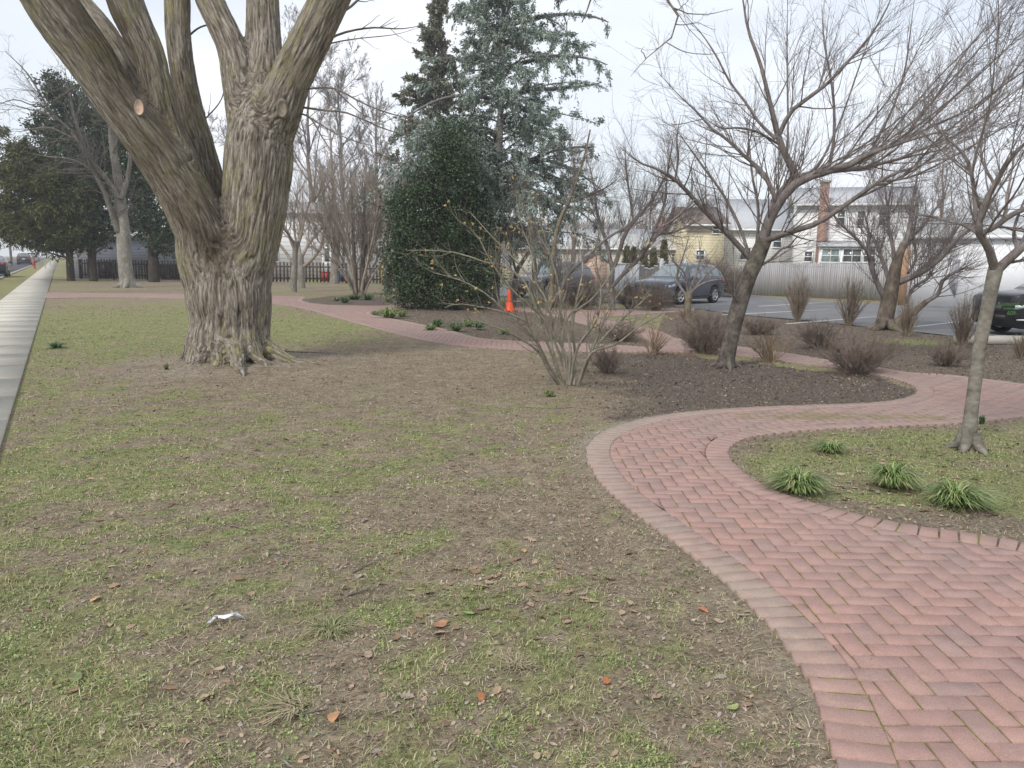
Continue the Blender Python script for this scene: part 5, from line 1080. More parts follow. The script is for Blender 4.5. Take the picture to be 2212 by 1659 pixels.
# ================================================================== BUILDINGS AND FENCES
def siding(name, col, pitch=.2, dirt=.1):
    def fn(t, b):
        v = coords(t); sp = N_(t, 'ShaderNodeSeparateXYZ'); t.links.new(v, sp.inputs[0])
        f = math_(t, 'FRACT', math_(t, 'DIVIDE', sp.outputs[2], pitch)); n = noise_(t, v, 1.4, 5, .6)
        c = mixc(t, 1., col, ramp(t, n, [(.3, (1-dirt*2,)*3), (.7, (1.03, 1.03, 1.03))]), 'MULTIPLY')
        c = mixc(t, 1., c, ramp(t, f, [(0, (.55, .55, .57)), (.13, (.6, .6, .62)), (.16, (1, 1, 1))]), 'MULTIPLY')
        t.links.new(c, b.inputs['Base Color']); bump(t, b, f, .15, .02)
    return mat(name, fn, .7, .3)
def shingle(name, a, c_):
    def fn(t, b):
        v = coords(t); n = noise_(t, coords(t, scale=(3, 3, 9)), 2.2, 5, .7); t.links.new(ramp(t, n, [(.3, a), (.7, c_)]), b.inputs['Base Color']); bump(t, b, n, .5, .03)
    return mat(name, fn, .9, .2)
def brick(name):
    def fn(t, b):
        v = coords(t, scale=(1, 1, 1)); sp = N_(t, 'ShaderNodeSeparateXYZ'); t.links.new(v, sp.inputs[0]); cb_ = N_(t, 'ShaderNodeCombineXYZ')
        t.links.new(math_(t, 'ADD', sp.outputs[0], sp.outputs[1]), cb_.inputs[0]); t.links.new(sp.outputs[2], cb_.inputs[1])
        br = N_(t, 'ShaderNodeTexBrick'); br.inputs['Scale'].default_value = 4.5; br.inputs['Color1'].default_value = (.38, .21, .16, 1); br.inputs['Color2'].default_value = (.29, .155, .12, 1); br.inputs['Mortar'].default_value = (.42, .36, .32, 1); br.inputs['Mortar Size'].default_value = .018
        t.links.new(cb_.outputs[0], br.inputs['Vector']); n = noise_(t, v, 2, 4); t.links.new(mixc(t, .5, br.outputs[0], ramp(t, n, [(.3, (.7, .7, .7)), (.7, (1.2, 1.2, 1.2))]), 'MULTIPLY'), b.inputs['Base Color'])
    return mat(name, fn, .9, .2)
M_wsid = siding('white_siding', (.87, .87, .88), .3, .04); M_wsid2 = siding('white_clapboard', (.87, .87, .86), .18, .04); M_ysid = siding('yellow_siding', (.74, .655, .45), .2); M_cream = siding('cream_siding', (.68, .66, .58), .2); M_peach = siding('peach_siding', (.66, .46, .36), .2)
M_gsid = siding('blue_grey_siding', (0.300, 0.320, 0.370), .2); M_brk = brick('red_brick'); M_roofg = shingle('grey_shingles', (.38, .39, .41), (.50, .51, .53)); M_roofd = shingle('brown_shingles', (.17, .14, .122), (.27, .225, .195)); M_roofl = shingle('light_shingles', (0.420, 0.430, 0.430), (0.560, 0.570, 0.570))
M_trim = plain('white_trim', (.82, .83, .84), .5); M_dgrey = plain('dark_grey_board', (.12, .115, .115), .8, .2)
def glass_fn(t, b):
    n = noise_(t, coords(t), .9, 3); t.links.new(ramp(t, n, [(.3, (.035, .045, .05)), (.7, (.10, .12, .13))]), b.inputs['Base Color'])
M_glass = mat('window_glass', glass_fn, .12, .8)
def glass2_fn(t, b):
    n = noise_(t, coords(t, scale=(1, 1, .4)), 3.2, 3); t.links.new(ramp(t, n, [(.35, (.16, .21, .2)), (.7, (.34, .42, .4))]), b.inputs['Base Color'])
M_glass2 = mat('curtained_glass', glass2_fn, .2, .6)
class Wall:                                         # a wall plane standing between two picture columns at distances Ya, Yb
    def __init__(s, xa, Ya, xb, Yb):
        s.a = P(xa, 560, Ya); s.b = P(xb, 560, Yb); s.a[2] = s.b[2] = 0; s.d = s.b-s.a; s.L = np.linalg.norm(s.d); s.t = s.d/s.L; s.n = np.array([s.t[1], -s.t[0], 0])   # n faces the camera
        if s.n[1] > 0: s.n = -s.n
    def hit(s, px, py):
        d = ray(px, py); o = np.array([0, 0, CAM_H]); k = ((s.a-o) @ s.n)/(d @ s.n); p = o+d*k; return (p-s.a) @ s.t, p[2]
    def pt(s, u, z, o=0): return s.a+s.t*u+np.array([0, 0, z])+s.n*o
    def A(s): return np.array([s.t, s.n, [0, 0, 1]])
def house(name, label, W, eave, depth, wallm, roofm, ridge, gable=False, over=.35, wins=(), doors=(), loc=None, extra=None):
    """W wall frame, box body with a pitched roof; ridge: height above eave. gable: gable end faces us"""
    root = empty(name, W.pt(W.L/2, 0), label, 'house'); L_ = W.L; mb = MB(); B_ = -depth
    P0 = lambda u, z, o: W.pt(u, z, o)
    if gable:
        poly = [P0(0, 0, 0), P0(L_, 0, 0), P0(L_, eave, 0), P0(L_/2, eave+ridge, 0), P0(0, eave, 0)]; mb.prism(poly, W.n*B_)
    else:
        e0, e1 = [P0(0, 0, 0), P0(0, 0, B_), P0(0, eave, B_), P0(0, eave+ridge, B_/2), P0(0, eave, 0)], None; mb.prism(e0, W.t*L_)
    mb.build('wall', wallm, root)
    mb = MB(); th = .12
    if gable:
        for sgn in (0, 1):
            x0_, x1_ = (-over, L_/2) if sgn == 0 else (L_+over, L_/2); sl = ridge/(L_/2); z0_ = eave-over*sl+.02
            mb.prism([P0(x0_, z0_, over), P0(x1_, eave+ridge+.02, over), P0(x1_, eave+ridge+.02+th, over), P0(x0_, z0_+th, over)], W.n*(B_-2*over))
    else:
        for sgn in (0, 1):
            y0_, y1_ = (over, B_/2) if sgn == 0 else (B_-over, B_/2); sl = ridge/(depth/2); z0_ = eave-over*sl+.02
            mb.prism([P0(-over, z0_, y0_), P0(-over, eave+ridge+.02, y1_), P0(-over, eave+ridge+.02+th, y1_), P0(-over, z0_+th, y0_)], W.t*(L_+2*over))
    rf = mb.build('roof', roofm, root)
    if not gable:
        mb = MB(); mb.box(P0(L_/2, eave-over*ridge/(depth/2)+.02, over+.05), (L_+2*over, .1, .14), W.A()); g_ = mb.build('gutter', M_trim, root)
    for k, (x0_, y0_, x1_, y1_) in enumerate(wins):
        window(root, W, x0_, y0_, x1_, y1_)
    for (x0_, y0_, x1_, y1_) in doors: door(root, W, x0_, y0_, x1_, y1_)
    return root
def window(root, W, x0_, y0_, x1_, y1_, glass=None, mull=0):
    u0, z1_ = W.hit(x0_, y0_); u1, z0_ = W.hit(x1_, y1_); w_ = .07; mb = MB(); A = W.A()
    mb.box(W.pt((u0+u1)/2, z1_, .03), (u1-u0+2*w_, .08, w_*1.3), A); mb.box(W.pt((u0+u1)/2, z0_, .04), (u1-u0+2*w_+.08, .12, w_), A)
    for u in (u0-w_/2, u1+w_/2): mb.box(W.pt(u, (z0_+z1_)/2, .028), (w_, .075, z1_-z0_-.09), A)
    mb.box(W.pt((u0+u1)/2, (z0_+z1_)/2, .024), (u1-u0-.004, .05, .05), A)
    for j in range(mull): mb.box(W.pt(u0+(u1-u0)*(j+1)/(mull+1), (z0_+z1_)/2, .022), (.05, .045, z1_-z0_-.1), A)
    f = mb.build('window', M_trim, root); mb = MB(); mb.box(W.pt((u0+u1)/2, (z0_+z1_)/2, .006), (u1-u0, .02, z1_-z0_), A); p_ = mk('pane', np.vstack(mb.V), [np.vstack(mb.Q)], glass or M_glass, parent=f, loc=root['_loc'])
    return f
def door(root, W, x0_, y0_, x1_, y1_, lower=None):
    u0, z1_ = W.hit(x0_, y0_); u1 = W.hit(x1_, y0_)[0]; z0_ = .12; A = W.A(); mb = MB(); w_ = .1
    mb.box(W.pt((u0+u1)/2, z1_+w_/2, .035), (u1-u0+2*w_, .09, w_), A)
    for u in (u0-w_/2, u1+w_/2): mb.box(W.pt(u, (z0_+z1_)/2, .033), (w_, .085, z1_-z0_), A)
    mb.box(W.pt((u0+u1)/2, (z0_+z1_)/2, .01), (u1-u0, .06, z1_-z0_), A); f = mb.build('door', M_trim, root)
    for (fz0, fz1, m_) in ((.52, .93, M_glass), (.06, .44, plain('grey_panel', (.35, .36, .38), .6))):
        mb = MB(); mb.box(W.pt((u0+u1)/2, z0_+(z1_-z0_)*(fz0+fz1)/2, .045), ((u1-u0)*.74, .02, (z1_-z0_)*(fz1-fz0)), A); mk('pane' if fz0 > .5 else 'door_panel', np.vstack(mb.V), [np.vstack(mb.Q)], m_, parent=f, loc=root['_loc'])
def plainwin(root, W, u, z, w_, h_):
    mb = MB(); mb.box(W.pt(u, z, .03), (w_, .06, h_), W.A()); fr = mb.build('window', M_trim, root); mb = MB(); mb.box(W.pt(u, z, .05), (w_-.16, .04, h_-.2), W.A())
    mk('pane', np.vstack(mb.V), [np.vstack(mb.Q)], M_glass, parent=fr, loc=root['_loc'])
# white house behind the picket fence
W = Wall(238, 60, 868, 60); hw = P(400, 455, 60)[2]
house('white_house', 'long white sided house behind the picket fence, seen either side of the huge trunk', W, hw, 9, M_wsid, M_roofl, .9, wins=[(392,512,404,556),(592,520,601,566),(818,520,832,545)], doors=[(699,531,713,572)])
W2 = Wall(190, 57.5, 236, 57.5)
house('dark_lean_to', 'dark grey low outbuilding between the evergreens and the white sided house', W2, P(200, 500, 57.5)[2], 2.2, M_dgrey, M_roofd, .3, over=.15)
# corner house at the pavement
cxs = SP(0, 0)[:2]; 
def spx(px, Y_): p = P(px, 600, Y_); p[2] = 0; return p
W3 = Wall(149, 58, 170, 55.5)
root = house('corner_house', 'small blue-grey house end with white porch posts where the pavement meets the evergreens', W3, 2.9, 7, M_gsid, M_roofg, 1.0, gable=True, over=.2)
pA, pB = toground(134, 0, 58.5), toground(144, 0, 56.2); dxy = np.array([1.5, .5, 0])
for q_ in (pA, pB): mb = MB(); mb.box(q_+[0, 0, 1.4], (.11, .11, 2.6)); mb.build('porch_post', M_trim, root)
mb = MB(); mb.prism([pA+[-.12, .2, 2.7], pB+[-.12, -.2, 2.7], pB+dxy+[0, -.2, 2.7], pA+dxy+[0, .2, 2.7]], (0, 0, .16)); mb.build('porch_roof', M_trim, root)
mb = MB(); mb.prism([pA+[-.1, .2, 0], pB+[-.1, -.2, 0], pB+dxy+[0, -.2, 0], pA+dxy+[0, .2, 0]], (0, 0, .16)); mb.build('step', M_conc, root)
for i, (s_, v_, w_, h_, m_, l_) in enumerate([(72,SW_R+1.6,8,3.2,M_wsid,'white'),(86,SW_R+1.8,8,4.2,M_brk,'red brick'),(101,SW_R+1.6,9,4.2,M_wsid2,'cream'),(120,SW_R+1.8,10,4.6,M_gsid,'blue-grey'),(142,SW_R+1.5,11,5,M_brk,'dark brick')]):
    Wq = Wall(100, 50, 110, 50); Wq.a = SP(s_, v_); Wq.b = SP(s_+w_, v_); Wq.d = Wq.b-Wq.a; Wq.L = w_; Wq.t = Wq.d/w_; Wq.n = -np.array([Vv[0], Vv[1], 0])
    r_ = house('row_house', l_+' house close to the right side of the pavement, number '+['one','two','three','four','five'][i]+' past the evergreens', Wq, h_, 8, m_, M_roofg, 1.4, over=.25)
    for f_ in (.22, .62): plainwin(r_, Wq, w_*f_, 1.7, .9, 1.3)
# houses across the street far left
for i, (s_, v_, w_, h_, m_, rm, l_) in enumerate([(95,CURB-20,11,3.6,M_brk,M_roofg,'red brick house across the street with a pale porch roof'),(120,CURB-19,11,4.2,M_wsid,M_roofd,'white house across the street farther on'),(148,CURB-19,12,4.4,M_peach,M_roofg,'reddish house far along the opposite side'),(182,CURB-18,14,5,M_brk,M_roofd,'last visible brick house across the street')]):
    Wq = Wall(100, 50, 110, 50); Wq.a = SP(s_, v_); Wq.b = SP(s_+w_, v_); Wq.d = Wq.b-Wq.a; Wq.L = w_; Wq.t = Wq.d/w_; Wq.n = np.array([Vv[0], Vv[1], 0])
    r_ = house('street_house', l_, Wq, h_, 8, m_, rm, 1.8, over=.3)
    for f_ in (.2, .5, .8): plainwin(r_, Wq, w_*f_, 1.8, 1., 1.3)
# right-hand houses
W = Wall(1716, 52, 1975, 50); ev = W.hit(1800, 440)[1]
wh = house('chimney_house', 'two-storey white clapboard house with a red brick chimney, behind the grey board fence', W, ev, 8, M_wsid2, M_roofg, 1.2, wins=[(1811,452,1823,487),(1854,455,1865,488),(1739,543,1753,566),(1900,455,1912,488)])
u0, _ = W.hit(1765, 500); u1, _ = W.hit(1784, 500); mb = MB(); ztop = P(1776, 392, 50.5)[2]
mb.box(W.pt((u0+u1)/2, ztop/2, .30), (u1-u0, .6, ztop), W.A()); mb.build('chimney', M_brk, wh); mb = MB(); mb.box(W.pt((u0+u1)/2, ztop+.06, .30), (u1-u0+.12, .72, .14), W.A()); mb.build('chimney_cap', M_conc, wh)
# sun room lean-to
u0, _ = W.hit(1766, 560); u1, _ = W.hit(1893, 560); zt = W.hit(1800, 534)[1]; zr = W.hit(1800, 524)[1]; mb = MB(); o_s = 1.6
mb.prism([W.pt(u0, 0, .01), W.pt(u0, 0, o_s), W.pt(u0, zt, o_s), W.pt(u0, zr, .01)], W.t*(u1-u0)); mb.build('sun_room', M_trim, wh)
mb = MB(); mb.prism([W.pt(u0-.15, zt-.02, o_s+.25), W.pt(u0-.15, zr+.03, .01), W.pt(u0-.15, zr+.12, .01), W.pt(u0-.15, zt+.07, o_s+.25)], W.t*(u1-u0+.3)); mb.build('sun_room_roof', M_roofg, wh)
Wf = Wall(1716, 52, 1975, 50); Wf.a = W.a+W.n*o_s; Wf.b = W.b+W.n*o_s
for k in ((1777,537,1811,567), (1823,537,1858,567), (1868,537,1888,567)): window(wh, Wf, *k, glass=M_glass2 if k[0] < 1820 else M_glass, mull=1)
W = Wall(1560, 60, 1716, 60); ev = W.hit(1640, 492)[1]
house('white_house', 'plain white house between the yellow house and the brick chimney', W, ev, 8, M_wsid2, M_roofg, 2.2, wins=[(1600,535,1620,562),(1672,508,1686,535)])
W = Wall(1484, 58, 1562, 58); ev = W.hit(1520, 484)[1]
yh = house('yellow_house', 'pale yellow house with a brown roof behind the dark grey car', W, ev, 8, M_ysid, M_roofd, 1.3, wins=[(1541,486,1552,505),(1505,540,1520,562)])
W = Wall(1105, 68, 1500, 62); ev = W.hit(1420, 536)[1]
rh = house('ranch_house', 'low cream house with a broad pale grey roof left of the yellow house', W, ev, 9, M_cream, M_roofl, 1.5, wins=[(1452,548,1464,562),(1385,548,1400,562)])
mb = MB(); mb.box(W.pt(W.L*.78, ev+1.6, -3.6), (.7, .7, 1.8), W.A()); mb.build('chimney', M_brk, rh)
W = Wall(1262, 48, 1312, 48)
house('garden_shed', 'small peach-coloured gabled shed above the silver car roof', W, P(1290, 566, 48)[2], 4, M_peach, M_roofg, .55, gable=True, over=.12)
# white garage at right
W = Wall(1964, 33.5, 2330, 30.5); ev = W.hit(2000, 512)[1]
ga = house('white_garage', 'long white garage wall behind the car park at the right edge', W, ev, 8, mat('white_stucco', lambda t, b: t.links.new(ramp(t, noise_(t, coords(t), 1.2, 5), [(.3, (.80, .81, .83)), (.7, (.86, .87, .89))]), b.inputs['Base Color']), .7), M_roofl, .8, over=.15)
mb = MB(); mb.box(W.pt(-.14, ev/2, .02), (.27, .3, ev), W.A()); mb.build('corner_pier', noisy('orange_brick', [(.3, (.33, .19, .11)), (.7, (.5, .32, .2))], 5), ga)
ua, za = W.hit(2052, 577); ub, zb_ = W.hit(2067, 642); mb = MB()
mb.prism([W.pt(ua+.1, W.hit(2060, 560)[1], .04), W.pt(ub, W.hit(2067, 560)[1], .04), W.pt(ub-.03, W.hit(2064, 620)[1], .04), W.pt((ua+ub)/2+.1, max(zb_, .06), .04), W.pt(ua, W.hit(2052, 612)[1], .04)], W.n*.06)  # thin pointed grey slab just proud of the garage wall
ld = mb.build('pointed_grey_slab', plain('grey_board', (.33, .33, .36), .8)); tag(ld, 'narrow pointed grey slab against the white garage wall', 'board')
# ---------------- picket fence
M_picket = noisy('picket_wood', [(.3, (.055, .042, .035)), (.6, (.10, .08, .068)), (.8, (.15, .125, .105))], 6, 5, .9, .4)
def picket(label, xa, ya, xb, yb, hgt, skip=()):
    a_, b_ = G(xa, ya), G(xb, yb); d = b_-a_; L_ = np.linalg.norm(d); t_ = d/L_; n_ = np.array([t_[1], -t_[0], 0]); A = np.array([t_, n_, [0, 0, 1]])
    root = empty('picket_fence', a_, label, 'fence', 'dark picket fence along the far side of the lawn'); mb = MB(); n = int(L_/.225)
    for i in range(n+1):
        c_ = a_+t_*(i*L_/n); h_ = hgt*random.uniform(.965, 1.03); tl_ = random.gauss(0, .012); w_ = .055
        poly = [c_+t_*(-w_)+[0,0,.05], c_+t_*w_+[0,0,.05], c_+t_*(w_+tl_)+[0,0,h_-.1], c_+t_*tl_+[0,0,h_], c_+t_*(tl_-w_)+[0,0,h_-.1]]
        mb.prism([p+n_*.03 for p in poly], n_*.022)
    mb.build('pickets', M_picket, root)
    for z in (.3, hgt-.32): 
        mb = MB(); mb.box((a_+b_)/2+[0, 0, z], (L_, .045, .09), A); mb.build('rail', M_picket, root)
    m_ = int(L_/2.6)
    for i in range(m_+1):
        mb = MB(); mb.box(a_+t_*(i*L_/m_)+np.array([0, 0, hgt*.48])-n_*.075, (.1, .1, hgt*.98), A); mb.build('post', M_picket, root)
picket('dark picket fence left of the huge trunk, under the evergreens', 174, 602, 470, 609, 1.34)
picket('dark picket fence right of the huge trunk, in front of the white house', 470, 609, 748, 612, 1.34)
picket('short end of the dark picket fence beside the orange board panel', 765, 612.5, 822, 614, 1.28)
W = Wall(822, 54.5, 840, 54.2); root = empty('wooden_fence', W.pt(0, 0), 'new orange-yellow wooden fence panel beside the holly', 'fence'); mb = MB()
for i in range(8): mb.box(W.pt((i+.5)*W.L/8*1.6, .82, 0), (W.L/8*1.55, .025, 1.64), W.A())
mb.build('boards', noisy('new_wood', [(.3, (.42, .27, .12)), (.7, (.58, .4, .2))], 4), root); mb = MB(); mb.box(W.pt(W.L*.8, .5, -.04), (W.L*1.6, .05, .1), W.A()); mb.build('rail', bpy.data.materials['new_wood'], root)
# yard things behind the pickets
def tub(name, label, px, Y_, w_, h_, col, cat):
    b_ = toground(px, 590, Y_); root = empty(name, b_, label, cat); mb = MB(); q_ = [(-1, -.7), (1, -.7), (1, .7), (-1, .7)]
    V = [[b_[0]+x*w_*.42, b_[1]+y*w_*.42, .0] for x, y in q_]+[[b_[0]+x*w_*.5, b_[1]+y*w_*.5, h_] for x, y in q_]; mb.add(V, [[0,3,2,1],[0,1,5,4],[1,2,6,5],[2,3,7,6],[3,0,4,7],[4,5,6,7]]); m_ = plain(name+'_'+label.split()[0], col, .45); mb.build('body', m_, root)
    mb = MB(); mb.box([b_[0], b_[1], h_+.03], (w_*1.08, w_*.78, .06)); mb.build('lid', m_, root)
tub('storage_tub', 'red tub behind the picket fence below the house door', 704, 57, .75, .6, (.40, .035, .03), 'tub')
tub('storage_tub', 'red small tub behind the picket fence, right of the fence tree', 741, 57, .55, .5, (.5, .035, .03), 'tub')
tub('storage_tub', 'blue tub behind the picket fence between the two red ones', 730, 56.6, .5, .8, (.08, .2, .55), 'tub')
tub('garden_bin', 'black wheeled bin behind the fence, left of the forked grey tree', 228, 56, .8, 1.1, (.02, .02, .022), 'bin')
tub('garden_bin', 'black bin behind the fence, between the holly and the huge trunk', 375, 56.5, 1.6, .95, (.022, .02, .02), 'bin')
# ---------------- grey stockade fence
M_stock = noisy('weathered_wood', [(.3, (.27, .262, .262)), (.55, (.39, .382, .385)), (.8, (.52, .51, .51))], 1.1, 6, .9, .3, .01, (9, 9, .35))
a_, b_ = G(1620, 637), G(1962, 652); a_ = a_; d = b_-a_; L_ = np.linalg.norm(d); t_ = d/L_; n_ = np.array([t_[1], -t_[0], 0]); A = np.array([t_, n_, [0, 0, 1]])
root = empty('board_fence', a_, 'tall weathered grey board fence with pointed tops along the back of the car park', 'fence'); mb = MB(); n = int(L_/.105); hF = (P(1750, 566, (a_[1]+b_[1])/2)[2])
for i in range(n):
    c_ = a_+t_*((i+.5)*L_/n); h_ = hF*random.uniform(.975, 1.015); w_ = .047; y_ = random.uniform(-.006, .006)
    mb.prism([c_+t_*(-w_)+n_*y_, c_+t_*w_+n_*y_, c_+t_*w_+n_*y_+[0,0,h_-.06], c_+n_*y_+[0,0,h_], c_-t_*w_+n_*y_+[0,0,h_-.06]], n_*.02)
mb.build('boards', M_stock, root)
for z in (.35, 1.0, 1.5): mb = MB(); mb.box((a_+b_)/2+[0, 0, z]-n_*.03, (L_, .05, .08), A); mb.build('rail', M_stock, root)
# ---------------- white vinyl fence panels
def vinyl(label, xa, Ya, xb, Yb, htop, m_=None, scallop=0):
    W = Wall(xa, Ya, xb, Yb); root = empty('vinyl_fence', W.pt(0, 0), label, 'fence', 'vinyl fence panels behind the parked cars'); mb = MB(); n = max(6, int(W.L/.15)); h_ = htop
    for i in range(n):
        u = (i+.5)/n; hh = h_-scallop*math.sin(u*math.pi); mb.box(W.pt(u*W.L, hh/2+.04, 0), (W.L/n*.985, .03, hh), W.A())
    mb.build('boards', m_ or M_trim, root); mb = MB()
    for i in range(n):
        u = (i+.5)/n; hh = h_-scallop*math.sin(u*math.pi); mb.box(W.pt(u*W.L, hh+.07, 0), (W.L/n*1.0, .07, .06), W.A())
    mb.build('top_rail', M_trim, root)
    for u in (0, W.L): mb = MB(); mb.box(W.pt(u, h_/2+.08, 0), (.13, .13, h_+.16), W.A()); mb.build('post', M_trim, root)
vinyl('white fence panel between the two parked cars', 1328, 37.5, 1376, 37.5, P(1350, 590, 37.5)[2]+.35)
M_grv = noisy('grey_mesh_panel', [(.3, (.2, .18, .165)), (.7, (.31, .285, .265))], 3)
vinyl('grey panel with a curved white top rail, behind the nose of the dark grey car', 1378, 38, 1428, 38, P(1380, 566, 38)[2], M_grv, .38)
vinyl('grey panel with a curved white top rail, above the windscreen of the dark grey car', 1430, 38.2, 1482, 38.2, P(1432, 566, 38)[2], M_grv, .3)
# red-brown low shrub behind the car
def pxshrub(label, px, Y_, w_, h_):
    gy = groundpx(px, Y_); shrub('dense_shrub', label, px, gy, w_, h_, 'dense')
pxshrub('reddish-brown hedge plant behind the dark grey car, in front of the yellow house', 1540, 40, 130, 78)
pxshrub('reddish-brown bush behind the tail of the dark grey car', 1590, 39, 60, 60)

# ================================================================== VEHICLES
def paint(name, col, rough=.28, metal=.35):
    def fn(t, b):
        n = noise_(t, coords(t), 3, 5, .6); c = mixc(t, 1., col, ramp(t, n, [(.3, (.82, .82, .8)), (.7, (1.06, 1.06, 1.05))]), 'MULTIPLY'); t.links.new(c, b.inputs['Base Color'])
        t.links.new(ramp(t, n, [(.3, (rough,)*3), (.7, (rough+.14,)*3)]), b.inputs['Roughness'])
    return mat(name, fn, rough, .5, Metallic=metal, **{'Coat Weight': .5, 'Coat Roughness': .12})
M_tyre = noisy('tyre_rubber', [(.3, (.018, .018, .018)), (.7, (.035, .034, .033))], 8, 3, .85); M_rim = plain('alloy', (.55, .56, .58), .3, .5, Metallic=.8); M_carglass = plain('car_glass', (.15, .185, .195), .07, .9); M_scr = plain('windscreen_glass', (.20, .25, .26), .08, .9)
M_dark = plain('dark_plastic', (.03, .03, .032), .6); M_red = plain('tail_lamp_red', (.5, .02, .02), .25, .6); M_head = plain('head_lamp', (.6, .62, .63), .15, .7)
def car(name, label, cat, pos, head, pm, scale=1., kind='suv', group=None, glassm=None, lite=False):
    """head: direction the nose points to (xy)"""
    hd = np.array([head[0], head[1], 0]); hd /= np.linalg.norm(hd); lf = np.array([-hd[1], hd[0], 0]); root = empty(name, pos, label, cat, group)
    Lc = 4.55; o = np.asarray(pos, float)
    W2 = lambda x, y, z: o+(hd*(Lc/2-x)+lf*y+np.array([0, 0, z]))*scale
    X_ = np.array([0, .05, .25, .55, .95, 1.18, 1.45, 1.85, 2.3, 2.9, 3.5, 3.95, 4.2, 4.4, 4.5, 4.55]); 
    if kind == 'suv': zt = [.66,.86,.95,1.0,1.04,1.07,1.30,1.60,1.67,1.68,1.65,1.60,1.42,1.08,.95,.85]; zb = [.64,.84,.92,.96,1.0,1.02,1.03,1.05,1.06,1.08,1.11,1.13,1.12,1.05,.93,.83]
    elif kind == 'sedan': zt = [.55,.72,.80,.84,.89,.93,1.12,1.36,1.43,1.42,1.30,1.10,1.04,1.02,.95,.8]; zb = [.53,.70,.77,.81,.86,.89,.90,.92,.93,.95,.97,.98,1.0,.99,.92,.78]
    else: zt = [.66,.98,1.08,1.11,1.14,1.16,1.38,1.80,1.86,1.86,1.45,1.18,1.17,1.17,1.16,.9]; zb = [.64,.96,1.05,1.08,1.1,1.12,1.13,1.15,1.16,1.17,1.17,1.16,1.15,1.15,1.14,.88]
    hw_ = [.66,.80,.88,.90,.91,.92,.92,.92,.92,.92,.92,.91,.90,.88,.84,.78]
    xw = (.90, 3.62); rw = .36
    XS = np.unique(np.round(np.concatenate([X_, *[c_+np.array([-.44,-.43,-.36,-.25,-.12,0,.12,.25,.36,.43,.44]) for c_ in xw], np.linspace(1.2, 4.4, 17)]), 3)); n = len(XS)
    zt, zb, hw_ = np.interp(XS, X_, zt), np.interp(XS, X_, zb), np.interp(XS, X_, hw_); z0 = np.interp(XS, [0, .3, 4.2, 4.55], [.34, .24, .24, .40])
    for c_ in xw: q_ = np.clip(.43**2-(XS-c_)**2, 0, None); z0 = np.where(np.abs(XS-c_) < .435, np.maximum(z0, .36+np.sqrt(q_)), z0)
    cab = np.clip((zt-zb)/.5, 0, 1); wr = hw_*(.985-.25*cab)
    def sect(i):
        w_, a, b2, c_ = hw_[i], z0[i], zb[i], zt[i]; r_ = wr[i]
        return [(w_*.93, a), (w_*.985, a+.12*(b2-a)), (w_, a+.5*(b2-a)), (w_*1.0, a+.85*(b2-a)), (w_*.975, b2), (r_+(w_*.975-r_)*.1, c_-.07*cab[i]-.01), (r_-.08, c_), (r_*.5, c_+.02), (0, c_+.03)]
    Vb = []; K = 9
    for i in range(n): s_ = sect(i); Vb += [W2(XS[i], y, z) for y, z in s_]+[W2(XS[i], -y, z) for y, z in s_[-2::-1]]
    M2 = 2*K-1; idx = np.arange(n*M2).reshape(n, M2); q_ = np.stack([idx[:-1, :-1], idx[1:, :-1], idx[1:, 1:], idx[:-1, 1:]], -1).reshape(-1, 4)
    caps = [[idx[0, j], idx[0, j+1], idx[0, M2-2-j], idx[0, M2-1-j]] for j in range(K-1)]+[[idx[-1, j+1], idx[-1, j], idx[-1, M2-1-j], idx[-1, M2-2-j]] for j in range(K-1)]
    child('body', Vb, [q_, np.array(caps)], pm, root, smooth=True)

    mb = MB()                                      # dark underbody fills the arches
    mb.box(W2(Lc/2, 0, .42), np.array([3.9, 1.62, .42])*scale, np.array([hd, lf, [0, 0, 1]])); mb.build('underbody', M_dark, root)
    for xc in xw:
        for sd_2 in (1, -1):
            c_ = W2(xc, sd_2*.80, rw); th = np.linspace(0, 2*math.pi, 29)[:-1]; prof = [(.0, .20), (.11, .21), (.115, .225), (.12, .30), (.105, .35), (.03, .36), (-.08, .36), (-.11, .33)]
            V = [];
            for (y, r_) in prof: V += [c_+(lf*sd_2*y+hd*math.cos(a)*r_+np.array([0, 0, 1])*math.sin(a)*r_)*scale for a in th]
            nn = 28; q2 = [[k*nn+i, k*nn+(i+1) % nn, (k+1)*nn+(i+1) % nn, (k+1)*nn+i] for k in range(2, len(prof)-1) for i in range(nn)]
            wv_ = child('wheel', V, [np.array(q2)], M_tyre, root, smooth=True)
            mb = MB(); cc_ = c_+lf*sd_2*.085*scale; mb.disc(cc_-lf*sd_2*.05*scale, lf*sd_2, .235*scale, 20); rd = mb
            for k in range(5):
                a = k*2*math.pi/5+.3; dv = hd*math.cos(a)+np.array([0, 0, 1])*math.sin(a); pv_ = -hd*math.sin(a)+np.array([0, 0, 1])*math.cos(a)
                rd.prism([cc_+(dv*.04-pv_*.035)*scale, cc_+(dv*.23-pv_*.028)*scale, cc_+(dv*.23+pv_*.028)*scale, cc_+(dv*.04+pv_*.035)*scale], lf*sd_2*.025*scale)
            ringm = MB(); V2 = []
            for (y, r_) in ((.095, .205), (.118, .212), (.116, .238)): V2 += [c_+(lf*sd_2*y+hd*math.cos(a)*r_+np.array([0, 0, 1])*math.sin(a)*r_)*scale for a in th]
            rd.add(V2, [[k*28+i, k*28+(i+1) % 28, (k+1)*28+(i+1) % 28, (k+1)*28+i] for k in range(2) for i in range(28)])
            o2 = mk('rim', np.vstack(rd.V), [np.vstack(rd.Q), np.vstack(rd.T)], M_rim, parent=wv_, loc=root['_loc'])
    ip = lambda x, arr: float(np.interp(x, XS, arr))
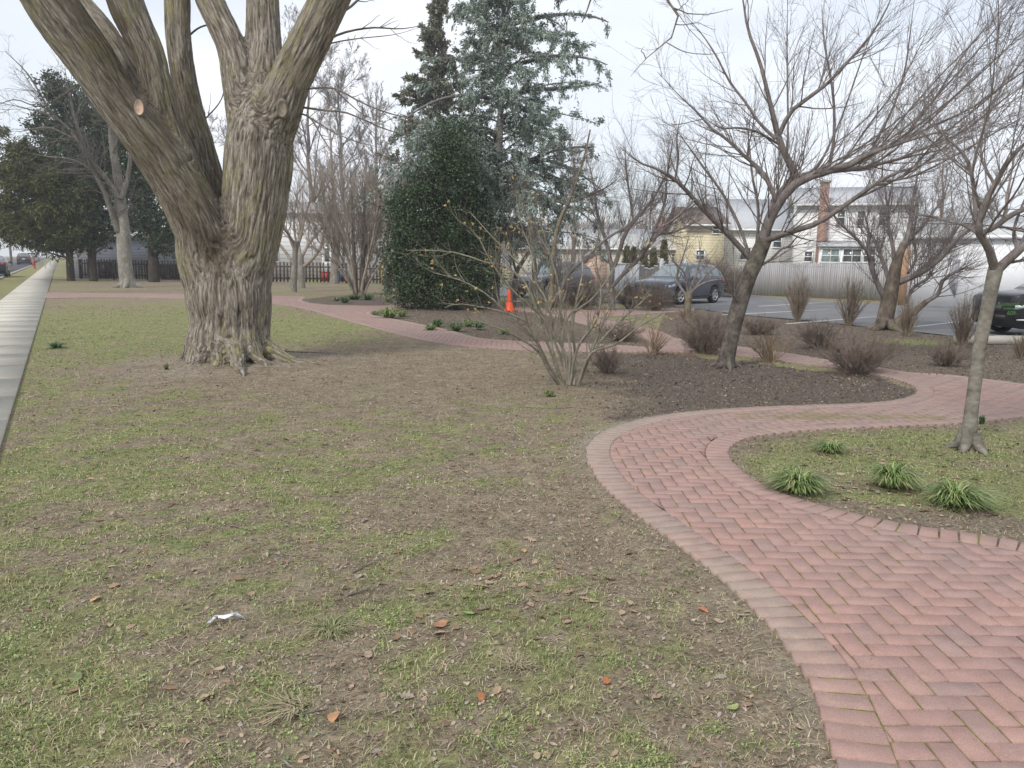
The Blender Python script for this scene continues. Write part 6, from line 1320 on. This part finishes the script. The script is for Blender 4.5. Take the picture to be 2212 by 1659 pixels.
    def side_pt(x, f, sd_2, off_=.008):
        w_ = ip(x, hw_)*.975; r_ = ip(x, wr); r_ = r_+(w_-r_)*.1; zb_2 = ip(x, zb); zt_2 = ip(x, zt)-.07*ip(x, cab)-.01
        y = w_+(r_-w_)*f; z = zb_2+(zt_2-zb_2)*f; return W2(x, sd_2*(y+off_), z+off_*.3)
    spans = {'suv': [(1.62, 2.42, .0), (2.50, 3.32, 0), (3.40, 3.92, 0)], 'sedan': [(1.55, 2.35, 0), (2.43, 3.25, 0)], 'truck': [(1.58, 2.25, 0), (2.33, 3.0, 0)]}[kind]
    for sd_2 in (1, -1):
        for (xa, xb, _) in spans:
            xs_ = np.linspace(xa, xb, 7); V = [side_pt(x, .10, sd_2) for x in xs_]+[side_pt(x, .90, sd_2) for x in xs_]; child('window', V, [np.array([[i, i+1, i+8, i+7] for i in range(6)])], M_carglass, root)
    def cross(xa, xb, m_, nm, inset=.1, off_=.012):
        V = []; xs_ = np.linspace(xa, xb, 6)
        for x in xs_:
            r_ = ip(x, wr)-inset; z = ip(x, zt)
            for f in np.linspace(-1, 1, 7): V.append(W2(x, f*r_, z+.02*(1-abs(f))+off_))
        child(nm, V, [np.array([[i*7+j, i*7+j+1, i*7+j+8, i*7+j+7] for i in range(5) for j in range(6)])], m_, root, smooth=True)
    cross(1.24, 1.78, glassm or M_scr, 'windscreen'); cross(*({'suv': (4.0, 4.34), 'sedan': (3.45, 3.9), 'truck': (3.1, 3.4)}[kind]), M_carglass, 'rear_window')
    A = np.array([hd, lf, [0, 0, 1]])
    for sd_2 in (1, -1):
        mb = MB(); mb.prism([W2(.10, sd_2*.83, .70), W2(.42, sd_2*.895, .76), W2(.45, sd_2*.90, .86), W2(.10, sd_2*.80, .80)], lf*sd_2*.025*scale); mb.prism([W2(.035, sd_2*.50, .70), W2(.10, sd_2*.82, .70), W2(.10, sd_2*.80, .80), W2(.045, sd_2*.50, .77)], hd*.02*scale); mb.build('headlight', M_head, root)
        mb = MB(); mb.prism([W2(4.22, sd_2*.90, .86), W2(4.50, sd_2*.83, .86), W2(4.46, sd_2*.83, 1.0), W2(4.24, sd_2*.87, 1.0)], lf*sd_2*.03*scale); mb.prism([W2(4.51, sd_2*.60, .84), W2(4.50, sd_2*.83, .84), W2(4.45, sd_2*.82, 1.0), W2(4.47, sd_2*.60, .98)], -hd*.04*scale); mb.build('tail_light', M_red, root)
        if lite: continue
        mb = MB(); mb.box(W2(1.72, sd_2*1.02, ip(1.72, zb)+.06), np.array([.12, .2, .14])*scale, A); mb.build('mirror', pm, root)
        for x in (2.32, 3.22): mb = MB(); mb.box(W2(x, sd_2*.935, .93), np.array([.2, .03, .035])*scale, A); mb.build('door_handle', M_dark if kind == 'truck' else pm, root)
        if kind != 'truck': mb = MB(); mb.box(W2(2.26, sd_2*.905, .36), np.array([2.2, .05, .1])*scale, A); mb.build('side_sill', M_dark, root)
    mb = MB(); mb.box(W2(.06, 0, .44), np.array([.12, 1.25, .2])*scale, A); mb.build('front_bumper', M_dark, root)
    mb = MB(); mb.box(W2(.025, 0, .70), np.array([.06, .9, .14])*scale, A); mb.build('grille', M_dark, root)
    mb = MB(); mb.box(W2(4.52, 0, .46), np.array([.1, 1.4, .22])*scale, A); mb.build('rear_bumper', M_dark, root)
    mb = MB(); mb.box(W2(4.565, 0, .82 if kind != 'sedan' else .75), np.array([.02, .34, .16])*scale, A); mb.build('number_plate', M_trim, root)
    return root, W2
# parked cars
hd = np.array([-.69, -.72]); k46 = .94
p1 = (G(1451, 656)+G(1557, 657))/2; 
c1 = p1+np.array([.72, -.69, 0])*-.0; lf_ = np.array([.72, -.69, 0])     # shift inward by half the track
c1 = p1+np.array([-.0, .0, 0])+np.array([-lf_[0], -lf_[1], 0])*-.0
left = np.array([-hd[1], hd[0], 0]); c1 = p1-left*.82*k46*(1 if left[1] < 0 else -1)
M_p1 = paint('slate_paint', (.085, .10, .13)); M_p2 = paint('pewter_paint', (.17, .165, .18)); M_blk = paint('black_paint', (.012, .013, .015)); M_wht = paint('white_paint', (.7, .7, .7), .35, 0); M_blu = paint('teal_paint', (.05, .14, .17)); M_nav = paint('navy_paint', (.03, .055, .08)); M_oran = paint('orange_paint', (.5, .14, .05)); M_redp = paint('red_paint', (.25, .04, .04))
car('parked_car', 'dark slate grey crossover parked at an angle, left of the cherry trunk', 'car', c1, hd, M_p1, k46, group='cars in the car park')
p2 = (G(1171, 642)+G(1270, 642))/2; c2 = p2-left*.82*k46*(1 if left[1] < 0 else -1)
car('parked_car', 'pewter grey crossover behind the witch hazel, nearer the traffic cone', 'car', c2, hd, M_p2, k46, group='cars in the car park')
# black truck with lettering at the right edge
Yt_ = 18.5; tp0 = G(2166, groundpx(2166, Yt_)); hdt = np.array([-1., -.06]); tc_ = tp0-np.array([hdt[0], hdt[1], 0])*2.275+np.array([0, .9, 0])
tr_, Wt = car('pickup_truck', 'black truck with green lettering, cut off by the right edge of the picture', 'truck', tc_, hdt, M_blk, .93, kind='truck')
M_let = plain('green_lettering', (.06, .16, .035), .6)
def text(s, p, xd, size, root):
    cu = bpy.data.curves.new('t', 'FONT'); cu.body = s; cu.size = size; cu.extrude = .003; cu.align_x = 'LEFT'; ob = bpy.data.objects.new('t', cu); C.objects.link(ob)
    dg = bpy.context.evaluated_depsgraph_get(); me = bpy.data.meshes.new_from_object(ob.evaluated_get(dg)); bpy.data.objects.remove(ob); xd = np.append(xd/np.linalg.norm(xd), 0)
    nrm_ = np.array([xd[1], -xd[0], 0]); Mx = Matrix(((xd[0], 0, nrm_[0], 0), (xd[1], 0, nrm_[1], 0), (0, 1, 0, 0), (0, 0, 0, 1))); me.transform(Mx); me.transform(Matrix.Translation(Vector(np.asarray(p)-np.asarray(root['_loc']))))
    me.name = 'lettering'; me.materials.clear(); me.materials.append(M_let); o2 = bpy.data.objects.new('lettering', me); C.objects.link(o2); o2.parent = root; return o2
sdn = -np.array([0., 1.]); xd = -hdt
sgn = 1 if (Wt(1, 1, 0)[1] < Wt(1, -1, 0)[1]) else -1
ys_ = float(Wt(.6, sgn*.93, .6)[1])-.035
for s_, px_, py_, sz in (('Residential', 2155, 660, .115), ('Commercial', 2166, 668.5, .085), ('609-', 2175, 680.5, .135)):
    q_ = P(px_, py_, ys_); text(s_, q_, xd, sz, tr_)
mb = MB(); mb.box(Wt(1.5, sgn*.93, .44), (2.6, .02, .03), np.array([[*(xd/np.linalg.norm(xd)), 0], [0, 1, 0], [0, 0, 1]])); mb.build('trim_strip', M_rim, tr_)
# concrete wheel stops by the truck
for px, l_ in ((2135, 'left of the black truck wheel'), (2222, 'at the picture edge under the black truck')):
    b_ = G(px, 742); mb = MB(); mb.prism([b_+[-.7, -.1, 0], b_+[-.7, .12, 0], b_+[-.7, .08, .16], b_+[-.7, -.06, .16]], (1.4, 0, 0)); tag(mb.build('wheel_stop', M_conc, loc=b_), 'grey concrete wheel stop '+l_, 'wheel stop')
# street cars: tail towards us
sd2 = np.array([U[0], U[1]])
def street(label, px, py, m_, kind, voff=None, name='parked_car', lite=True):
    b_ = G(px, py); s_ = b_[:2] @ U; v_ = voff if voff is not None else b_[:2] @ Vv; p_ = SP(s_+2.2, v_, .014); return car(name, label, 'car', p_, sd2, m_, 1., kind, group='cars parked along the street', lite=lite)
street('black four-wheel drive parked in the street, nearest the hydrant, seen from behind', 52, 572.0, M_blk, 'suv')
CARV = CURB-1.25
# navy car cut by the left edge
b_ = SP(along(30, 598), 0); 
street('navy car with a red tail lamp cut off by the left edge of the picture', -18, 599, M_nav, 'sedan', name='moving_car', lite=False)
s0_ = G(52, 572)[:2] @ U
for i, (ds_, m_, kd, l_) in enumerate([(8,M_wht,'truck','white van right behind the black four-wheel drive'),(17,M_blu,'sedan','teal car, third in the street row'),(24,M_redp,'sedan','dark red car, fourth in the street row'),(31,M_wht,'sedan','white car, fifth in the street row'),(39,M_oran,'suv','orange car, sixth in the street row'),(49,M_p2,'suv','grey car, seventh in the street row'),(60,M_nav,'sedan','navy car, last in the street row')]):
    car('parked_car', l_, 'car', SP(s0_+2.2+ds_, CURB-1.3, .014), sd2, m_, 1., kd, group='cars parked along the street', lite=True)
for i, (ds_, m_, l_) in enumerate([(-6, M_p2, 'grey'), (14, M_redp, 'red'), (30, M_wht, 'white')]):
    car('parked_car', l_+' car parked on the opposite side of the street', 'car', SP(s0_+ds_, CURB-10.3, .014), -sd2, m_, 1., 'sedan', group='cars parked across the street', lite=True)
# hydrant
hp = G(74, 580.5); hp = SP(hp[:2] @ U, CURB+.9); k = np.linalg.norm(hp)/FPX; root = empty('fire_hydrant', hp, 'red fire hydrant on the grass verge beside the pavement', 'hydrant'); M_hyd = plain('hydrant_red', (.36, .045, .03), .6); hs = 1.05
mb = MB(); mb.tube([[hp[0], hp[1], z*hs] for z in (0, .06, .065, .60, .62, .66, .67, .78, .88, .92)], [.17, .17, .12, .12, .16, .16, .13, .12, .07, .02], 14); mb.build('body', M_hyd, root, smooth=True)
for sg_ in (1, -1): mb = MB(); e_ = np.append(U, 0)*sg_; c_ = hp+np.array([0, 0, .5*hs]); mb.tube([c_+e_*.08, c_+e_*.2, c_+e_*.23], [.055, .055, .04], 10); mb.build('side_outlet', M_hyd, root)
e_ = -np.append(Vv, 0); mb = MB(); c_ = hp+np.array([0, 0, .42*hs]); mb.tube([c_+e_*.08, c_+e_*.22, c_+e_*.25], [.075, .075, .05], 10); mb.build('front_outlet', M_hyd, root)
# signs and poles
M_pole = plain('galvanised', (.35, .36, .37), .5); M_wood = noisy('pole_wood', [(.3, (.12, .09, .065)), (.7, (.2, .16, .125))], 4)
def sign(label, px, ptop, pbot, Y_, wpx, m_, lines=True):
    b_ = toground(px, 560, Y_); zt_, zb_ = P(px, ptop, Y_)[2], P(px, pbot, Y_)[2]; w_ = wpx*Y_/FPX; e1 = np.array([.87, -.49, 0]); e1 = np.append(Vv, 0); n_ = -np.append(U, 0); A = np.array([e1, n_, [0, 0, 1]]); root = empty('street_sign', b_, label, 'sign')
    mb = MB(); mb.tube([b_, b_+[0, 0, zt_]], [.04, .04], 6); mb.build('pole', M_pole, root); mb = MB(); mb.box(b_+np.array([0, 0, (zt_+zb_)/2])+n_*.06, (w_, .03, zt_-zb_), A); pl = mb.build('plate', m_, root)
    if lines:
        mb = MB()
        for f in (.25, .5, .75): mb.box(b_+np.array([0, 0, zb_+(zt_-zb_)*f])+n_*.085, (w_*.66, .01, (zt_-zb_)*.1), A)
        mk('marking', np.vstack(mb.V), [np.vstack(mb.Q)], M_dgrey, parent=pl, loc=root['_loc'])
M_sw = plain('sign_white', (.8, .81, .8), .5)
sign('larger white rectangular street sign above the far parked cars', 97, 531, 543, 88, 11, M_sw); sign('smaller white street sign lower right of the larger one', 108, 540, 548, 110, 7, M_sw)
sign('turquoise hanging banner sign over the street row of cars', 82, 530, 542, 100, 6, plain('sign_green', (.12, .42, .38), .6), False); sign('small grey-white sign left of the turquoise banner', 70, 531, 538, 120, 8, M_sw)
def pole(label, px, Y_, h_): b_ = toground(px, 560, Y_); root = empty('utility_pole', b_, label, 'pole', 'wooden poles along the street'); mb = MB(); mb.tube([b_, b_+[0, 0, h_]], [.16, .11], 8); mb.build('pole', M_wood, root); mb = MB(); mb.box(b_+np.array([0, 0, h_-.6]), (2.2, .12, .12), np.array([np.append(Vv, 0), np.append(U, 0), [0, 0, 1]])); mb.build('crossarm', M_wood, root)
pole('wooden utility pole across the street, nearer one', 24, 105, 9.5); pole('wooden utility pole across the street, farther one', 50, 150, 9.5)
b_ = G(39, 573); b_ = SP(b_[:2] @ U, CURB-4.4, .014); root = empty('wheeled_bin', b_, 'blue-grey wheeled bin standing in the street behind the black four-wheel drive', 'bin'); M_bin = plain('bin_grey', (.22, .27, .3), .6)
mb = MB(); mb.prism([b_+[-.3, -.3, .05], b_+[.3, -.3, .05], b_+[.3, .3, .05], b_+[-.3, .3, .05]], (0, 0, .95)); mb.build('body', M_bin, root); mb = MB(); mb.box(b_+np.array([0, 0, 1.04]), (.7, .7, .08)); mb.build('lid', M_bin, root)
leafy('round_bush', 'dark green clipped bush across the street at the left edge', SP(88, CURB-13.2), [(0, 0, .9, 1.1, 1.1, 1.0)], M_holly, M_dbark, 2600, .2, r=.06, cat='shrub')

# ================================================================== far wooded skyline
n = 52000; yy = rng.uniform(150, 260, n); xx = rng.uniform(-1, 1, n)*yy*.85-10; hh = 6.5+4.5*fbm(xx, yy, .05, 3); zz = hh*rng.random(n)**.75
okf = (xx*Vv[0]+yy*Vv[1] > SW_R+3) | (xx*Vv[0]+yy*Vv[1] < CURB-13); xx, yy, zz = xx[okf], yy[okf], zz[okf]; n = len(xx)
Vf, Ff = sprays(np.stack([xx, yy, zz], 1), np.tile([[0, 0, 1.]], (n, 1)), 1.5, .09, 3, .5, 0, .3)
M_wood_far = island('far_wood', [(0, (.17, .145, .135)), (.6, (.24, .215, .205)), (1, (.31, .285, .275))], .9)
tag(mk('distant_wood', Vf, [Ff], M_wood_far), 'hazy grey-brown leafless woodland along the horizon', 'wood', kind='stuff')

# thin pale air of the overcast day
hz_m = bpy.data.materials.new('haze'); hz_m.use_nodes = True; t = hz_m.node_tree; t.nodes.clear(); o2 = t.nodes.new('ShaderNodeOutputMaterial'); pvn = t.nodes.new('ShaderNodeVolumePrincipled')
pvn.inputs['Color'].default_value = (.93, .95, 1, 1); pvn.inputs['Density'].default_value = .0011; pvn.inputs['Anisotropy'].default_value = .2; t.links.new(pvn.outputs[0], o2.inputs['Volume'])
mb = MB(); xa, xb, ya, yb = -560, 560, -560, 560; mb.box((0, 0, 9.5), (xb-xa, yb-ya, 22)); tag(mb.build('haze', hz_m), kind='stuff')
# ================================================================== GROUND LITTER, GRASS, CHIPS, LEAVES
def field(n, ymin, ymax, power, xpad=1.12):
    """random ground points inside the view wedge, thinning with distance"""
    t = rng.random(n)
    a_, b_ = ymin**(2-power), ymax**(2-power); y = (a_+(b_-a_)*t)**(1/(2-power)); half = (1120/FPX)*xpad*y*1.04+.3
    x = rng.uniform(-1, 1, n)*half; return x, y
def keep(x, y, kind):
    c, m_, s_, sd_, vg = masks(x, y); v = x*Vv[0]+y*Vv[1]; onsw = (v < SW_R+.05) & (v > SW_L-.05); onroad = v < CURB
    lot = inpoly(np.stack([x, y], 1), LOT); free = ~onsw & ~onroad & ~lot; dT = np.hypot(x-TREE[0], y-TREE[1])
    if kind == 'grass': p = np.clip(c*1.15-.06, 0, 1); ok = (sd_ < .0)
    elif kind == 'weed': p = np.clip((c-.02)*1.5+.05, 0, 1)*(fbm(x+9, y+3, 5.0, 3) > .51); ok = sd_ < -.01
    elif kind == 'litter': p = np.clip(.95-c*.6-s_*.5, .2, 1)*(1-m_*.6); ok = (sd_ < -.01)
    elif kind == 'chip': p = m_; ok = sd_ < -.005
    elif kind == 'pathbit': p = np.full(len(x), 1.); ok = sd_ > .0
    else: p = np.full(len(x), 1.); ok = sd_ < -.0
    ok = ok & free & (rng.random(len(x)) < p) & ((dT > .62) | (kind == 'x'))
    global _SD; _SD = sd_[ok]; return ok
_SD = np.zeros(0)
def zg(x, y):
    h = H(x, y)
    return np.where(_SD > -.17, np.clip(h, .005, .012), h) if np.size(x) == len(_SD) else h

def blades(n, ymin, ymax, power, hmin, hmax, wd, m_, name, label, kind='grass', lie=1.3, clumpy=True):
    x, y = field(n, ymin, ymax, power)
    if clumpy:                                     # gather into little tufts
        k = len(x)//7; cx, cy = x[:k], y[:k]; j = rng.integers(0, k, len(x)); s_ = .028*rng.uniform(.3, 1.5, len(x)); x = cx[j]+rng.normal(0, 1, len(x))*s_; y = cy[j]+rng.normal(0, 1, len(x))*s_
    ok = keep(x, y, kind); x, y = x[ok], y[ok]; n = len(x); z = zg(x, y)-.002; a = rng.uniform(0, 6.283, n); h = rng.uniform(hmin, hmax, n)*(.6+.8*fbm(x, y, 4, 2)); l_ = h*rng.uniform(.3, lie, n)
    d = np.stack([np.cos(a), np.sin(a)], 1); s_ = np.stack([-d[:, 1], d[:, 0]], 1)*(wd*rng.uniform(.6, 1.25, n)*(1+.04*y))[:, None]; b_ = np.stack([x, y], 1)
    p1 = b_+d*(l_*.35)[:, None]; p2 = b_+d*l_[:, None]; zz = lambda p, q_: np.column_stack([p, q_])
    V = np.stack([zz(b_-s_, z), zz(b_+s_, z), zz(p1+s_*.85, z+h*.62), zz(p1-s_*.85, z+h*.62), zz(p2, z+h*rng.uniform(.5, 1.0, n))], 1).reshape(-1, 3); i = np.arange(n)*5
    q4 = np.stack([i, i+1, i+2, i+3], 1); t3 = np.stack([i+3, i+2, i+4], 1); o = mk(name, V, [q4, t3], m_); return tag(o, label, 'grass', kind='stuff')
M_blade = island('grass_blades', [(0, (0.117, 0.147, 0.049)), (.35, (0.200, 0.230, 0.080)), (.65, (0.290, 0.301, 0.123)), (.85, (0.400, 0.365, 0.196)), (1, (0.552, 0.461, 0.319))], .6, .25)
M_straw = island('dead_blades', [(0, (0.228, 0.186, 0.108)), (.5, (0.372, 0.318, 0.198)), (1, (0.552, 0.492, 0.336))], .75, .15)
blades(380000, 1.5, 26, 1.55, .008, .030, .0016, M_blade, 'lawn_grass', 'short patchy green grass over the worn lawn', lie=1.8)
blades(120000, 1.5, 16, 1.6, .006, .02, .0012, M_straw, 'dead_grass', 'pale dead grass blades lying in the lawn', kind='litter', lie=4.5, clumpy=False)

def flakes(n, ymin, ymax, power, smin, smax, kind, m_, name, label, cat, asp=.6, curl=.25, zoff=.004, tilt=.25, grow_=.03, clump=0):
    x, y = field(n, ymin, ymax, power)
    if clump: k = len(x)//clump; cx, cy = x[:k], y[:k]; j = rng.integers(0, k, len(x)); s_ = .03*rng.uniform(.3, 1.6, len(x)); x = cx[j]+rng.normal(0, 1, len(x))*s_; y = cy[j]+rng.normal(0, 1, len(x))*s_
    ok = keep(x, y, kind); x, y = x[ok], y[ok]; n = len(x); s_ = rng.uniform(0, 1, n)**2.2*(smax-smin)+smin; s_ = s_*(1+grow_*y); a = rng.uniform(0, 6.283, n)
    z = zg(x, y) if kind != 'pathbit' else np.full(n, .026); th = np.array([0, 1.1, 2.0, 3.1, 4.2, 5.1]); m6 = 6
    rr = rng.uniform(.65, 1.15, (n, m6)); px = np.cos(th)[None]*rr; py = np.sin(th)[None]*rr*(asp*rng.uniform(.6, 1.4, n))[:, None]; ca, sa = np.cos(a)[:, None], np.sin(a)[:, None]
    tx, ty = rng.normal(0, tilt, (n, 1)), rng.normal(0, tilt, (n, 1)); X_ = (px*ca-py*sa)*s_[:, None]; Y_ = (px*sa+py*ca)*s_[:, None]; Z_ = X_*tx+Y_*ty+(py**2-.1)*curl*s_[:, None]; Z_ = Z_-Z_.min(1, keepdims=True)*.75
    V = np.stack([x[:, None]+X_, y[:, None]+Y_, z[:, None]+zoff+Z_], -1).reshape(-1, 3); i = np.arange(n)[:, None]*m6
    q4 = np.vstack([i+np.array([0, 1, 2, 3]), i+np.array([0, 3, 4, 5])]); o = mk(name, V, [q4], m_); return tag(o, label, cat, kind='stuff')
M_weed = island('weed_leaves', [(0, (0.119, 0.174, 0.058)), (.4, (0.206, 0.273, 0.091)), (.8, (0.312, 0.371, 0.130)), (1, (0.425, 0.441, 0.195))], .55, .3)
M_litter = island('leaf_fragments', [(0, (0.104, 0.075, 0.054)), (.25, (0.197, 0.140, 0.099)), (.5, (0.286, 0.208, 0.150)), (.75, (0.385, 0.290, 0.213)), (.92, (0.312, 0.281, 0.254)), (1, (0.446, 0.374, 0.286))], .8, .15)
M_chip = island('mulch_chips', [(0, (0.026, 0.020, 0.017)), (.4, (0.058, 0.044, 0.036)), (.75, (0.114, 0.086, 0.067)), (.93, (0.180, 0.144, 0.120)), (1, (0.408, 0.324, 0.240))], .85, .15)
flakes(420000, 1.5, 17, 1.5, .0018, .0056, 'weed', M_weed, 'clover', 'small bright green weed leaves in patches over the soil', 'ground cover', .8, .3, .008, .35, .05, clump=16)
flakes(230000, 1.5, 26, 1.25, .0022, .0135, 'litter', M_litter, 'leaf_litter', 'crumbled brown leaf fragments strewn over the soil', 'leaf litter', .5, .3, .003, .3, .03)
flakes(120000, 6, 26, 1.2, .004, .018, 'chip', M_chip, 'bark_mulch', 'dark shredded bark mulch in the planting beds', 'mulch', .35, .2, .003, .4, .02)
flakes(900, 1.6, 14, 1.2, .0015, .007, 'pathbit', M_litter, 'path_debris', 'tiny crumbs and leaf bits lying on the bricks', 'debris', .5, .3, .0, .2, .02)
# whole fallen leaves
def leafshape(kind, n):
    if kind == 'oval': t = np.array([0, .12, .3, .55, .8, 1.]); w_ = np.array([.02, .2, .3, .3, .18, .0])
    else: t = np.linspace(0, 1, 10); w_ = np.array([.02, .16, .10, .30, .16, .36, .17, .26, .10, .0])
    return t, w_
def leaves(pts, sizes, kind, m_, name, label, cat, single=False, group=None, flat=None):
    t, w_ = leafshape(kind, 0); k = len(t); Vs, Qs = [], []; n = 0
    for (p, s_) in zip(pts, sizes):
        a = rng.uniform(0, 6.283); ca, sa = math.cos(a), math.sin(a); cu = rng.uniform(.15, .55)*(flat if flat is not None else 1); be = rng.uniform(-.25, .45); tw = rng.normal(0, .18)
        L_, Cc, R_2 = [], [], []
        for ti, wi in zip(t, w_):
            for lst, sg_ in ((L_, -1), (Cc, 0), (R_2, 1)):
                u, v = (ti-.5)*s_, sg_*wi*s_*.95*rng.uniform(.88, 1.1); z = abs(v)*cu+be*s_*((ti-.5)**2)*1.2+tw*v+.25*s_*.05*rng.normal(); lst.append([p[0]+u*ca-v*sa, p[1]+u*sa+v*ca, p[2]+z+.004])
        V = np.array(L_+Cc+R_2); V[:, 2] -= min(0, V[:, 2].min()-p[2]-.003); q_ = [[j, j+1, k+j+1, k+j] for j in range(k-1)]+[[k+j, k+j+1, 2*k+j+1, 2*k+j] for j in range(k-1)]
        if single:
            o = mk(name, V, [np.array(q_)], m_, loc=p); tag(o, label, cat, group); return o
        Vs.append(V); Qs.append(np.array(q_)+n); n += len(V)
    o = mk(name, np.vstack(Vs), [np.vstack(Qs)], m_); return tag(o, label, cat, kind='stuff')
x, y = field(950, 1.6, 17, 1.1); ok = keep(x, y, 'leaf'); x, y = x[ok], y[ok]; pt = np.stack([x, y, zg(x, y)], 1)
# more of them in the right-hand bed and under the shrubs
ex = []
for (px, py, n, sx, sy) in ((1860,1040,60,.35,.25),(2000,1090,50,.4,.2),(1950,980,70,1.,.6),(1670,786,60,.35,.25),(1850,812,50,.4,.25),(1410,768,50,.3,.2),(2110,990,40,.8,.4),(1850,820,40,.8,.3),(1120,1290,45,.25,.18),(1080,1260,30,.3,.2)):
    c_ = G(px, py); q_ = np.stack([rng.normal(c_[0], sx, n), rng.normal(c_[1], sy, n)], 1); ex.append(np.column_stack([q_, zg(q_[:, 0], q_[:, 1])]))
ex = np.vstack(ex); sdx = pdist(ex[:, :2])[0]; ex = ex[sdx < -.02]; pt = np.vstack([pt, ex])
M_fall = island('fallen_leaf', [(0, (.13, .085, .06)), (.3, (.22, .14, .09)), (.55, (.30, .20, .135)), (.8, (.38, .28, .20)), (1, (.29, .255, .22))], .7, .2)
h_ = rng.random(len(pt)) < .6
leaves(pt[h_], rng.uniform(.02, .055, h_.sum()), 'oval', M_fall, 'fallen_leaves', 'dry brown oval leaves scattered over lawn and beds', 'fallen leaves')
leaves(pt[~h_], rng.uniform(.03, .075, (~h_).sum()), 'lobed', M_fall, 'fallen_leaves', 'dry brown lobed leaves scattered over lawn and beds', 'fallen leaves')
def one(px, py, s_, kind, col, label):
    p = G(px, py); p[2] = float(zg(p[0], p[1]))+.006 if pdist(p[None, :2])[0][0] < 0 else .026
    nm_ = 'leaf_'+'_'.join(f'{int(c*100)}' for c in col); m_ = noisy('single_'+nm_, [(.3, tuple(c*.75 for c in col)), (.7, tuple(min(1, c*1.2) for c in col))], 30, 3, .6)
    leaves([p], [s_], kind, m_, 'fallen_leaf', label, 'leaf', True, flat=.5)
for a in [(1583,1532,.062,'oval',(.30,.34,.13),'yellow-green oval leaf lying alone near the brick edge at the lower right'),(1012,1326,.062,'oval',(.22,.38,.09),'fresh green leaf in the middle foreground of the lawn'),(208,1297,.075,'lobed',(.50,.30,.15),'pale orange leaf in the left foreground'),
 (163,1466,.085,'oval',(.16,.18,.08),'large dull green leaf in the left foreground'),(1518,1318,.07,'lobed',(.42,.17,.08),'reddish-brown leaf in the bare soil left of the brick edge'),(1132,1190,.062,'lobed',(.42,.28,.13),'tan star-shaped leaf in the centre foreground'),
 (700,960,.08,'lobed',(.45,.25,.12),'orange-brown leaf in the middle of the lawn'),(950,1352,.08,'oval',(.33,.18,.10),'long brown leaf near the centre foreground'),(1040,1510,.05,'lobed',(.45,.18,.07),'rust-orange leaf in the lower middle of the lawn'),(720,1550,.07,'oval',(.40,.22,.11),'brown oval leaf beside the dry grass at the bottom'),
 (246,1270,.06,'oval',(.36,.22,.14),'narrow brown leaf upper right of the pale orange one'),(795,1418,.06,'oval',(.33,.24,.18),'greyish tan leaf right of the long grass tuft'),(1676,1056,.09,'lobed',(.33,.22,.13),'large curled oak leaf on the bricks beside the grass clump'),(670,1168,.05,'lobed',(.45,.24,.1),'orange leaf scrap in the lawn above the thin twig'),
 (1310,1470,.05,'oval',(.40,.13,.05),'small rust red leaf near the lower middle'),(1605,1332,.06,'lobed',(.50,.40,.24),'pale yellow leaf at the brick edge'),(1160,1655-15,.04,'oval',(.38,.3,.2),'small tan leaf at the bottom edge')]: one(*a)
# paper scrap
p = G(486, 1346); p[2] = float(zg(p[0], p[1]))+.008; mb = MB(); o2 = np.array([[-.075,-.022,.0],[-.05,.018,.022],[-.02,.03,.012],[.04,.042,.028],[.085,.022,.006],[.05,.016,.034],[.0,-.004,.016],[-.045,-.012,.03],[-.055,-.03,.008],[-.07,.004,.012]])
V = np.vstack([o2+p, [p+[-.01, .01, .026]]]); T3 = [[i, (i+1) % 10, 10] for i in range(10)]
sc_ = mk('paper_scrap', V, [np.array(T3)], plain('paper_white', (.78, .78, .80), .7), loc=p); tag(sc_, 'crumpled scrap of white paper lying on the lawn', 'litter'); sm = sc_.modifiers.new('solid', 'SOLIDIFY'); sm.thickness = .001
# twigs
M_stick = bark('dead_stick', (.10, .085, .07), (.19, .165, .14), (.30, .27, .235), None, 20, 1, .3)
def stick(label, pts, r_, m_=None):
    q_ = []
    for (px, py) in pts: g_ = G(px, py); g_[2] = float(zg(g_[0], g_[1]))+r_+.004; q_.append(g_)
    q_ = resample(np.array(q_), 14); q_[:, 2] = H(q_[:, 0], q_[:, 1])+r_+.004; q_[1:-1, :2] += rng.normal(0, .0025, (12, 2)); mb = MB(); mb.tube(q_, np.linspace(r_, r_*.55, 14), 7); o = mb.build('twig', m_ or M_stick, loc=q_[0], smooth=True); return tag(o, label, 'twig', 'fallen twigs on the lawn')
for a in [('short grey twig in the middle of the lawn', [(497,1132),(530,1140),(552,1148)], .004),('dark thick twig in the lower middle of the lawn', [(750,1288),(785,1279),(808,1272)], .006),('long thin dark twig above the thick one', [(762,1238),(800,1220),(832,1204)], .004),('thin pale twig left of the long dark twig', [(578,1195),(640,1201),(668,1200)], .003),
 ('straight pale twig at the bottom left of centre', [(628,1548),(665,1540),(706,1530)], .005),('grey stick at the very bottom of the picture', [(612,1640),(632,1656),(650,1668)], .005),('curved dark twig below the witch hazel', [(1135,880),(1190,884),(1245,882),(1285,888)], .006),('pale root-like twig right of the huge tree foot', [(612,768),(660,766),(730,767)], .012),
 ('thin forked twig near the middle of the lawn', [(735,1010),(758,1022),(728,1030)], .0022),('twig near the bare patch by the path', [(1185,1045),(1200,1060),(1212,1072)], .003),('grey twig at the bottom centre', [(1042,1595),(1065,1620),(1105,1652)], .005),('long brown stem lying near the bottom centre', [(1080,1560),(1160,1510),(1240,1478)], .003),('dark twig lower left of the centre', [(885,1535),(930,1520),(985,1515)], .003)]: stick(*a)
# tidy helper properties
for o in bpy.data.objects:
    if '_loc' in o: del o['_loc']
